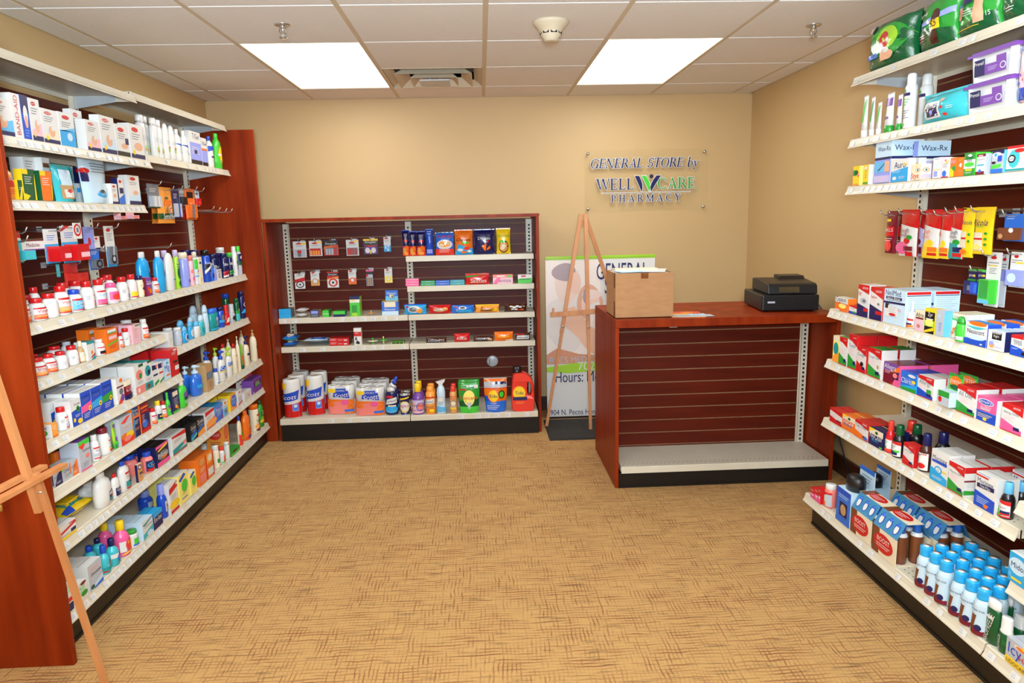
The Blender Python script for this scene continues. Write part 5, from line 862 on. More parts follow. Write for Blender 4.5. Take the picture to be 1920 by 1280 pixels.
('spraycan',1.558,4.745,0.1626,0.066,0.195,0,0,'oo','q6,46,80,54,78,78,12,68W;t/Lysol@44,60,54,N,6;r0,80,100,86R;l14,36,60,2,6,N;e60,16,30,12O;e60,16,20,8Y', 'front orange disinfectant spray can', 16),
('spraycan',1.558,4.82,0.1626,0.066,0.195,0,0,'oo','q6,46,80,54,78,78,12,68W;t/Lysol@44,60,54,N,6;r0,80,100,86R;l14,36,60,2,6,N;e60,16,30,12O;e60,16,20,8Y', 'orange disinfectant spray can behind the front one', 16),
('trig',1.632,4.745,0.1626,0.066,0.242,0,0,'XW','e46,70,34,16S;e46,70,30,13W;l30,50,40,2,8,E;q0,0,100,0,100,24,20,34A', 'pale blue air freshener bottle with white spray head', 16),
('spraycan',1.716,4.736,0.1626,0.048,0.191,0,0,'Zr','l20,84,60,2,10,R;e50,50,30,16E;e50,50,24,12C;r20,20,80,28Y;l20,36,60,2,6,W', 'front slim orange air freshener can', 16),
('spraycan',1.716,4.811,0.1626,0.048,0.191,0,0,'Zr','l20,84,60,2,10,R;e50,50,30,16E;e50,50,24,12C;r20,20,80,28Y;l20,36,60,2,6,W', 'slim orange air freshener can behind the front one', 16),
('pouch',1.826,4.742,0.1626,0.125,0.211,0.059,0,'GG','q0,0,100,0,100,46,0,40D;r0,0,100,22g;e50,50,28,26y;q34,36,64,36,52,14,48,14S;tCascade@50,52,88,R;l14,90,50,2,6,W;r76,82,94,94W;r4,76,40,80R', 'front green dishwasher pod pouch', 16, 'detergent_pouch'),
('pouch',1.826,4.822,0.1626,0.125,0.211,0.059,0,'GG','q0,0,100,0,100,46,0,40D;r0,0,100,22g;e50,50,28,26y;q34,36,64,36,52,14,48,14S;tCascade@50,52,88,R;l14,90,50,2,6,W;r76,82,94,94W;r4,76,40,80R', 'green dishwasher pod pouch behind the front one', 16, 'detergent_pouch'),
('pouch',2.011,4.752,0.1626,0.137,0.231,0.08,0,'OS','r0,72,100,92S;r50,84,96,92N;r0,72,100,74r;r0,0,100,34b;q0,34,40,34,20,50,0,50B;e40,50,26,20O;e40,50,22,17Y;tTide@38,50,40,N;e76,54,14,12K;e76,54,10,9g;tPODS@40,28,24,W;l8,20,60,3,5,W', 'orange and blue laundry pod pouch with silver top', 16, 'detergent_pouch'),
('jug',2.2,4.762,0.1626,0.162,0.31,0.1,0,'rK','e40,62,36,30O;e40,62,32,26Y;tTide@40,62,46,N;r6,32,82,46N;l20,24,50,2,6,o', 'red orange laundry detergent jug with black cap', 16),
('bag',3.647,2.914,2.0536,0.294,0.18,0.14,-90,'DD','e60,55,40,34G;e60,60,24,24L;e56,56,12,18R;r48,14,58,36F;e62,24,14,10F;e62,34,7,6W;r4,24,44,34b;e14,92,10,9W;tDepend@32,72,34,g', 'left green pack of underwear on the top right shelf', 17, 'diaper_pack'),
('bag',3.647,2.595,2.0536,0.207,0.172,0.14,-90,'GG','q0,0,100,0,100,30,0,50D;q0,46,100,60,100,72,0,54U;e60,60,12,16h;r48,8,66,46h;r46,36,72,56Y;t$5@58,47,16,K;tDepend@24,70,30,W;l8,30,26,3,5,c', 'green pack of underwear with a yellow price tag on it', 17, 'diaper_pack'),
('bag',3.647,2.386,2.0536,0.199,0.148,0.14,-90,'GT','q0,0,100,0,100,36,0,20D;r54,20,76,72F;e18,50,10,14c;t15@86,32,8,W;r10,66,50,84N;l30,52,24,3,5,W;l6,14,60,1,4,Y', 'third green pack of underwear on the top right shelf', 17, 'diaper_pack'),
('bag',3.647,2.21,2.0536,0.136,0.127,0.14,-90,'DG','tDepend@14,40,30,W,90;l30,26,30,2,6,W', 'fourth green pack of underwear, cut by the right picture edge', 17, 'diaper_pack'),
('tube',3.596,3.042,1.7936,0.037,0.173,0,-90,'WW','q20,30,60,20,80,90,40,80g;l30,14,40,2,4,S', 'first white and green skin cream tube on the second right shelf', 18),
('tube',3.591,2.976,1.7936,0.028,0.156,0,-90,'WW','q20,30,60,20,80,90,40,80G;l30,14,40,2,4,S', 'second white and green skin cream tube on the second right shelf', 18),
('tube',3.591,2.924,1.7936,0.028,0.127,0,-90,'WW','q20,30,60,20,80,90,40,80g;l30,14,40,2,4,S', 'third, shorter white and green skin cream tube', 18),
('tube',3.602,2.868,1.7936,0.05,0.154,0,-90,'WG','q0,60,100,60,100,84,0,84V;e40,24,18,5V;e66,24,12,4V;l20,10,60,1,4,S', 'left skin cream tube with purple band and green cap', 18),
('tube',3.592,2.784,1.7936,0.03,0.134,0,-90,'WG','q0,60,100,60,100,84,0,84V;e40,24,18,5V;e66,24,12,4V;l20,10,60,1,4,S', 'right skin cream tube with purple band and green cap', 18),
('spraycan',3.6,2.73,1.7936,0.045,0.201,0,-90,'WW','q30,90,60,90,50,100,40,96G;r20,80,80,88N;l20,70,60,3,7,g;l20,40,60,4,6,E;r10,2,60,8g', 'front white foam cleanser pump bottle with clear cap', 18, 'foam_bottle'),
('spraycan',3.71,2.81,1.7936,0.05,0.213,0,-90,'WW','q30,90,60,90,50,100,40,96G;r20,80,80,88N', 'white foam cleanser pump bottle behind the teal wipes pack', 18, 'foam_bottle'),
('bag',3.617,2.533,1.7936,0.266,0.1,0.08,-90,'tt','r20,14,56,70W;r24,20,52,64N;tAttends@38,54,22,W;e38,34,4,8U;e62,70,4,6F;e62,46,3,5R;e66,20,4,5r;l70,44,12,2,6,W', 'teal washcloth pack with a navy square window', 18, 'wipes_pack'),
('tub',3.637,2.286,1.7936,0.214,0.095,0.119,-90,'WV','r4,14,34,92N;tPrevail@18,74,26,W;r34,14,92,62V;r66,62,92,90V;e84,40,8,16W;e84,40,6,12V;l44,44,26,3,7,I', 'lower clear wipes tub with purple lid and label', 18),
('tub',3.637,2.279,1.8896,0.209,0.095,0.119,-90,'WV','r4,14,34,92N;tPrevail@18,74,26,W;r34,14,92,62V;r66,62,92,90V;e84,40,8,16W;e84,40,6,12V;l44,44,26,3,7,I', 'upper clear wipes tub with purple lid and label', 18),
('bag',3.627,2.114,1.7936,0.117,0.224,0.1,-90,'JB','r0,0,100,20B;e20,26,3,2B;e34,30,3,2R;e50,26,3,2B;e28,36,3,2B;e44,38,3,2R;r20,66,60,72B', 'pink and blue spotted pad pack at the right picture edge', 18, 'pad_pack'),
('box',3.595,3.053,1.5936,0.052,0.082,0.035,-90,'Yyy','r0,50,60,80G;e50,66,30,12D;e84,50,14,8P;r0,0,100,10o', 'first small yellow and green nasal box, third right shelf', 19),
('box',3.602,2.974,1.5936,0.039,0.082,0.05,-90,'YWy','e40,84,30,8W;l30,70,40,5,9,E;r0,4,100,12G', 'second small yellow nasal box with green foot', 19),
('box',3.642,2.853,1.5936,0.113,0.165,0.13,-90,'UWX','r0,60,100,98X;tWax-Rx@56,82,80,N;r0,56,100,62N;r0,26,100,52A;q20,30,60,46,70,48,30,30N;r66,26,96,52F;r0,2,100,18I|r0,60,100,98X;tWax-Rx@50,82,80,N;r0,56,100,62N;r0,0,100,50I', 'tall white ear washing kit showing a blue syringe', 19),
('box',3.713,2.752,1.5936,0.03,0.153,0.13,-90,'UWX','r0,56,100,62N|r0,60,100,98X;tWax-Rx@50,82,80,N;r0,56,100,62N;r0,0,100,50I', 'second tall ear washing kit standing behind the small boxes', 19),
('box',3.592,2.734,1.5936,0.112,0.086,0.029,-90,'WWW','q0,0,100,0,100,62,0,46Q;tAuro@52,74,66,N;l8,46,50,2,5,X;e24,16,12,8W;r70,72,96,77Y;l50,20,36,2,6,W', 'white and blue ear drop box on third right shelf', 19),
('box',3.632,2.734,1.5936,0.112,0.086,0.029,-90,'WWW','q0,0,100,0,100,62,0,46Q;tAuro@52,74,66,N;l8,46,50,2,5,X;e24,16,12,8W;r70,72,96,77Y;l50,20,36,2,6,W', 'white and blue ear drop box behind the front one', 19),
('box',3.597,2.625,1.5936,0.057,0.058,0.04,-90,'CWC','e65,62,26,14Z;e65,62,20,10W;e68,62,8,8T;e68,62,4,4K;tStye@44,22,80,R;r36,84,66,88Y|e50,62,34,14Z;e50,62,24,9W;e50,62,9,7T;e50,62,4,4K;r0,0,100,34I;r0,4,100,8Y', 'white eye care box with an eye and red word', 19),
('box',3.597,2.506,1.5936,0.043,0.072,0.04,-90,'WJW','l20,92,60,1,6,b;l14,70,70,4,7,X;r0,40,100,43Y;r20,8,66,34U', 'white eye drop box with grey text and pink side', 19),
('box',3.592,2.458,1.5936,0.037,0.067,0.029,-90,'WWW','r30,82,60,92c;l14,70,70,4,6,E;q50,70,100,80,100,86,50,78Y;e40,20,30,16b;r0,0,100,5R', 'white eye drop box with a blue bottle drawing', 19),
('box',3.592,2.415,1.5936,0.035,0.064,0.029,-90,'OOO','r0,70,80,90c;r30,30,80,56G;q0,0,60,0,60,30,0,50Y', 'left orange sore relief box', 19),
('box',3.592,2.379,1.5936,0.032,0.062,0.029,-90,'OOO','q20,56,60,46,70,66,40,70W;l20,92,60,2,8,Z;l20,30,60,2,7,Z', 'right orange sore relief box', 19),
('box',3.602,2.335,1.5936,0.054,0.073,0.05,-90,'GgG','r0,30,100,70W;e50,88,20,6W;tClear@50,80,60,N;teyes@50,63,44,N;e50,48,44,10g;r20,20,80,28Y;l20,14,60,2,5,W', 'green redness relief eye drop box', 19),
('box',3.657,2.335,1.5936,0.055,0.073,0.05,-90,'GgG','r0,30,100,70W;e50,88,20,6W;tClear@50,80,60,N;teyes@50,63,44,N;e50,48,44,10g;r20,20,80,28Y;l20,14,60,2,5,W', 'green eye drop box behind the front one', 19),
('box',3.599,2.281,1.5936,0.041,0.065,0.044,-90,'WSM','r0,86,100,100M;r20,88,70,94J;tOpcon-A@50,72,84,E;r10,42,90,48Q;l20,60,60,2,6,J;r0,0,100,14M;e50,16,16,8b', 'white allergy eye drop box with maroon top and foot', 19),
('box',3.602,2.205,1.5936,0.051,0.069,0.05,-90,'SAN','r0,84,100,100N;e40,80,40,12W;e30,80,12,8Q;q0,18,80,24,84,40,0,34g;r50,50,86,76B;e20,46,18,6K;r0,0,100,18b', 'navy and lime nasal gel box with a blue dropper', 19),
('box',3.602,2.122,1.5936,0.09,0.076,0.05,-90,'WWR','r0,90,100,100R;e34,50,26,36t;e24,50,18,16K;e24,50,12,10W;tblistex@26,50,22,K;r0,2,100,10T;e60,80,24,8R', 'white lip care box with red top and mint circle, right edge', 19),
('bag',3.708,2.976,1.3006,0.078,0.174,0.016,-90,'MM','r10,42,90,66R;tHALLS@50,58,76,W;r14,78,60,84Y;r10,42,90,52R;e40,20,34,14r;l10,36,70,2,5,J', 'dark red cherry cough drop bag at far left of the hook row', 20, 'cough_drop_bag'),
('bag',3.708,2.847,1.2962,0.122,0.183,0.016,-90,'RR','q0,0,100,0,100,62,0,72W;tCough@34,56,60,M;tDrops@34,46,50,M;e50,34,18,7R;e64,42,16,5G;e20,18,40,14P;r34,12,84,22M;r44,0,84,10R', 'red and white cherry cough drop bag', 20, 'cough_drop_bag'),
('bag',3.708,2.698,1.2948,0.1,0.183,0.016,-90,'RR','q0,0,100,0,100,62,0,72W;tCough@30,56,56,O;tDrops@30,46,46,O;e50,32,24,8Y;q0,0,100,0,100,22,0,34Y;r38,14,94,24O;r38,6,94,12R', 'red and white honey lemon cough drop bag', 20, 'cough_drop_bag'),
('bag',3.708,2.617,1.2975,0.062,0.174,0.016,-90,'RR','q0,0,100,0,100,60,0,64W;tgh@20,54,30,O;e50,32,24,8Y;q0,0,100,0,100,22,0,30Y;r18,14,94,24O;r18,6,94,12R', 'red honey lemon cough drop bag partly behind its neighbour', 20, 'cough_drop_bag'),
('bag',3.708,2.551,1.3012,0.076,0.178,0.016,-90,'RR','q0,0,100,0,100,58,0,66W;tCough@40,54,70,N;tDrops@40,45,60,N;e60,34,26,6G;q0,0,100,0,70,30,0,34T;r40,14,100,24N;r40,4,100,12R', 'red and white menthol cough drop bag', 20, 'cough_drop_bag'),
('bag',3.708,2.498,1.3091,0.071,0.172,0.016,-90,'YY','t/Ricola@60,73,70,N;r10,20,60,54C;r20,38,60,42R;e80,48,8,3G;e80,34,8,3G;e40,12,30,5O', 'left yellow herb cough drop bag', 20, 'cough_drop_bag'),
('bag',3.708,2.415,1.3242,0.095,0.158,0.016,-90,'YY','t/Ricola@44,70,80,N;l10,60,50,1,5,g;r6,8,60,48C;r10,32,60,36R;e76,46,8,3G;e76,34,8,3G;e76,22,8,3G;e32,16,20,6y', 'right yellow herb cough drop bag', 20, 'cough_drop_bag'),
('bag',3.76,2.998,1.2999,0.037,0.174,0.02,-90,'MM','r0,42,90,66R;l10,30,70,2,5,J', 'second dark red cough drop bag tucked behind the first', 20, 'cough_drop_bag'),
('bag',3.76,2.844,1.2932,0.032,0.179,0.02,-90,'RR','q0,0,100,0,100,62,0,72I;e50,34,30,7M;r0,6,90,22M', 'cherry cough drop bag tucked behind the honey lemon one', 20, 'cough_drop_bag'),
('card',3.72,2.29,1.3731,0.094,0.09,0.03,-90,'bH','l10,90,40,2,8,X;e30,34,14,8W;l10,10,60,1,6,X|e80,80,14,20W;e20,30,14,20k', 'blue pack with gold coin shapes hanging at the right edge', 20),
('box',3.755,2.502,1.1715,0.082,0.049,0.03,-90,'NBN','r26,30,56,66E;r68,8,98,86B;l72,60,20,2,12,W', 'left dark blue battery tester box hanging from a hook', 20),
('card',3.76,2.526,1.2129,0.043,0.05,0.01,-90,'N','r0,84,100,100g;tpos@36,50,44,W;r60,46,90,60Y;r0,10,100,26G', 'blue and green header card above the left dark blue box', 20),
('card',3.76,2.476,1.1737,0.044,0.091,0.03,-90,'NB','r0,90,100,100g;tpos@36,74,44,W;r60,72,90,80Y;r0,50,100,58G|r60,8,98,86b', 'right blue and green card with a dark blue box', 20),
('card',3.74,2.394,1.1405,0.07,0.191,0.03,-90,'Wg','e46,90,20,3R;l10,80,74,2,5,E;r24,74,70,76Y;l24,70,50,4,3,E|r0,0,100,16A;r8,22,84,98G', 'white ear plug card with a green foam block', 20, 'ear_plug_pack'),
('card',3.78,2.395,1.1367,0.032,0.187,0.03,-90,'WS','e40,90,30,3R;r0,40,100,70U;l10,80,74,3,5,E|r20,20,70,98R', 'narrow ear plug card with a red blister beside the green one', 20, 'ear_plug_pack'),
('card',3.74,2.277,1.2186,0.082,0.118,0.02,-90,'WU','e30,88,12,5R;l6,76,60,2,6,E;r30,68,80,72Y|e40,50,30,30X', 'large white ear plug card at right edge of the hooks', 20, 'ear_plug_pack'),
('box',3.547,3.018,1.0486,0.108,0.059,0.04,-90,'WOW','tCepacol@46,84,78,K;r0,0,100,60O;e60,40,30,18y;q0,60,100,60,100,50,0,66c;r0,0,40,10W', 'small white and orange throat lozenge box at left end of wide shelf', 21),
('box',3.55,2.92,1.0486,0.064,0.036,0.044,-90,'WOR','q0,100,100,100,100,70,0,84R;l14,62,60,2,6,E;q0,0,100,0,100,26,0,34B;r50,14,90,34G', 'tiny red and blue cold box beside the lozenge box', 21),
('box',3.562,2.841,1.0486,0.084,0.133,0.07,-90,'WWW','r0,92,100,100R;q0,92,100,92,100,72,0,86R;tLEADER@66,90,50,W;tNeti@20,74,26,R;tPot@20,68,22,R;e54,50,30,9S;e60,50,14,5E;q0,0,100,0,100,28,0,40N;r60,18,100,28R', 'left tall white neti pot box with navy foot', 21),
('box',3.562,2.743,1.0486,0.09,0.131,0.07,-90,'WRR','r0,92,100,100R;q0,92,100,92,100,66,0,88R;tLEADER@66,88,50,W;tSaline@30,70,44,R;l14,60,30,2,4,J;q0,0,100,0,100,30,0,46N;r50,18,100,28R;e70,50,8,4E', 'right tall white saline refill box with navy foot', 21),
('box',3.577,2.62,1.0486,0.141,0.134,0.1,-90,'XXX','tNeilMed@42,90,72,N;r10,71,84,79N;tSinus Rinse@46,75,60,W;l14,68,66,1,4,D;q0,58,100,60,100,66,0,64N;r10,20,30,50W;r10,44,28,58K;r24,24,70,54W;e46,28,16,4R;tKit@80,44,14,c;l30,50,34,4,5,S|r4,90,96,98R;r4,86,96,88N;l10,80,80,8,6,S;r0,14,50,34X', 'big pale blue sinus rinse kit box', 21),
('box',3.687,2.62,1.0486,0.141,0.134,0.1,-90,'XXX','tNeilMed@42,90,72,N;r10,71,84,79N;tSinus Rinse@46,75,60,W;l14,68,66,1,4,D;q0,58,100,60,100,66,0,64N;r10,20,30,50W;r10,44,28,58K;r24,24,70,54W;e46,28,16,4R;tKit@80,44,14,c;l30,50,34,4,5,S|r4,90,96,98R;r4,86,96,88N;l10,80,80,8,6,S;r0,14,50,34X', 'big pale blue sinus rinse kit box behind the front one', 21),
('dropper',3.542,2.527,1.0486,0.029,0.101,0,-90,'WWW','q0,86,100,80,100,60,0,70R;l14,50,60,2,10,S;r20,24,90,40N;r0,0,100,22O', 'white nasal spray bottle with red label and pointed tip', 21),
('box',3.545,2.457,1.0486,0.056,0.075,0.035,-90,'JCC','r0,56,100,100C;tAfrin@50,78,84,K;r10,58,90,66M;e40,24,16,8K;e40,24,12,6c', 'peach and white nasal spray box', 21),
('box',3.545,2.401,1.0486,0.055,0.089,0.035,-90,'KYY','r0,86,100,100Y;tZyr@56,74,50,W;r0,28,100,52L;e50,44,40,16y;q0,0,100,14,100,28,10,10Y;r14,56,90,60W', 'yellow and dark allergy box', 21),
('box',3.542,2.345,1.0486,0.043,0.09,0.029,-90,'SAW','l20,80,40,2,7,X;l40,50,40,6,6,b', 'thin white box right of the yellow allergy box', 21),
('box',3.583,2.306,1.0486,0.09,0.083,0.05,-90,'CWC','tFLONASE@60,84,78,G;q16,74,96,66,96,74,16,80g;e42,34,9,7O;e58,40,9,7G;e74,46,9,7b;e36,20,9,7O;e56,26,9,7g;e74,32,9,7Q;e30,10,9,6o;e84,14,6,5U', 'white nasal allergy box with coloured hexagons', 21),
('box',3.634,2.306,1.0486,0.09,0.083,0.05,-90,'CWC','tFLONASE@60,84,78,G;q16,74,96,66,96,74,16,80g;e42,34,9,7O;e58,40,9,7G;e74,46,9,7b;e36,20,9,7O;e56,26,9,7g;e74,32,9,7Q;e30,10,9,6o;e84,14,6,5U', 'white nasal allergy box behind the hexagon one', 21),
('domecap',3.527,2.235,1.0486,0.039,0.084,0,-90,'gG','r0,0,100,26W;r20,6,80,16S', 'green capsule shaped nasal spray bottle with white foot', 21, 'nasal_spray_bottle'),
('box',3.55,2.164,1.0486,0.102,0.073,0.044,-90,'WBb','q0,82,100,82,60,70,40,70t;e56,96,40,10O;tNasacort@50,60,78,N;l30,52,30,1,4,S;q0,0,100,0,100,34,0,26B;e50,34,44,10X;r74,6,84,12W', 'white and blue nasal allergy box with orange flash', 21),
('box',3.61,2.164,1.0486,0.102,0.073,0.044,-90,'WBb','q0,82,100,82,60,70,40,70t;e56,96,40,10O;tNasacort@50,60,78,N;l30,52,30,1,4,S;q0,0,100,0,100,34,0,26B;e50,34,44,10X;r74,6,84,12W', 'white and blue nasal allergy box, second row back', 21),
('box',3.67,2.164,1.0486,0.102,0.073,0.044,-90,'WBb','q0,82,100,82,60,70,40,70t;e56,96,40,10O;tNasacort@50,60,78,N;l30,52,30,1,4,S;q0,0,100,0,100,34,0,26B;e50,34,44,10X;r74,6,84,12W', 'white and blue nasal allergy box, third row back', 21),
('box',3.562,2.071,1.0486,0.073,0.062,0.07,-90,'WNX','r24,54,80,96K;r24,88,80,96S;tBreathe@52,88,44,W;tRight@52,70,32,W;l30,48,50,2,4,A;e28,24,16,14Z;e26,34,14,10U;l50,20,40,2,5,U', 'white nasal strip box with black square, dark blue side', 21),
('box',3.642,2.071,1.0486,0.073,0.062,0.07,-90,'WNX','r24,54,80,96K;r24,88,80,96S;tBreathe@52,88,44,W;tRight@52,70,32,W;l30,48,50,2,4,A;e28,24,16,14Z;e26,34,14,10U;l50,20,40,2,5,U', 'white nasal strip box behind the black square one', 21),
('box',3.547,1.968,1.0486,0.084,0.061,0.04,-90,'WWR','r0,84,100,100R;tLEADER@70,91,26,W;tNasal@32,75,38,E;tStrips@34,60,40,E;q0,0,100,0,100,30,0,50B;e74,40,20,10F;l8,36,30,2,4,X;r56,10,80,24K', 'red topped nasal strips box at right picture edge', 21),
('box',3.547,3.041,0.8136,0.055,0.119,0.04,-90,'yyC','r0,80,100,100C;e50,52,40,24T;q0,0,100,0,100,40,0,20o', 'narrow yellow and teal herbal box, left end of cold medicine shelf', 22),
('box',3.552,2.978,0.8136,0.068,0.123,0.05,-90,'WWG','@lead:G', 'narrow white and green leader allergy box next to the yellow one', 22),
('box',3.57,2.9,0.8136,0.071,0.147,0.085,-90,'WRR','@lead:G:Tussin', 'tall white and green tussin box', 22),
('box',3.659,2.9,0.8136,0.071,0.147,0.085,-90,'WRR','@lead:G:Tussin', 'tall white and green tussin box behind the front one', 22),
('box',3.552,2.826,0.8136,0.073,0.108,0.05,-90,'WRR','@lead:R:Cough;e60,34,16,9K', 'white and red cough box with a dark berry', 22),
('box',3.56,2.728,0.8136,0.094,0.119,0.065,-90,'WWG','@lead:G:Cough Cold;e80,40,8,7k', 'white and green cough and cold box', 22),
('box',3.635,2.728,0.8136,0.094,0.119,0.065,-90,'WWG','@lead:G:Cough Cold;e80,40,8,7k', 'white and green cough and cold box behind the front one', 22),
('box',3.582,2.606,0.8136,0.106,0.083,0.11,-90,'VPM','r0,0,100,60M;q50,60,100,100,100,70,70,60O;q60,0,100,0,100,60,80,50P;tAllegra@42,78,74,W;r64,30,96,64N;l10,62,40,3,6,J;e76,48,14,12c;l50,8,40,1,5,O', 'purple allergy box with pink and orange sky', 22),
('box',3.702,2.606,0.8136,0.106,0.083,0.11,-90,'VPM','r0,0,100,60M;q50,60,100,100,100,70,70,60O;q60,0,100,0,100,60,80,50P;tAllegra@42,78,74,W;r64,30,96,64N;l10,62,40,3,6,J;e76,48,14,12c;l50,8,40,1,5,O', 'purple allergy box behind the front one', 22),
('box',3.552,2.494,0.8136,0.096,0.072,0.05,-90,'bQB','q0,0,100,0,100,20,0,14G;q0,14,100,20,100,40,0,20Q;tClaritin@46,52,84,W;e70,84,24,8W;e84,56,12,8Y;l30,64,40,1,4,X', 'sky blue allergy box with green hills', 22),
('box',3.607,2.494,0.8136,0.096,0.072,0.05,-90,'bQB','q0,0,100,0,100,20,0,14G;q0,14,100,20,100,40,0,20Q;tClaritin@46,52,84,W;e70,84,24,8W;e84,56,12,8Y;l30,64,40,1,4,X', 'sky blue allergy box behind the front one', 22),
('box',3.55,2.394,0.8136,0.09,0.078,0.044,-90,'WWW','@lead:B:Allergy;r62,26,90,44G', 'white leader allergy box with blue foot', 22),
('box',3.599,2.394,0.8136,0.09,0.078,0.044,-90,'WWW','@lead:B:Allergy;r62,26,90,44G', 'white leader allergy box behind the blue footed one', 22),
('card',3.547,2.262,0.8136,0.071,0.116,0.04,-90,'gX','r0,90,100,100G;e50,76,44,18O;tZYRTEC@50,76,84,W;e50,60,40,8D|r0,60,100,100G;r0,0,100,56S;e20,40,16,20R', 'clear pack with a green capped allergy jar inside', 22, 'allergy_jar_pack'),
('card',3.638,2.327,0.8136,0.088,0.098,0.029,-90,'gX','r0,90,100,100G;e50,76,44,18O;tZYRTEC@50,76,84,W', 'second clear pack with green header behind the leader box', 22, 'allergy_jar_pack'),
('box',3.565,2.18,0.8136,0.09,0.092,0.074,-90,'WWR','@lead:G:All Day', 'large white and green all day allergy box', 22),
('box',3.65,2.181,0.8136,0.092,0.092,0.074,-90,'WWR','@lead:G:All Day', 'large white and green allergy box behind the front one', 22),
('box',3.567,2.083,0.8136,0.086,0.08,0.08,-90,'BWP','r0,42,100,100P;e44,80,40,13W;e44,80,36,10B;tBenadryl@44,80,62,W;tALLERGY@48,60,56,W;r20,48,70,54S;r0,38,100,42b;l10,30,74,3,6,y;e48,12,10,6Y', 'pink and blue allergy box', 22),
('box',3.657,2.083,0.8136,0.086,0.08,0.08,-90,'BWP','r0,42,100,100P;e44,80,40,13W;e44,80,36,10B;tBenadryl@44,80,62,W;tALLERGY@48,60,56,W;r20,48,70,54S;r0,38,100,42b;l10,30,74,3,6,y;e48,12,10,6Y', 'pink and blue allergy box behind the front one', 22),
('box',3.565,1.977,0.8136,0.085,0.084,0.074,-90,'WWR','@lead:P:Allergy Relief', 'white and pink allergy relief box with red top', 22),
('box',3.65,1.977,0.8136,0.085,0.084,0.074,-90,'WWR','@lead:P:Allergy Relief', 'white and pink allergy relief box behind the front one', 22),
('box',3.547,3.006,0.5336,0.111,0.064,0.04,-90,'WRR','q0,100,100,100,100,66,0,84R;q0,0,100,0,100,20,0,44R;l10,60,60,3,6,J;r56,24,96,34M', 'white and red chest congestion box, left end of cough shelf', 23),
('box',3.592,3.006,0.5336,0.11,0.064,0.04,-90,'WRR','q0,100,100,100,100,66,0,84R;q0,0,100,0,100,20,0,44R;l10,60,60,3,6,J;r56,24,96,34M', 'white and red chest congestion box behind the front one', 23),
('box',3.552,2.896,0.5336,0.105,0.066,0.05,-90,'OOO','q0,70,100,70,100,100,0,100C;q0,76,50,100,0,100,0,90Y;e54,84,10,9D;tDayQuil@50,56,84,W;r14,36,80,42b;l14,28,70,2,7,Z', 'orange daytime cold box with a green shield', 23),
('box',3.607,2.897,0.5336,0.107,0.066,0.05,-90,'OOO','q0,70,100,70,100,100,0,100C;q0,76,50,100,0,100,0,90Y;e54,84,10,9D;tDayQuil@50,56,84,W;r14,36,80,42b;l14,28,70,2,7,Z', 'orange daytime cold box behind the front one', 23),
('box',3.552,2.789,0.5336,0.104,0.072,0.05,-90,'WRR','@lead:O:Day Time;r70,6,98,20b', 'white and orange daytime cold box with red top', 23),
('box',3.607,2.789,0.5336,0.104,0.072,0.05,-90,'WRR','@lead:O:Day Time;r70,6,98,20b', 'white and orange daytime cold box behind the front one', 23),
('box',3.552,2.681,0.5336,0.101,0.071,0.05,-90,'NNN','q0,66,100,66,100,100,0,100C;q0,76,50,100,0,100,0,90Y;e54,82,10,9D;tNyQuil@50,54,84,W;l20,40,60,3,6,Q;r80,4,100,14g', 'navy night time cold box with a green shield', 23),
('box',3.607,2.678,0.5336,0.106,0.071,0.05,-90,'NNN','q0,66,100,66,100,100,0,100C;q0,76,50,100,0,100,0,90Y;e54,82,10,9D;tNyQuil@50,54,84,W;l20,40,60,3,6,Q;r80,4,100,14g', 'navy night time cold box behind the front one', 23),
('syrup',3.547,2.613,0.5336,0.033,0.129,0,-90,'RrW','q0,100,100,100,100,80,0,90R;r10,20,60,36G;r0,0,100,20r;l14,70,60,3,8,E', 'front bright red cough syrup bottle with red cap', 23),
('syrup',3.659,2.656,0.5336,0.051,0.113,0,-90,'Rr','', 'back bright red cough syrup bottle with red cap', 23),
('syrup',3.55,2.558,0.5336,0.046,0.128,0,-90,'KDW','q0,100,100,100,100,76,0,92R;l14,70,60,3,8,E;r20,8,80,36N;r60,28,90,42g', 'front dark night time syrup bottle with green cap', 23),
('syrup',3.641,2.593,0.5336,0.052,0.116,0,-90,'KD','', 'back dark night time syrup bottle with green cap', 23),
('box',3.547,2.46,0.5336,0.067,0.082,0.04,-90,'WRR','@lead:R:Cold Cough', 'small white and red cold and cough box between two dark bottles', 23),
('syrup',3.557,2.402,0.5336,0.046,0.142,0,-90,'hNW','r0,0,30,56V;r6,60,40,84K;e64,26,22,16R;r60,92,90,97R;r10,86,60,92E', 'front dark cough syrup bottle with navy cap and red heart label', 23),
('syrup',3.642,2.437,0.5336,0.053,0.134,0,-90,'KN','', 'back dark cough syrup bottle with patterned navy cap', 23),
('box',3.55,2.283,0.5336,0.092,0.113,0.044,-90,'WWW','tMucinex@50,76,84,N;q6,60,92,60,92,70,6,68B;e46,40,22,12Q;e46,40,15,8W;t12@46,40,12,Q;q0,0,100,0,100,22,0,44Q;r70,40,96,44Y;l14,16,60,2,5,W', 'white and blue expectorant box', 23),
('box',3.599,2.283,0.5336,0.092,0.113,0.044,-90,'WWW','tMucinex@50,76,84,N;q6,60,92,60,92,70,6,68B;e46,40,22,12Q;e46,40,15,8W;t12@46,40,12,Q;q0,0,100,0,100,22,0,44Q;r70,40,96,44Y;l14,16,60,2,5,W', 'white and blue expectorant box behind the front one', 23),
('box',3.567,2.192,0.5336,0.079,0.102,0.08,-90,'WWW','@lead:G:Mucus-DM|r0,80,100,100R;r0,50,100,56M;l14,44,70,3,6,S;q0,6,100,6,100,16,0,22G', 'large white expectorant box with red top and green foot', 23),
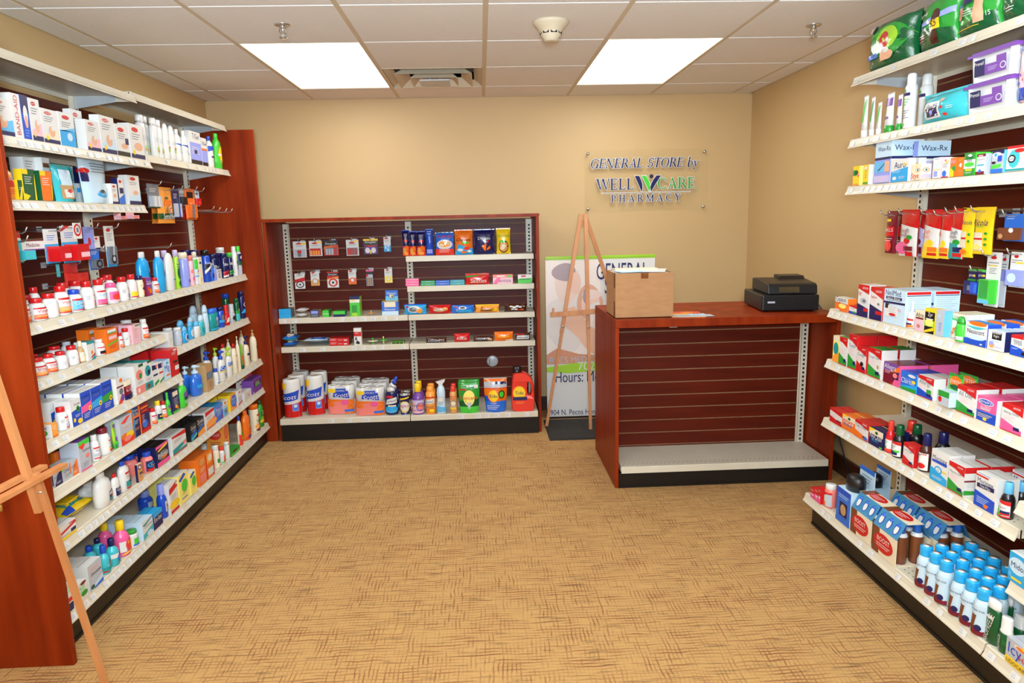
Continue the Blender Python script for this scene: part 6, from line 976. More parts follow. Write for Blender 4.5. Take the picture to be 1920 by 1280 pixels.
('box',3.657,2.192,0.5336,0.079,0.102,0.08,-90,'WWW','@lead:G:Mucus-DM|r0,80,100,100R;r0,50,100,56M;l14,44,70,3,6,S;q0,6,100,6,100,16,0,22G', 'large red topped expectorant box behind the front one', 23),
('box',3.565,2.055,0.5336,0.091,0.113,0.074,-90,'WWW','r0,88,60,93R;l10,97,60,1,4,B;tMucinex@48,78,78,N;q8,56,92,60,92,72,8,68N;tFast-Max@50,64,50,W;q0,0,100,0,100,36,0,46B;l14,28,60,4,5,X;e60,10,10,6O', 'white and blue fast acting expectorant box', 23),
('box',3.685,2.05,0.5336,0.101,0.113,0.074,-90,'WWW','r0,88,60,93R;l10,97,60,1,4,B;tMucinex@48,78,78,N;q8,56,92,60,92,72,8,68N;tFast-Max@50,64,50,W;q0,0,100,0,100,36,0,46B;l14,28,60,4,5,X;e60,10,10,6O', 'white and blue fast acting expectorant box behind the front one', 23),
('syrup',3.552,1.988,0.5336,0.039,0.115,0,-90,'KAW','q0,100,100,100,100,74,0,90R;l20,80,40,1,5,W;tTussin@44,62,66,E;q0,0,60,0,60,20,0,44g;r50,24,96,40N;r50,14,96,24R;r0,0,100,8R', 'front black cough syrup bottle with clear blue cap', 23),
('syrup',3.626,2.028,0.5336,0.041,0.099,0,-90,'KA','', 'back black cough syrup bottle with clear blue cap', 23),
('box',3.484,3.05,0.1626,0.037,0.049,0.05,-90,'PRR','r0,50,100,100R;r30,30,90,44W;l10,80,70,2,8,W', 'first of three pink and red medicine cartons at end of bottom right shelf', 24),
('box',3.539,3.05,0.1626,0.037,0.049,0.05,-90,'PRR','r0,50,100,100R;r30,30,90,44W;l10,80,70,2,8,W', 'pink and red carton behind the first one', 24),
('box',3.484,3.012,0.1626,0.033,0.064,0.05,-90,'PRR','r0,50,100,100R;r30,30,90,44W;l10,80,70,2,8,W', 'second of three pink and red medicine cartons at end of bottom right shelf', 24),
('box',3.539,3.012,0.1626,0.034,0.064,0.05,-90,'PRR','r0,50,100,100R;r30,30,90,44W;l10,80,70,2,8,W', 'pink and red carton behind the second one', 24),
('box',3.484,2.983,0.1626,0.021,0.079,0.05,-90,'PRR','r0,50,100,100R;r30,30,90,44W;l10,80,70,2,8,W', 'third of three pink and red medicine cartons at end of bottom right shelf', 24),
('box',3.545,2.974,0.1626,0.035,0.079,0.05,-90,'PRR','r0,50,100,100R;r30,30,90,44W;l10,80,70,2,8,W', 'pink and red carton behind the third one', 24),
('wide',3.493,2.947,0.1626,0.051,0.107,0,-90,'cWW','q0,100,100,100,100,70,0,86R;r60,0,100,86S;q0,0,60,0,60,30,0,40O;l10,60,40,3,8,J', 'clear orange gummy jar with white lid', 24),
('brace',3.509,2.772,0.1626,0.113,0.243,0.1,-90,'bX','r0,86,100,100B;l14,80,70,2,6,X;r24,20,80,62N;e52,40,20,16k;r0,0,100,10b', 'front blue boxed black support brace', 24),
('brace',3.652,2.883,0.1626,0.105,0.2,0.089,-90,'bX','', 'back blue boxed black support brace', 24),
('carrier',3.524,2.63,0.1626,0.155,0.17,0.13,-90,'CA','', 'front left drink carton with red oval and blue top', 25),
('carrier',3.524,2.463,0.1626,0.16,0.17,0.13,-90,'CA','', 'front right drink carton with red oval and blue top', 25),
('carrier',3.669,2.615,0.1626,0.155,0.17,0.13,-90,'CA','', 'back left drink carton with red oval and blue top', 25),
('carrier',3.669,2.448,0.1626,0.16,0.17,0.13,-90,'CA','', 'back right drink carton with red oval and blue top', 25),
('shake',3.481,2.244,0.1626,0.052,0.155,0,-90,'XQW','r0,0,100,100X;q0,0,100,0,100,40,0,16M;q20,20,50,20,60,66,10,66H;tGlucerna@50,86,80,N;e70,26,14,10N;e26,10,14,9W', 'blue capped chocolate shake bottle, first row from the front, first from the cartons', 26),
('shake',3.481,2.19,0.1626,0.052,0.155,0,-90,'XQW','r0,0,100,100X;q0,0,100,0,100,40,0,16M;q20,20,50,20,60,66,10,66H;tGlucerna@50,86,80,N;e70,26,14,10N;e26,10,14,9W', 'blue capped chocolate shake bottle, first row from the front, second from the cartons', 26),
('shake',3.481,2.135,0.1626,0.052,0.155,0,-90,'XQW','r0,0,100,100X;q0,0,100,0,100,40,0,16M;q20,20,50,20,60,66,10,66H;tGlucerna@50,86,80,N;e70,26,14,10N;e26,10,14,9W', 'blue capped chocolate shake bottle, first row from the front, third from the cartons', 26),
('shake',3.481,2.062,0.1626,0.052,0.155,0,-90,'XQW','r0,0,100,100X;q0,0,100,0,100,40,0,16M;q20,20,50,20,60,66,10,66H;tGlucerna@50,86,80,N;e70,26,14,10N;e26,10,14,9W', 'blue capped chocolate shake bottle, first row from the front, fourth from the cartons', 26),
('shake',3.481,2.007,0.1626,0.052,0.155,0,-90,'XQW','r0,0,100,100X;q0,0,100,0,100,40,0,16M;q20,20,50,20,60,66,10,66H;tGlucerna@50,86,80,N;e70,26,14,10N;e26,10,14,9W', 'blue capped chocolate shake bottle, first row from the front, fifth from the cartons', 26),
('shake',3.481,1.953,0.1626,0.052,0.155,0,-90,'XQW','r0,0,100,100X;q0,0,100,0,100,40,0,16M;q20,20,50,20,60,66,10,66H;tGlucerna@50,86,80,N;e70,26,14,10N;e26,10,14,9W', 'blue capped chocolate shake bottle, first row from the front, sixth from the cartons', 26),
('shake',3.537,2.244,0.1626,0.052,0.155,0,-90,'XQW','r0,0,100,100X;q0,0,100,0,100,40,0,16M;q20,20,50,20,60,66,10,66H;tGlucerna@50,86,80,N;e70,26,14,10N;e26,10,14,9W', 'blue capped chocolate shake bottle, second row from the front, first from the cartons', 26),
('shake',3.537,2.19,0.1626,0.052,0.155,0,-90,'XQW','r0,0,100,100X;q0,0,100,0,100,40,0,16M;q20,20,50,20,60,66,10,66H;tGlucerna@50,86,80,N;e70,26,14,10N;e26,10,14,9W', 'blue capped chocolate shake bottle, second row from the front, second from the cartons', 26),
('shake',3.537,2.135,0.1626,0.052,0.155,0,-90,'XQW','r0,0,100,100X;q0,0,100,0,100,40,0,16M;q20,20,50,20,60,66,10,66H;tGlucerna@50,86,80,N;e70,26,14,10N;e26,10,14,9W', 'blue capped chocolate shake bottle, second row from the front, third from the cartons', 26),
('shake',3.537,2.07,0.1626,0.052,0.155,0,-90,'XQW','r0,0,100,100X;q0,0,100,0,100,40,0,16M;q20,20,50,20,60,66,10,66H;tGlucerna@50,86,80,N;e70,26,14,10N;e26,10,14,9W', 'blue capped chocolate shake bottle, second row from the front, fourth from the cartons', 26),
('shake',3.537,2.015,0.1626,0.052,0.155,0,-90,'XQW','r0,0,100,100X;q0,0,100,0,100,40,0,16M;q20,20,50,20,60,66,10,66H;tGlucerna@50,86,80,N;e70,26,14,10N;e26,10,14,9W', 'blue capped chocolate shake bottle, second row from the front, fifth from the cartons', 26),
('shake',3.537,1.961,0.1626,0.052,0.155,0,-90,'XQW','r0,0,100,100X;q0,0,100,0,100,40,0,16M;q20,20,50,20,60,66,10,66H;tGlucerna@50,86,80,N;e70,26,14,10N;e26,10,14,9W', 'blue capped chocolate shake bottle, second row from the front, sixth from the cartons', 26),
('shake',3.593,2.244,0.1626,0.052,0.155,0,-90,'XQW','r0,0,100,100X;q0,0,100,0,100,40,0,16M;q20,20,50,20,60,66,10,66H;tGlucerna@50,86,80,N;e70,26,14,10N;e26,10,14,9W', 'blue capped chocolate shake bottle, third row from the front, first from the cartons', 26),
('shake',3.593,2.19,0.1626,0.052,0.155,0,-90,'XQW','r0,0,100,100X;q0,0,100,0,100,40,0,16M;q20,20,50,20,60,66,10,66H;tGlucerna@50,86,80,N;e70,26,14,10N;e26,10,14,9W', 'blue capped chocolate shake bottle, third row from the front, second from the cartons', 26),
('shake',3.593,2.135,0.1626,0.052,0.155,0,-90,'XQW','r0,0,100,100X;q0,0,100,0,100,40,0,16M;q20,20,50,20,60,66,10,66H;tGlucerna@50,86,80,N;e70,26,14,10N;e26,10,14,9W', 'blue capped chocolate shake bottle, third row from the front, third from the cartons', 26),
('shake',3.593,2.077,0.1626,0.052,0.155,0,-90,'XQW','r0,0,100,100X;q0,0,100,0,100,40,0,16M;q20,20,50,20,60,66,10,66H;tGlucerna@50,86,80,N;e70,26,14,10N;e26,10,14,9W', 'blue capped chocolate shake bottle, third row from the front, fourth from the cartons', 26),
('shake',3.593,2.02,0.1626,0.052,0.155,0,-90,'XQW','r0,0,100,100X;q0,0,100,0,100,40,0,16M;q20,20,50,20,60,66,10,66H;tGlucerna@50,86,80,N;e70,26,14,10N;e26,10,14,9W', 'blue capped chocolate shake bottle, third row from the front, fifth from the cartons', 26),
('shake',3.593,1.966,0.1626,0.052,0.155,0,-90,'XQW','r0,0,100,100X;q0,0,100,0,100,40,0,16M;q20,20,50,20,60,66,10,66H;tGlucerna@50,86,80,N;e70,26,14,10N;e26,10,14,9W', 'blue capped chocolate shake bottle, third row from the front, sixth from the cartons', 26),
('shake',3.649,2.249,0.1626,0.052,0.155,0,-90,'XQW','r0,0,100,100X;q0,0,100,0,100,40,0,16M;q20,20,50,20,60,66,10,66H;tGlucerna@50,86,80,N;e70,26,14,10N;e26,10,14,9W', 'blue capped chocolate shake bottle, fourth row from the front, first from the cartons', 26),
('shake',3.649,2.195,0.1626,0.052,0.155,0,-90,'XQW','r0,0,100,100X;q0,0,100,0,100,40,0,16M;q20,20,50,20,60,66,10,66H;tGlucerna@50,86,80,N;e70,26,14,10N;e26,10,14,9W', 'blue capped chocolate shake bottle, fourth row from the front, second from the cartons', 26),
('shake',3.649,2.14,0.1626,0.052,0.155,0,-90,'XQW','r0,0,100,100X;q0,0,100,0,100,40,0,16M;q20,20,50,20,60,66,10,66H;tGlucerna@50,86,80,N;e70,26,14,10N;e26,10,14,9W', 'blue capped chocolate shake bottle, fourth row from the front, third from the cartons', 26),
('shake',3.649,2.073,0.1626,0.052,0.155,0,-90,'XQW','r0,0,100,100X;q0,0,100,0,100,40,0,16M;q20,20,50,20,60,66,10,66H;tGlucerna@50,86,80,N;e70,26,14,10N;e26,10,14,9W', 'blue capped chocolate shake bottle, fourth row from the front, fourth from the cartons', 26),
('shake',3.649,2.016,0.1626,0.052,0.155,0,-90,'XQW','r0,0,100,100X;q0,0,100,0,100,40,0,16M;q20,20,50,20,60,66,10,66H;tGlucerna@50,86,80,N;e70,26,14,10N;e26,10,14,9W', 'blue capped chocolate shake bottle, fourth row from the front, fifth from the cartons', 26),
('wash',3.483,1.909,0.1626,0.054,0.142,0,-90,'DW','tBIOFREEZE@50,50,100,W,80;e50,86,20,6W', 'front green pain gel bottle with slanted white cap', 24, 'gel_bottle'),
('wash',3.568,1.964,0.1626,0.045,0.116,0,-90,'DW','', 'back green pain gel bottle with slanted white cap', 24, 'gel_bottle'),
('stick',3.486,1.858,0.1626,0.044,0.113,0,-90,'DW','tBIOFREEZE@40,50,100,W,90;l60,70,30,3,10,G', 'front green roll on bottle with white cap', 24, 'roll_on_bottle'),
('stick',3.563,1.904,0.1626,0.044,0.088,0,-90,'DW','', 'back green roll on bottle with white cap', 24, 'roll_on_bottle'),
('box',3.484,1.772,0.1626,0.1,0.078,0.05,-90,'SYS','r0,0,100,28Y;tIcy@34,58,50,B;tHot@72,50,40,R;e60,86,30,10W;e60,86,22,7O;tLIDOCAINE@50,14,84,N;q60,90,100,90,100,100,60,100Y', 'grey and yellow pain patch box at the lower right corner', 24),
('box',3.532,1.875,0.3736,0.069,0.092,0.04,-90,'QXW','e50,60,50,28X;tMidol@52,60,76,N;r20,10,80,18Y;e14,24,10,8A', 'left pale blue pain relief box on lower right shelf', 27),
('box',3.573,1.865,0.3736,0.055,0.11,0.04,-90,'QXW','r20,10,80,18Y', 'right pale blue pain relief box on lower right shelf', 27),
]
GROUPS = ['first aid boxes on the top left shelf', 'hair and lotion bottles on the top left shelf', 'goods on the second left shelf', 'packs hanging on the left hooks', 'goods on the longest left shelf', 'goods on the second vitamin shelf', 'deodorants on the left shelf', 'eye vitamins and supplements on the third left shelf', 'goods on the fourth left shelf', 'stomach medicines on the fifth left shelf', 'goods on the bottom left shelf', 'battery cards hanging on the low unit', 'goods on the middle shelf of the low unit', 'goods on the lower shelf of the low unit', 'crisp bags on the low unit', 'gum and sweets on the low unit', 'household goods on the base of the low unit', 'green packs on the top right shelf', 'care goods on the second right shelf', 'eye and ear boxes on the third right shelf', 'packs hanging on the right hooks', 'nasal and throat goods on the wide right shelf', 'allergy boxes on the right shelf', 'cough medicines on the right shelf', 'goods on the bottom right shelf', 'drink cartons on the bottom right shelf', 'blue capped shake bottles on the bottom right shelf', 'boxes on the lower right shelf']
HOOKS = [('B', 0.642, 1.126, 5.06), ('B', 0.657, 1.352, 5.06), ('B', 0.75, 1.138, 5.06), ('B', 0.769, 1.354, 5.06), ('B', 0.876, 1.133, 5.06), ('B', 0.878, 1.356, 5.06), ('B', 1.014, 1.141, 5.06), ('B', 1.028, 1.355, 5.06), ('B', 1.136, 1.143, 5.06), ('B', 1.157, 1.359, 5.06), ('B', 1.271, 1.145, 5.06), ('B', 1.274, 1.368, 5.06), ('L', 2.517, 1.443, 0.33), ('L', 2.566, 1.472, 0.3), ('L', 2.778, 1.477, 0.3), ('L', 2.9, 1.487, 0.3), ('L', 3.128, 1.331, 0.16), ('L', 3.133, 1.484, 0.25), ('L', 3.178, 1.388, 0.24), ('L', 3.283, 1.482, 0.26), ('L', 3.856, 1.699, 0.22), ('L', 4.052, 1.681, 0.2), ('L', 4.172, 1.688, 0.2), ('L', 4.262, 1.695, 0.2), ('L', 4.364, 1.597, 0.16), ('L', 4.379, 1.693, 0.2), ('L', 4.485, 1.691, 0.2), ('R', 2.277, 1.33, 3.74), ('R', 2.29, 1.458, 3.72), ('R', 2.394, 1.32, 3.74), ('R', 2.415, 1.473, 3.7), ('R', 2.476, 1.259, 3.76), ('R', 2.498, 1.472, 3.7), ('R', 2.551, 1.469, 3.7), ('R', 2.617, 1.461, 3.7), ('R', 2.698, 1.467, 3.7), ('R', 2.847, 1.469, 3.7), ('R', 2.976, 1.464, 3.7), ('R', 2.998, 1.463, 3.75)]
# ------------------------------------------------------------------ the room
W_, YB, H_ = 3.971, 5.3175, 2.36
YF = -2.2                         # the room runs on behind the camera
CATS = dict(gum_pack='gum', candy_bag='candy', candy_box='candy', candy_pack='candy', candy_bar='candy', battery_card='battery pack', glasses_case='glasses case',
 tissue_box='tissue box', tissue_display_card='tissue box', deodorant_stick='deodorant', deodorant_spray='deodorant', powder_canister='canister', diaper_pack='pack',
 cough_drop_bag='cough drops', razor_bag='razor pack', razor_pack='razor pack', toothbrush_pack='pack', pill_cutter='pill cutter', pill_organizer_pack='pill box', soap_case='soap case',
 bath_puff_pack='bath puff', bath_salt_bag='bag', wipes_pack='wipes', detergent_pouch='pouch', key_tag='tag', scissors_pack='scissors', ear_plug_pack='ear plugs', pad_pack='pack', soap_case_pack='soap case')
def slab(name, x0, y0, z0, x1, y1, z1, mat):
    m = M(); m.box(x0, y0, z0, x1, y1, z1); return m.build(name, None, [mat]*7, kind='structure')
slab('floor', -.1, YF-.1, -.1, W_+.1, YB+.1, 0, CARPET)
slab('wall_back', -.1, YB, 0, W_+.1, YB+.1, H_+.1, WALL)
slab('wall_left', -.1, YF, 0, 0, YB, H_+.1, WALL)
slab('wall_right', W_, YF, 0, W_+.1, YB, H_+.1, WALL)
slab('wall_front', -.1, YF-.1, 0, W_+.1, YF, H_+.1, WALL)
for nm, b in (('baseboard_right', (W_-.016, YF, 0, W_, YB, .11)), ('baseboard_back', (0, YB-.016, 0, W_, YB, .11)), ('baseboard_left', (0, YF, 0, .016, YB, .11))):
    slab(nm, *b, DARKTRIM)
# ceiling: tegular tiles with raised grid bars
T_ = .6096; GX = [.16+T_*k for k in range(7)]; GY = [YB-.409-T_*k for k in range(13)]
xs = [0]+GX+[W_]; ys = [YB]+[y for y in GY if y > YF]+[YF]
LIGHTS = [(1, 1), (4, 1), (1, 6), (4, 6)]     # column, first row; each two rows long
VENT = (2, 1)
hole = set()
for c, r in LIGHTS: hole |= {(c+1, r), (c+1, r+1)}
hole.add((VENT[0]+1, VENT[1]))
m = M()
for i in range(len(xs)-1):
    for j in range(len(ys)-1):
        x0, x1, y1, y0 = xs[i], xs[i+1], ys[j], ys[j+1]
        if (i, j) in hole: continue
        a = .012; m.box(x0+.001, y0+.001, H_+.006, x1-.001, y1-.001, H_+.02)
        m.v = m.v; b = .008                        # the dropped centre of the tile
        m.box(x0+a, y0+b, H_-.002, x1-a, y1-b, H_+.006)
m.box(-.1, YF-.1, H_+.3, W_+.1, YB+.1, H_+.35)
m.build('ceiling', None, [TILE]*7, kind='structure')
m = M()
for x in GX: m.box(x-.012, YF, H_-.001, x+.012, YB, H_+.012)
for j, y in enumerate(ys[1:-1]):
    for i in range(len(xs)-1):
        if (i, j) in hole and (i, j+1) in hole: continue      # one long light spans both cells
        m.box(xs[i]+.0121, y-.007, H_+.003, xs[i+1]-.0121, y+.007, H_+.011)
for x0, x1 in ((0, .02), (W_-.02, W_)): m.box(x0, YF, H_-.003, x1, YB, H_)
m.box(0, YB-.02, H_-.003, W_, YB, H_)
m.build('trim_1', None, [BAR]*7, kind='structure')
LT = ['left lit ceiling panel above the low shelving unit', 'right lit ceiling panel above the wooden counter', 'left lit ceiling panel behind the camera', 'right lit ceiling panel behind the camera']
for k, (c, r) in enumerate(LIGHTS):
    x0, x1 = GX[c]+.014, GX[c+1]-.014; y1, y0 = GY[r-1+0]-.01, GY[r+1]+.01
    t = empty('ceiling_light', ((x0+x1)/2, (y0+y1)/2, H_), label=LT[k], category='ceiling light', group='recessed ceiling lights')
    hx, hy = (x1-x0)/2, (y1-y0)/2
    m = M(); m.box(-hx, -hy, .004, hx, hy, .008); m.build('diffuser', t, [PANEL]*7)
    m = M()
    for a in ((-hx-.003, -hy, -hx, hy), (hx, -hy, hx+.003, hy), (-hx, -hy-.003, hx, -hy), (-hx, hy, hx, hy+.003)): m.box(a[0], a[1], -.002, a[2], a[3], .06)
    m.box(-hx, -hy, .05, hx, hy, .06); m.build('frame', t, [BAR]*7)
# air vent
x0, x1, y0, y1 = GX[2]+.013, GX[3]-.013, GY[1]+.01, GY[0]-.01
t = empty('ceiling_vent', ((x0+x1)/2, (y0+y1)/2, H_), label='square stepped air vent in the ceiling between the two light panels', category='vent')
hx, hy = (x1-x0)/2, (y1-y0)/2
def ring(m, a, b, z0, c, d, z1):     # sloping square ring from half-size (a,b) to (c,d)
    v = [(-a,-b,z0),(a,-b,z0),(a,b,z0),(-a,b,z0),(-c,-d,z1),(c,-d,z1),(c,d,z1),(-c,d,z1)]
    m.add(v, [(0,1,5,4),(1,2,6,5),(2,3,7,6),(3,0,4,7)]); m.add([(x, y, z+.002) for x, y, z in v], [(4,5,1,0),(5,6,2,1),(6,7,3,2),(7,4,0,3)])
m = M(); ring(m, hx, hy, .0, hx-.05, hy-.05, .03); ring(m, hx, hy, 0, hx-.004, hy-.004, -.004); m.build('frame', t, [BAR]*7)
m = M(); ring(m, hx-.06, hy-.07, -.02, hx-.13, hy-.13, .03); ring(m, hx-.15, hy-.15, -.028, hx-.2, hy-.2, .02); m.build('louvre', t, [BAR]*7)
m = M(); m.box(-.09, -.09, -.034, .09, .09, -.026); m.build('centre_plate', t, [GREY]*7)
m = M(); m.box(-hx, -hy, .09, hx, hy, .1); m.build('duct', t, [GREY]*7)
for sx in (-1, 1):
    m = M(); m.box(sx*.03-.004, -.004, -.03, sx*.03+.004, .004, .09); m.build('bracket', t, [GREY]*7)
# smoke detector, sprinklers
t = empty('smoke_detector', (2.285, 3.36, H_), label='white cone shaped smoke detector on the ceiling between the light panels', category='smoke detector')
m = M(); m.lathe([(1,0),(1,-.08),(.95,-.16),(.8,-.3),(.68,-.42),(.62,-.5),(.6,-.52),(.56,-.7),(.42,-.86),(.36,-.98),(.3,-1.0),(0,-1)][::-1], .082, z0=-.002, h=.085, n=28, mat=0); m.build('housing', t, [BAR]*7)
m = M()
for k in range(8):
    a = pi/4*k+.2; c, s_ = cos(a), sin(a); r = .0493
    m.add([(r*cos(a+q)*1.0, r*sin(a+q), z) for q, z in ((-.3, -.058), (.3, -.058), (.3, -.047), (-.3, -.047))], [(0,1,2,3),(3,2,1,0)])
m.build('sensing_slot', t, [SLOT]*7)
for x, y, l in ((1.085, 3.36, 'chrome sprinkler head above the left lit ceiling panel'), (3.55, 3.47, 'chrome sprinkler head near the right wall')):
    t = empty('fire_sprinkler', (x, y, H_), label=l, category='sprinkler', group='ceiling sprinkler heads')
    m = M(); m.lathe([(0,-.12),(.9,-.12),(1,0)], .038, h=.05, mat=0); m.build('escutcheon', t, [CHROME]*7)
    m = M(); m.lathe([(.3,-.1),(.34,-.3),(.2,-.32),(.14,-.45),(.1,-1.0)], .034, h=.05, n=12); m.tube([(-.01,0,-.014),(-.016,0,-.03),(-.008,0,-.044),(0,0,-.052)], .0025); m.tube([(.01,0,-.014),(.016,0,-.03),(.008,0,-.044),(0,0,-.052)], .0025); m.build('frame', t, [CHROME]*7)
    m = M(); m.lathe([(0,-1.1),(.5,-1.08),(.62,-1.02),(0,-1.0)], .03, h=.055, n=14); m.build('deflector', t, [CHROME]*7)

# ------------------------------------------------------------------ shelving
def slatwall(m, x0, x1, z0, z1, y, th=.018, k0=0.):
    """boards (slot 0) and kerf strips (slot 1), front face at y"""
    z = z0; n = 0
    pitch = .0762; g = math.floor((z0-k0)/pitch)+1
    while z < z1-.001:
        zn = min(k0+g*pitch, z1)
        m.box(x0, y, z, x1, y+th, min(zn-.0035, z1), mat=0)
        if zn < z1: m.box(x0, y+.004, zn-.0035, x1, y+th, zn+.0035, mat=1)
        z = zn+.0035; g += 1
SM = [SLAT, GROOVE, STEEL, SLOT, GREY, KICK, WOOD, CARD]
def upright(t, x, y, z0, z1, w=.036):
    m = M(); m.box(x-w/2, y-.022, z0, x+w/2, y, z1, mat=2)
    m.box(x-w/2-.004, y-.006, z0, x+w/2+.004, y, z1, mat=2)
    n = int((z1-z0-.02)/.0254)
    for k in range(n):
        z = z0+.015+k*.0254
        m.add([(x-.006, y-.0224, z), (x+.006, y-.0224, z), (x+.006, y-.0224, z+.013), (x-.006, y-.0224, z+.013)], [(0,1,2,3)], mat=3)
    m.build('upright', t, SM)
def shelf(t, x0, x1, ydeck, yb, z, rail=True, perf=False, tags=None, bracket=True, seed=0, holes=0):
    """deck top at z+GAP; yb back, ydeck front lip (negative is towards the aisle)"""
    rnd = random.Random(seed+int(z*100)); zt = z+.038; e = .003
    m = M(); yf = ydeck+.016
    m.box(x0+e, yf, zt-.003, x1-e, yb, zt, mat=2)
    m.box(x0+e, yf, zt-.03, x1-e, yf+.003, zt-.003, mat=2)
    m.box(x0+e, yb-.004, zt-.022, x1-e, yb, zt-.003, mat=2)
    m.box(x0+e, yf+.01, zt-.03, x0+e+.003, yb, zt-.003, mat=2); m.box(x1-e-.003, yf+.01, zt-.03, x1-e, yb, zt-.003, mat=2)
    if perf:
        for r in range(2):
            n = int((x1-x0-.04)/.0254)
            for k in range(n):
                x = x0+.02+k*.0254+(r*.0127); y = yf+.02+r*.022
                m.add([(x, y, zt+.0003), (x+.005, y, zt+.0003), (x+.005, y+.005, zt+.0003), (x, y+.005, zt+.0003)], [(0,1,2,3)], mat=3)
    o = m.build('shelf', t, SM)
    # splayed price rail
    q = M(); P = [(yf, 0), (yf-.003, -.002), (yf-.0045, -.009), (yf-.009, -.024), (yf-.0155, -.035), (yf-.016, -.038), (yf-.013, -.038), (yf-.006, -.025), (yf, -.012)]
    if rail == 'flat': P = [(yf, 0), (yf-.012, -.001), (yf-.014, -.004), (yf-.014, -.038), (yf-.011, -.038), (yf-.011, -.006), (yf, -.006)]
    q.extrude_x([(a, zt+b) for a, b in P], x0+e, x1-e, mat=2)
    if tags:
        g = q; x = x0+.02; 
        while x < x1-.05:
            if rnd.random() < tags:
                w = rnd.choice((.03, .034, .038)); a, b = ((yf-.0146, -.007), (yf-.0146, -.033)) if rail == 'flat' else ((yf-.0055, -.0095), (yf-.0138, -.030))
                s = .0007
                g.add([(x, b[0]-s, zt+b[1]), (x+w, b[0]-s, zt+b[1]), (x+w, a[0]-s, zt+a[1]), (x, a[0]-s, zt+a[1])], [(0,1,2,3)], 'W', 7)
                for r_ in ((.25, .4), (.55, .64), (.75, .82)):
                    p = lambda f_: (b[0]+(a[0]-b[0])*f_-2*s, zt+b[1]+(a[1]-b[1])*f_)
                    (ya, za), (yb_, zb) = p(r_[0]), p(r_[1]); w2 = w*rnd.uniform(.4, .8)
                    g.add([(x+.003, ya, za), (x+w2, ya, za), (x+w2, yb_, zb), (x+.003, yb_, zb)], [(0,1,2,3)], 'S', 7)
            x += rnd.uniform(.042, .052) if tags >= .9 else rnd.uniform(.05, .085)
    q.build('price_rail', o, SM)
    if bracket:
        for x in (x0+.004, x1-.007):
            b = M(); yk = yb+(yf-yb)*.72; b.add([(x, yb, zt-.004), (x, yk, zt-.004), (x, yk, zt-.031), (x, yb, zt-.062), (x+.003, yb, zt-.004), (x+.003, yk, zt-.004), (x+.003, yk, zt-.031), (x+.003, yb, zt-.062)],
              [(0,1,2,3),(7,6,5,4),(0,4,5,1),(1,5,6,2),(2,6,7,3),(3,7,4,0)], mat=4); b.build('bracket', o, SM)
    return o
def kick(t, x0, x1, yf, yb, z):
    m = M(); m.box(x0, yf, 0, x1, yf+.012, z, mat=5); m.box(x0, yf+.012, 0, x0+.01, yb, z, mat=5); m.box(x1-.01, yf+.012, 0, x1, yb, z, mat=5); m.box(x0, yf-.004, 0, x1, yf, .012, mat=5)
    m.build('kick_base', t, SM)
def panel(t, x0, x1, y0, y1, z1, nm='end_panel'):
    m = M(); m.box(x0, y0, 0, x1, y1, z1, mat=6)
    o = m.build(nm, t, SM); b = o.modifiers.new('b', 'BEVEL'); b.width = .002; b.segments = 2
# left gondola: local +X runs away from the camera, local -Y faces the aisle
BX = .045
t = empty('shelving_unit', (0, 2.255, 0), radians(90), label='tall cherry and white shelving run of two bays along the left wall', category='shelving unit')
L0, L1, L2 = .022, 1.251, 2.48
back = -BX
m = M(); slatwall(m, L0, L2, .1, 2.05, back, k0=.072); m.build('slat_panel', t, SM)
for x in (L0+.018, L1, L2-.018): upright(t, x, back, .1, 2.1)
panel(t, 0, .02, -.497, -.005, 2.085); panel(t, L2+.002, L2+.022, -.497, -.005, 2.085)
kick(t, L0, L2, -.42, -.03, .104)
for (a, b, xf, z, tg) in [(L0,L1,.35,2.055,.0),(L1,L2,.335,2.073,.0),(L0,L1,.39,1.757,.9),(L1,L2,.335,1.795,.4),(L0,L1,.345,1.55,.9),(L0,L1,.386,1.124,.75),(L1,L2,.386,1.124,.75),
    (L0,L1,.37,.922,.8),(L1,L2,.378,.834,.8),(L0,L1,.43,.722,.8),(L0,L1,.44,.55,.8),(L1,L2,.44,.55,.8),(L0,L1,.438,.352,.9),(L1,L2,.438,.352,.8),(L0,L1,.45,.1,.9),(L1,L2,.45,.1,.8)]:
    shelf(t, a, b, -xf, back, z, tags=tg, seed=int(a*100), bracket=z > .2)
# right gondola
XR = 3.925
t = empty('shelving_unit', (W_, 3.122, 0), radians(-90), label='tall cherry and white shelving run along the right wall, open at its far end', category='shelving unit')
back = -(W_-XR); R0, R1, R2, R3 = 0., 1.22, 2.44, 3.66
m = M(); slatwall(m, R0+.03, R3, .1, 2.2, back, k0=.03); m.build('slat_panel', t, SM)
for x in (R0+.018, R1, R2): upright(t, x, back, .1, 2.2)
kick(t, R0, R3, -(W_-3.5), -.02, .122)
for (a, b, xf, z, tg) in [(R0,R1,3.565,2.015,.3),(R1,R2,3.565,2.015,.3),(R0,R1,3.565,1.755,.6),(R1,R2,3.565,1.755,.5),(R0,R1,3.565,1.555,.95),(R1,R2,3.565,1.555,.8),(R0,R1,3.515,1.01,.8),(R1,R2,3.515,1.01,.6),
    (R0,R1,3.515,.775,.8),(R0,R1,3.515,.495,.8),(R1,R2,3.50,.59,.0),(R1,R2,3.50,.335,.0),(R0,R1,3.447,.124,.4),(R1,R2,3.447,.124,.9)]:
    shelf(t, a, b, -(W_-xf), back, z, tags=tg, seed=int(a*100)+7, bracket=z > .2, perf=(z < .6))
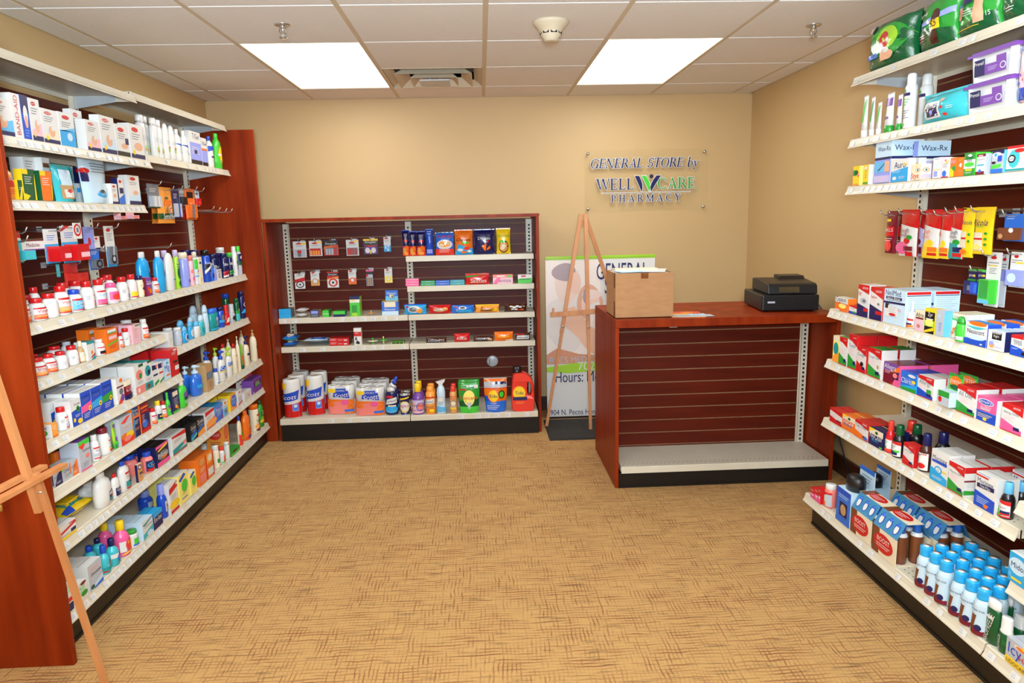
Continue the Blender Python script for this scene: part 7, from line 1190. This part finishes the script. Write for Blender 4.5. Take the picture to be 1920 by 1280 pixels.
# low unit at the back wall
t = empty('shelving_unit', (.5044, 5.25, 0), 0, label='low cherry shelving unit with two bays against the back wall', category='shelving unit')
ux = lambda x: x-.5044
uy = lambda y: y-5.25
m = M(); slatwall(m, .022, 1.80, .1, 1.49, uy(5.16), k0=.12-.0762/2); m.build('slat_panel', t, SM)
for x in (.04, ux(1.4175), 1.786): upright(t, x, uy(5.16), .12, 1.48)
panel(t, 0, .02, uy(4.745), 0, 1.495); panel(t, 1.806, 1.826, uy(4.745), 0, 1.495)
m = M(); m.box(-.004, uy(4.74), 1.496, 1.83, 0, 1.516, mat=6); o = m.build('top_board', t, SM)
kick(t, .022, 1.804, uy(4.73), uy(5.2), .116)
mid = ux(1.4175)
for (a, b, yf, z, tg) in [(mid, 1.80, 4.87, 1.208, 0), (mid, 1.80, 4.87, 1.0, 0), (.022, mid, 4.86, .802, .5), (mid, 1.80, 4.86, .802, 0), (.022, mid, 4.86, .598, .6), (mid, 1.80, 4.86, .598, 0), (.022, mid, 4.70, .124, .4), (mid, 1.80, 4.70, .124, .6)]:
    shelf(t, a, b, uy(yf), uy(5.16), z, rail='flat', tags=tg, seed=3)
m = M(); m.lathe([(0,-1),(1,-1),(1,1),(0,1)], .036, h=.003, n=24); 
# thin clear dividers behind the sweets
for x, z in ((2.02, .836), (2.14, .632), (2.25, .632), (1.93, .632)):
    q = M(); q.box(ux(x), uy(4.98), z, ux(x)+.002, uy(5.15), z+.07); q.build('clear_divider', t, [ACRYL]*7)
# grey cable cover on the slat panel
t2 = empty('cable_cover', (2.0, 5.158, .437), 0, label='round grey cable cover on the low unit slat panel above the detergent', category='cable cover')
m = M(); m.lathe([(0,0),(1,0),(1,.8),(.9,1),(0,1)], .042, h=.012, n=28); m.v = [(x, -z, y) for x, y, z in m.v]; m.build('disc', t2, [GREY]*7)
q = M()
for k in range(4): q.add([(-.026+.0*k, -.0125, -.024+k*.013), (-.018, -.0125, -.024+k*.013), (-.018, -.0125, -.018+k*.013), (-.026, -.0125, -.018+k*.013)], [(0,1,2,3)])
q.build('vent_slot', t2, [SLOT]*7)
# counter
KX0, KX1, KY0, KY1, KH = 2.643, 3.87, 3.66, 4.335, .94
t = empty('sales_counter', (KX0, KY1, 0), 0, label='cherry wood counter with an empty white base shelf, below the wall sign', category='counter')
kx = lambda x: x-KX0
ky = lambda y: y-KY1
panel(t, 0, .02, ky(KY0), 0, KH-.044); panel(t, kx(KX1)-.02, kx(KX1), ky(KY0), 0, KH-.044)
m = M(); m.box(0, ky(KY0)-.004, KH-.044, kx(KX1), 0, KH, mat=6); o = m.build('counter_top', t, SM); bv = o.modifiers.new('b', 'BEVEL'); bv.width = .003; bv.segments = 2
m = M(); slatwall(m, .022, kx(KX1)-.022, .08, KH-.05, ky(3.985), k0=.135); m.build('slat_panel', t, SM)
m = M(); m.box(.02, -.012, .0, kx(KX1)-.02, 0, KH-.044, mat=6); m.build('back_board', t, SM)
upright(t, kx(KX1)-.052, ky(3.985), .1, KH-.05); 
kick(t, .022, kx(KX1)-.022, ky(3.662), ky(3.98), .085)
shelf(t, .03, kx(KX1)-.03, ky(3.645), ky(3.985), .088, rail='flat', tags=0, perf=True, bracket=False)
m = M(); m.box(.3, ky(3.69), KH-.052, .34, ky(3.7), KH-.045, mat=2); m.build('label_holder', t, SM)

# ------------------------------------------------------------------ products
for it in ITEMS:
    k, x, y, z, w, h, d, rz, c, art, lb, g = it[:12]; nm = it[12] if len(it) > 12 else ''
    place(k, x, y, z, w, h, d, rz, c, art, lb, GROUPS[g], nm)
# wire hooks
def hook(side, a, z, pl, k):
    if side == 'L': x0 = .046; L = pl-x0+.05; o = empty('peg_hook', (x0, a, z), radians(90))
    elif side == 'R': x0 = XR-.001; L = x0-pl+.05; o = empty('peg_hook', (x0, a, z), radians(-90))
    else: x0 = 5.159; L = x0-pl+.03; o = empty('peg_hook', (a, x0, z), 0)
    m = M(); m.box(-.016, -.004, -.012, .016, 0, .012, 'S', 4); m.build('slat_clip', o)
    m = M(); m.tube([(0, 0, 0), (0, -L+.02, 0), (0, -L+.008, .006), (0, -L, .022)], .0026, 6, 'S', 5); m.build('wire', o)
    o['category'] = 'hook'; return o
SIDE = {'L': 'left', 'R': 'right', 'B': 'low unit'}
cnt = {}
for h_ in HOOKS:
    o = hook(*h_, 0); s = h_[0]; cnt[s] = cnt.get(s, 0)+1
    o['group'] = 'loaded wire hooks on the %s slat panel' % SIDE[s]; o['label'] = 'chrome wire hook on the %s slat panel with packs hanging from it' % SIDE[s]
for s, a, z, pl in [('L', 4.35, 1.575, .3), ('L', 4.45, 1.57, .3), ('L', 4.56, 1.565, .3), ('L', 4.66, 1.565, .3), ('L', 3.62, 1.38, .34), ('L', 3.12, 1.24, .25)]:
    o = hook(s, a, z, pl, 0); o['group'] = 'empty wire hooks on the left slat panel'; o['label'] = 'empty chrome wire hook on the left slat panel'

# ------------------------------------------------------------------ things on the counter
t = empty('cardboard_box', (2.812, 3.86, KH), 0, label='open brown cardboard box stuffed with papers on the counter', category='box')
bw, bd, bh = .315, .27, .243
m = M(); w2, d2 = bw/2, bd/2
for a in ((-w2,-d2,w2,-d2+.004), (-w2,d2-.004,w2,d2), (-w2,-d2+.004,-w2+.004,d2-.004), (w2-.004,-d2+.004,w2,d2-.004)): m.box(a[0], a[1], 0, a[2], a[3], bh)
m.box(-w2, -d2, 0, w2, d2, .004); m.build('carton', t, [KRAFT]*7)
TP_ = [clear('packing_tape', (236,214,180), .1, .2)]*7
for b_ in ((-w2-.0006, -d2+.01, bh-.08, -w2-.0002, -d2+.05, bh), (-w2-.0006, -d2+.01, 0, -w2-.0002, -d2+.05, .09), (-.02, -d2-.0006, bh-.03, .02, -d2-.0002, bh)):
    m = M(); m.box(*b_); m.build('clear_tape', t, TP_)
def paper(nm, x, y, z, w, d, th, rz, col, lb, art=''):
    m = M(); m.box(-w/2, -d/2, 0, w/2, d/2, th, col)
    if art: draw(m, art, lambda u, v, l: ((u-.5)*w, (v-.5)*d, th+.0003*l), w, d)
    o = m.build(nm); o.location = (x, y, z); o.rotation_euler = (0, 0, rz); o['label'] = lb; o['category'] = 'papers'; return o
m = M(); m.box(-.15, -.13, .01, .15, .13, .235, 'W'); o = m.build('paper_stack'); o.location = (2.812, 3.86, KH-.004+.006); o['label'] = 'stack of white papers filling the open cardboard box'; o['category'] = 'papers'
paper('envelope', 2.78, 3.85, KH+.243, .2, .12, .004, .25, 'X', 'pale blue white envelope lying on top of the papers in the box')
paper('leaflet', 2.80, 3.92, KH+.2435, .24, .08, .012, .05, 'C', 'cream folder edge sticking up at the back of the box')
paper('leaflet', 2.90, 3.86, KH+.2435, .12, .2, .004, -.3, 'W', 'white sheet lying right of the envelope on the box')
paper('brochure', 3.06, 3.80, KH+.0005, .18, .22, .002, -.12, 'o', 'orange and yellow brochure lying right of the cardboard box', 'r0,60,100,100r;r0,45,100,60Y;r0,0,100,45S;e60,80,20,10o')
paper('brochure', 3.085, 3.73, KH+.0028, .2, .075, .002, .0, 'S', 'grey brochure strip lying at the counter front edge', 'l10,60,60,2,20,E')
paper('price_tag', 3.11, 3.76, KH+.005, .085, .035, .003, .1, 'X', 'small white barcode tag lying on the brochures', 'r20,20,24,80E;r28,20,36,80E;r40,20,43,80E;r48,20,56,80E;r60,20,64,80E;r70,20,78,80E')
# cash register
t = empty('cash_register', (3.665, 3.98, KH), radians(-6), label='black cash register with a grey display at the right end of the counter', category='cash register')
m = M(); m.box(-.155, -.19, .006, .155, .19, .095); o = m.build('cash_drawer', t, [BLACKP]*7); bv = o.modifiers.new('b', 'BEVEL'); bv.width = .008; bv.segments = 3
m = M(); m.extrude_x([(-.175,.097),(.15,.097),(.15,.165),(.06,.17),(-.145,.155),(-.165,.145)], -.12, .15); o = m.build('body', t, [BLACKP]*7); bv = o.modifiers.new('b', 'BEVEL'); bv.width = .006; bv.segments = 2
m = M(); m.extrude_x([(0,.165),(.13,.168),(.13,.185),(.02,.183)], .0, .135); m.build('printer_cover', t, [BLACKP]*7)
m = M(); m.add([(-.06,-.1745,.108),(.05,-.1745,.108),(.05,-.1705,.138),(-.06,-.1705,.138)], [(0,1,2,3)], 'k'); o = m.build('display', t, [noisy('olive_lcd', (72,60,36), (84,70,42), 5, .2)]*7); o['label'] = 'dim olive display'
m = M(); m.box(-.125, -.1915, .05, -.085, -.1905, .06, 'S'); m.build('key_lock_plate', t)
for sx in (-1, 1):
    for sy in (-1, 1):
        m = M(); m.lathe([(0,0),(1,0),(.9,1),(0,1)], .014, cx=sx*.12, cy=sy*.15, h=.008); m.build('foot', t, [BLACKP]*7)
m = M(); P_ = [(3.85,4.0,.952),(3.875,3.99,.946),(3.9,3.99,.95),(3.925,3.95,.9),(3.94,3.9,.7),(3.935,3.82,.5),(3.95,3.8,.36),(3.945,3.74,.2),(3.95,3.6,.012),(3.945,3.45,.012)]
m.tube(P_, .004, 6, 'K', 6); o = m.build('power_cord'); o['label'] = 'thin black power cord hanging behind the counter down the right wall'; o['category'] = 'cord'

# ------------------------------------------------------------------ banner, easels, sign
t = empty('floor_banner', (2.80, 5.07, 0), 0, label='tall printed banner with a couple, behind the back easel', category='banner')
bw, z0, z1 = .80, .013, 1.2
m = M(); nx, ny = 1, 1
LC = [0]
fm = lambda u, v, l: ((u-.5)*bw, -.0003*LC[0]-.0003, z0+(z1-z0)*v)
m.box(-bw/2, 0, z0, bw/2, .004, z1, 'W')
def blob(cx, cy, rx, ry, c, l, n=28, wob=0., rot=0.):
    LC[0] += 1; vs = [fm(cx/100, cy/100, l)]
    for i in range(n):
        a = 2*pi*i/n; k = 1+wob*sin(3*a+cx); x = rx*k*cos(a); y = ry*k*sin(a); vs.append(fm(max(0, (cx+x*cos(rot)-y*sin(rot)*.7)/100), (cy+x*sin(rot)*1.3+y*cos(rot))/100, l))
    m.add(vs, [(0, 1+i, 1+(i+1) % n) for i in range(n)], c)
PAL2 = dict(a=(238,214,200), b=(240,200,178), d=(222,170,140), e=(232,222,214), f=(172,154,158), i=(244,232,222), j=(214,150,116), l=(236,190,160))
for k_, v_ in PAL2.items(): LIN['#'+k_] = lin(v_)+(1.,)
def polyf(pts, c, l):
    LC[0] += 1
    m.add([fm(x/100, y/100, l) for x, y in pts], [tuple(range(len(pts)))], c)
polyf([(0,98.5),(100,98.5),(100,100),(0,100)], 'L', 2)
polyf([(0,37),(50,37),(50,98),(0,98)], '#i', 1)
blob(18,60,20,18,'#e',2,wob=.1); blob(20,84,12,12,'#a',3,wob=.04); blob(17,91,11,5.5,'#f',4,wob=.05); blob(27,84,5,7,'#b',5)
blob(40,72,12,11,'#d',3,wob=.05); blob(41,71,8.5,8.5,'#b',4); blob(44,70,5.5,1.6,'W',5,rot=.2); blob(42,77,9,3,'#a',5)
blob(44,52,13,13,'#i',3); polyf([(16,68),(26,70),(40,58),(62,46),(60,40),(48,42),(30,50),(14,60)], '#l', 6)
polyf([(0,40),(10,44),(30,40),(60,38),(60,34),(0,34)], '#j', 4); blob(46,44,16,5,'#l',7,rot=-.3); blob(37,76,3.2,4.5,'#f',7);
polyf([(0,32),(34,35),(70,34),(100,33),(100,27),(60,29.5),(20,28),(0,29)], 'L', 8)
def tx(s, cx, cy, w, c, l=10, it=1.):
    vs, fs, asp = textmesh(s); w = w/100*bw; LC[0] += 1
    m.add([fm(cx/100+x*w/bw, cy/100+it*y*w/(z1-z0), l) for x, y in vs], fs, c)
tx('GENERAL', 70, 91, 47, 'N', 10, 1.9); tx('STORE', 71, 82.5, 34, 'N', 10, 1.9)
tx("REE'S MEDICAL CENTER", 44, 36.6, 82, 'S', 11); tx('702-914-0000', 60, 32.2, 62, 'W', 11); tx('Hours: Monday - Friday', 54, 24.5, 92, 'N', 10, 1.5)
tx('RESORT &', 64, 14.5, 32, 'H', 10, 1.2); tx('COMMUNITY', 72, 10.8, 36, 'H', 10, 1.2); polyf([(48,17.4),(90,17.4),(90,17.65),(48,17.65)], 'b', 5); polyf([(56,8),(84,8),(84,8.25),(56,8.25)], 'b', 5)
tx('2904 N. Pecos Henderson, NV 89074', 44, 2.6, 88, 'N', 10, 1.3)
m.build('printed_panel', t)
m = M(); m.box(-bw/2, -.006, z1-.006, bw/2, .01, z1+.008, 'L', 1); m.build('top_rail', t)
m = M(); m.box(-bw/2, -.01, 0, bw/2, .05, .012, 'K', 1); m.build('base_cassette', t)
m = M(); m.box(-.34, -.24, .0, .34, .24, .006); m.box(-.33, -.23, .006, .33, .23, .009); o = m.build('floor_mat', None, [noisy('ribbed_black_rubber', (26,24,22), (52,48,42), 40, .8, (1,6,1), .5)]*7)
o.location = (2.705, 4.775, .001); o['label'] = 'dark ribbed rubber mat on the carpet under the back easel'; o['category'] = 'mat'
PM = [PINE]*7
def batten(nm, par, a, b, w, th):
    m = M(); m.bar(a, b, w, th); o = m.build(nm, par, PM); return o
t = empty('easel', (2.65, 4.9, 0), 0, label='slender pine tripod easel standing in front of the banner', category='easel')
def L_(p): return (p[0]-2.65, p[1]-4.9, p[2])
ap = (2.652, 4.90, 1.505)
def leg(par, a, b, split=.52, w=.026):
    a = Vector(a); b = Vector(b); mpt = a.lerp(b, split)
    o = batten('leg', par, a, mpt+(b-a).normalized()*.05, w, .016); q = batten('lower_leg', o, mpt-(b-a).normalized()*.06+Vector((.004, .014, 0)), b, w*.8, .012); s = M(); s.lathe([(0,-1),(1,-1),(1,1),(0,1)], .007, h=.004, n=10); s.v = [(x+mpt.x, -z+mpt.y-.012, y+mpt.z) for x, y, z in s.v]; k = s.build('wing_nut', o, [CHROME]*7)
leg(t, L_((2.635,4.895,1.505)), L_((2.372,4.84,.012)))
leg(t, L_((2.668,4.885,1.505)), L_((2.672,4.725,.012)))
leg(t, L_((2.672,4.93,1.49)), L_((3.19,5.0,.012)))
batten('top_block', t, L_((2.625,4.912,1.44)), L_((2.685,4.912,1.44)), .05, .012)
batten('canvas_ledge', t, L_((2.405,4.80,.822)), L_((2.72,4.775,.842)), .03, .03)
batten('ledge_peg', t, L_((2.425,4.785,.835)), L_((2.425,4.785,.87)), .014, .014)
# near easel, cut by the left picture edge
t = empty('easel', (.5, 1.98, 0), 0, label='large pine easel in the left foreground before the end panel', category='easel')
E_ = lambda x, y, z: (x-.5, y-1.98, z)
def mk_leg(a, b, split):
    a = Vector(a); b = Vector(b); mp = a.lerp(b, split); d_ = (b-a).normalized()
    o = batten('leg', t, a, mp+d_*.06, .019, .02); q = batten('lower_leg', o, mp-d_*.06+Vector((.018, .01, 0)), b+Vector((.018, .01, 0)), .016, .016)
    s = M(); s.lathe([(0,-1),(1,-1),(1,1),(0,1)], .005, h=.016, n=10); s.v = [(z+mp.x+.008, x+mp.y+.006, y+mp.z) for x, y, z in s.v]; s.build('bolt', o, [CHROME]*7)
mk_leg(E_(.535,1.90,1.62), E_(.715,2.03,.0), .545)
mk_leg(E_(.535,1.70,1.62), E_(.70,1.42,.0), .545)
mk_leg(E_(.50,1.80,1.60), E_(.20,1.80,.0), .545)
batten('top_block', t, E_(.52,1.66,1.58), E_(.52,1.94,1.58), .02, .03)
batten('canvas_ledge', t, E_(.645,1.5,.79), E_(.678,2.055,.79), .012, .024)
batten('canvas_ledge', t, E_(.585,1.5,.79), E_(.622,2.05,.79), .012, .024)
m = M(); m.lathe([(0,-1),(1,-1),(1,1),(0,1)], .006, cx=.155, cy=-.18, z0=.765, h=.01, n=10); m.build('brass_knob', t, [noisy('brass', (190,150,70), (210,170,90), 9, .3, metal=.8)]*7)

# wall sign: clear acrylic on standoffs with raised lettering
SX, SZ, SW, SH_ = 3.18, 1.742, .92, .45
t = empty('wall_sign', (SX, YB-.03, SZ), 0, label='clear acrylic sign with navy and green store lettering on the back wall', category='sign')
m = M(); m.box(-SW/2, -.003, -SH_/2, SW/2, .003, SH_/2); m.build('acrylic_plate', t, [ACRYL]*7)
for sx in (-1, 1):
    for sz in (-1, 1):
        m = M(); m.lathe([(0,-.6),(1,-.5),(1,0),(.7,.2),(.7,2.9)], .011, h=.01, n=16); m.v = [(x+sx*(SW/2-.025), z, -y+sz*(SH_/2-.025)) for x, y, z in m.v]; m.build('standoff', t, [CHROME]*7)
# serif letters drawn from stems, hairlines, bowls and serifs on a unit-high grid
def serif_letter(ch):
    """returns (advance, polygons)"""
    P = []; TH, HN, SF = .13, .045, .05
    def stem_(x, z0=0., z1=1., w=TH, s0=True, s1=True, ext=.07):
        P.append([(x, z0), (x+w, z0), (x+w, z1), (x, z1)])
        if s0: P.append([(x-ext, z0), (x+w+ext, z0), (x+w+ext, z0+.03), (x+w, z0+SF+.02), (x, z0+SF+.02), (x-ext, z0+.03)])
        if s1: P.append([(x-ext, z1), (x-ext, z1-.03), (x, z1-SF-.02), (x+w, z1-SF-.02), (x+w+ext, z1-.03), (x+w+ext, z1)])
    def diag(x0, z0, x1, z1, w): P.append([(x0, z0), (x0+w, z0), (x1+w, z1), (x1, z1)])
    def bowl(cx, cz, rx, rz, a0, a1, wt=TH, n=16):
        for i in range(n):
            p = radians(a0+(a1-a0)*i/n); q = radians(a0+(a1-a0)*(i+1)/n)
            f_ = lambda a: HN+(wt-HN)*abs(cos(a))**1.3
            o1 = (cx+rx*cos(p), cz+rz*sin(p)); o2 = (cx+rx*cos(q), cz+rz*sin(q))
            i1 = (cx+(rx-f_(p))*cos(p), cz+(rz-HN)*sin(p)); i2 = (cx+(rx-f_(q))*cos(q), cz+(rz-HN)*sin(q))
            P.append([o1, o2, i2, i1])
    def hb(x0, x1, z, tip=0., w=HN):
        P.append([(x0, z-w/2), (x1, z-w/2), (x1, z+w/2), (x0, z+w/2)])
        if tip: P.append([(x1-.045, z), (x1, z), (x1+.012, z+tip), (x1-.012, z+tip)])
    A = .7
    if ch == 'G': bowl(.45, .5, .43, .52, 38, 330); stem_(.7, .0, .42, s0=False); P.append([(.8,.86),(.84,.86),(.84,.62),(.8,.7)]); A = .95
    elif ch == 'E': stem_(.08); hb(.15, .6, .975, -.16); hb(.15, .5, .52, .0); P.append([(.48,.42),(.51,.42),(.51,.62),(.48,.62)]); hb(.15, .64, .025, .18); A = .74
    elif ch == 'N': stem_(.1, w=.05, ext=.08); stem_(.75, w=.05, s0=False, ext=.08); diag(.76, 0, .06, 1, .15) if 0 else P.append([(.72,0),(.8,0),(.2,1),(.03,1)]); A = .96
    elif ch == 'R': stem_(.08); bowl(.3, .73, .33, .27, -90, 90); hb(.15, .32, .975); hb(.15, .32, .48); P.append([(.36,.48),(.5,.48),(.82,.03),(.9,0),(.68,0)]); A = .84
    elif ch == 'P': stem_(.08); bowl(.3, .71, .33, .29, -90, 90); hb(.15, .32, .975); hb(.15, .32, .44); A = .7
    elif ch == 'A': P.append([(.12,0),(.17,0),(.46,.95),(.44,1)]); P.append([(.38,1),(.46,1),(.84,0),(.68,0)]); hb(.25, .62, .34); P.append([(.02,0),(.28,0),(.28,.03),(.02,.03)]); P.append([(.58,0),(.92,0),(.92,.03),(.58,.03)]); A = .9
    elif ch == 'L': stem_(.08); hb(.15, .6, .025, .2); A = .7
    elif ch == 'S': bowl(.35, .74, .27, .26, 40, 270, .1); bowl(.33, .27, .29, .28, 90, -150, .11); P.append([(.56,.98),(.6,.98),(.6,.72),(.56,.76)]); P.append([(.06,0),(.1,0),(.1,.26),(.06,.3)]); A = .68
    elif ch == 'T': stem_(.33, s1=False); hb(.04, .76, .975); P.append([(.03,.98),(.07,.98),(.07,.78),(.03,.78)]); P.append([(.72,.98),(.76,.98),(.76,.78),(.72,.78)]); A = .8
    elif ch == 'O': bowl(.46, .5, .44, .52, 0, 360, n=28); A = .96
    elif ch == 'C': bowl(.45, .5, .43, .52, 40, 322); P.append([(.76,.88),(.8,.88),(.8,.62),(.76,.7)]); A = .86
    elif ch == 'H': stem_(.08); stem_(.66); hb(.15, .7, .52); A = .93
    elif ch == 'M': stem_(.1, w=.05, s1=False); stem_(.88, s1=False); P.append([(.52,0),(.56,0),(.22,1),(.04,1)]); P.append([(.5,.0),(.56,0),(.98,1),(.9,1)]); P.append([(.0,.97),(.2,.97),(.2,1),(.0,1)]); P.append([(.88,.97),(1.08,.97),(1.08,1),(.88,1)]); A = 1.12
    elif ch == 'Y': stem_(.34, 0, .46, s1=False); P.append([(.34,.46),(.47,.46),(.2,1),(.04,1)]); P.append([(.4,.46),(.47,.46),(.76,1),(.7,1)]); P.append([(0,.97),(.28,.97),(.28,1),(0,1)]); P.append([(.62,.97),(.84,.97),(.84,1),(.62,1)]); A = .82
    elif ch == 'W': P.append([(.36,0),(.42,0),(.2,1),(.04,1)]); P.append([(.36,0),(.4,0),(.64,1),(.6,1)]); P.append([(.9,0),(.96,0),(.72,1),(.56,1)]); P.append([(.9,0),(.94,0),(1.2,1),(1.15,1)]); P.append([(-.02,.97),(.28,.97),(.28,1),(-.02,1)]); P.append([(.5,.97),(.8,.97),(.8,1),(.5,1)]); P.append([(1.06,.97),(1.28,.97),(1.28,1),(1.06,1)]); A = 1.27
    elif ch == 'b': stem_(.06, .0, 1.02, w=.1, s0=False, ext=.05); bowl(.3, .31, .28, .33, 0, 360, .1); A = .62
    elif ch == 'y': P.append([(.3,.0),(.36,.06),(.16,.62),(.04,.62)]); P.append([(.3,.02),(.62,.62),(.56,.62),(.16,-.26),(.24,-.22)]); P.append([(.06,-.28),(.22,-.28),(.24,-.2),(.06,-.2)]); A = .6
    else: A = .42
    return A, P
def word(nm, s, x0, z0, width, h, col, slant=0., gap=.06, front=-.0085, lab=None):
    adv = []; tot = 0
    for ch in s: a, p = serif_letter(ch); adv.append((tot, p)); tot += a+gap
    k = width/(tot-gap); mo = M(); mf = M(); g = .0040
    for off, polys in adv:
        for p in polys:
            q = [((off+x+slant*z)*k+x0, z*h+z0) for x, z in p]
            cx = sum(a for a, b in q)/len(q); cz = sum(b for a, b in q)/len(q)
            ar = sum(q[i][0]*q[(i+1) % len(q)][1]-q[(i+1) % len(q)][0]*q[i][1] for i in range(len(q)))
            if ar < 0: q = q[::-1]
            # white backing grown outward
            n = len(q); e = []; f2 = []
            for i in range(n):
                pr, cu, nx_ = Vector(q[i-1]), Vector(q[i]), Vector(q[(i+1) % n])
                d1 = (cu-pr); d2 = (nx_-cu)
                if d1.length < 1e-7 or d2.length < 1e-7: e.append(tuple(cu)); f2.append(tuple(cu)); continue
                n1 = Vector((d1.y, -d1.x)).normalized(); n2 = Vector((d2.y, -d2.x)).normalized(); b = n1+n2
                b = b/max(b.length_squared/2, .55) if b.length > 1e-5 else n1
                e.append((cu.x+b.x*g, cu.y+b.y*g)); f2.append((cu.x+b.x*.0009, cu.y+b.y*.0009))
            jj = len(mf.f) % 37; mo.prism(e, front+.0022+jj*.00003, -.003, 'W', 1); mf.prism(f2, front+jj*.00003, front+.002, col, 1)
    o = mo.build('white_backing', t) ; f_ = mf.build(nm, t); 
    if lab: f_['label'] = lab
word('lettering', 'GENERAL STORE by', -.42, .095, .805, .066, 'N', slant=.2, gap=.03, lab='navy italic serif letters')
word('lettering', 'WELL', -.375, -.062, .285, .078, 'N', lab='large navy serif letters')
word('lettering', 'CARE', .085, -.062, .285, .078, 'G', lab='large green serif letters')
word('lettering', 'PHARMACY', -.262, -.152, .52, .05, 'N', gap=.42, lab='small spaced navy letters')
m = M(); m.box(-.335, -.0085, -.091, .335, -.003, -.083, 'W', 1); m.build('white_rule', t); m = M(); m.box(-.332, -.0092, -.0885, .332, -.0084, -.0855, 'E', 1); m.build('rule', t)
def leaf(x0, x1, xb, flip, col):
    """a curved wing that tapers to a point at the rule"""
    n = 12; A_ = []; B_ = []
    for i in range(n+1):
        u = i/n; z = .034-.117*u
        cu = sin(u*pi/2)
        A_.append((x0+(xb-x0)*(.55*u+.45*u*u*.4+.27*cu), z)) if 0 else A_.append((x0+(xb-x0)*min(1, .9*u+.1*cu), z)); B_.append((x1+(xb-x1)*cu+(x1-x0)*.30*sin(pi*u), z))
    for g, f0, f1, c, nm in ((.004, -.007, -.003, 'W', 'white_backing'), (0, -.0088, -.007, col, 'emblem_wing')):
        m = M()
        for i in range(n):
            q = [A_[i], A_[i+1], B_[i+1], B_[i]]; s = 1 if A_[0][0] < B_[0][0] else -1
            q = [(q[0][0]-g*s, q[0][1]+(g if i == 0 else 0)), (q[1][0]-g*s, q[1][1]), (q[2][0]+g*s, q[2][1]), (q[3][0]+g*s, q[3][1]+(g if i == 0 else 0))]
            m.prism(q if s > 0 else q[::-1], f0, f1, c, 1)
        m.build(nm, t)
leaf(-.088, -.055, -.035, 0, 'N'); leaf(-.035, -.002, .022, 0, 'g'); leaf(.108, .075, .036, 1, 'N')
m = M(); m.lathe([(0,0),(1,0),(1,.6),(0,1)], .014, h=.006, n=24, col='N'); m.v = [(x+.038, -z-.003, y+.03) for x, y, z in m.v]; m.build('emblem_head', t)

# ------------------------------------------------------------------ light, camera
for k, (c, r) in enumerate(LIGHTS):
    ld = bpy.data.lights.new('panel_lamp', 'AREA'); ld.shape = 'RECTANGLE'; ld.size = .56; ld.size_y = 1.16
    ld.energy = PW[k]; ld.color = (.93, 1., .99)
    o = bpy.data.objects.new('panel_lamp', ld); COL.objects.link(o); o.location = ((GX[c]+GX[c+1])/2, (GY[r-1]+GY[r+1])/2, H_-.004)
    o['label'] = 'light of a ceiling panel'; o['category'] = 'light'
# on-camera flash bounced off the ceiling and wall behind the photographer
fl = bpy.data.lights.new('camera_flash', 'AREA'); fl.size = .5; fl.energy = FLASH; fl.color = (.92, .98, 1.)
o = bpy.data.objects.new('camera_flash', fl); COL.objects.link(o); o.location = (1.94, -.25, 1.75); o.rotation_euler = (radians(84), 0, radians(-1)); o['label'] = 'flash above the camera'; o['category'] = 'light'
b2 = bpy.data.lights.new('bounce_flash', 'AREA'); b2.size = .3; b2.energy = BOUNCE; b2.color = (.70, .86, 1.)
o = bpy.data.objects.new('bounce_flash', b2); COL.objects.link(o); o.location = (1.94, -.2, 1.6); o.rotation_euler = (radians(140), 0, 0); o['label'] = 'flash head turned up to the ceiling'; o['category'] = 'light'
wd = bpy.data.worlds.new('room_air'); sc.world = wd; wd.use_nodes = True; wd.node_tree.nodes['Background'].inputs[0].default_value = (1., .9, .78, 1); wd.node_tree.nodes['Background'].inputs[1].default_value = .0
cd = bpy.data.cameras.new('camera'); co = bpy.data.objects.new('camera', cd); COL.objects.link(co); sc.camera = co
cd.sensor_width = 36; cd.sensor_fit = 'HORIZONTAL'; cd.lens = 36*1313.57/1920; cd.clip_start = .05; cd.clip_end = 30
p_, y_, r_ = radians(-9.9445), radians(2.3102), radians(-1.2823)
fw = Vector((sin(y_)*cos(p_), cos(y_)*cos(p_), sin(p_))); rt = Vector((cos(y_), -sin(y_), 0)); up = rt.cross(fw)
rt2 = rt*cos(r_)+up*sin(r_); up2 = -rt*sin(r_)+up*cos(r_)
co.matrix_world = Matrix(((rt2.x, up2.x, -fw.x, 1.942), (rt2.y, up2.y, -fw.y, 0), (rt2.z, up2.z, -fw.z, 1.4848), (0, 0, 0, 1)))
vs_ = sc.view_settings; vs_.view_transform = 'Standard'; vs_.look = 'None'; vs_.gamma = 1; vs_.use_curve_mapping = False; vs_.exposure = EXPO
sc.cycles.max_bounces = 8; sc.cycles.diffuse_bounces = 5; sc.cycles.transparent_max_bounces = 8
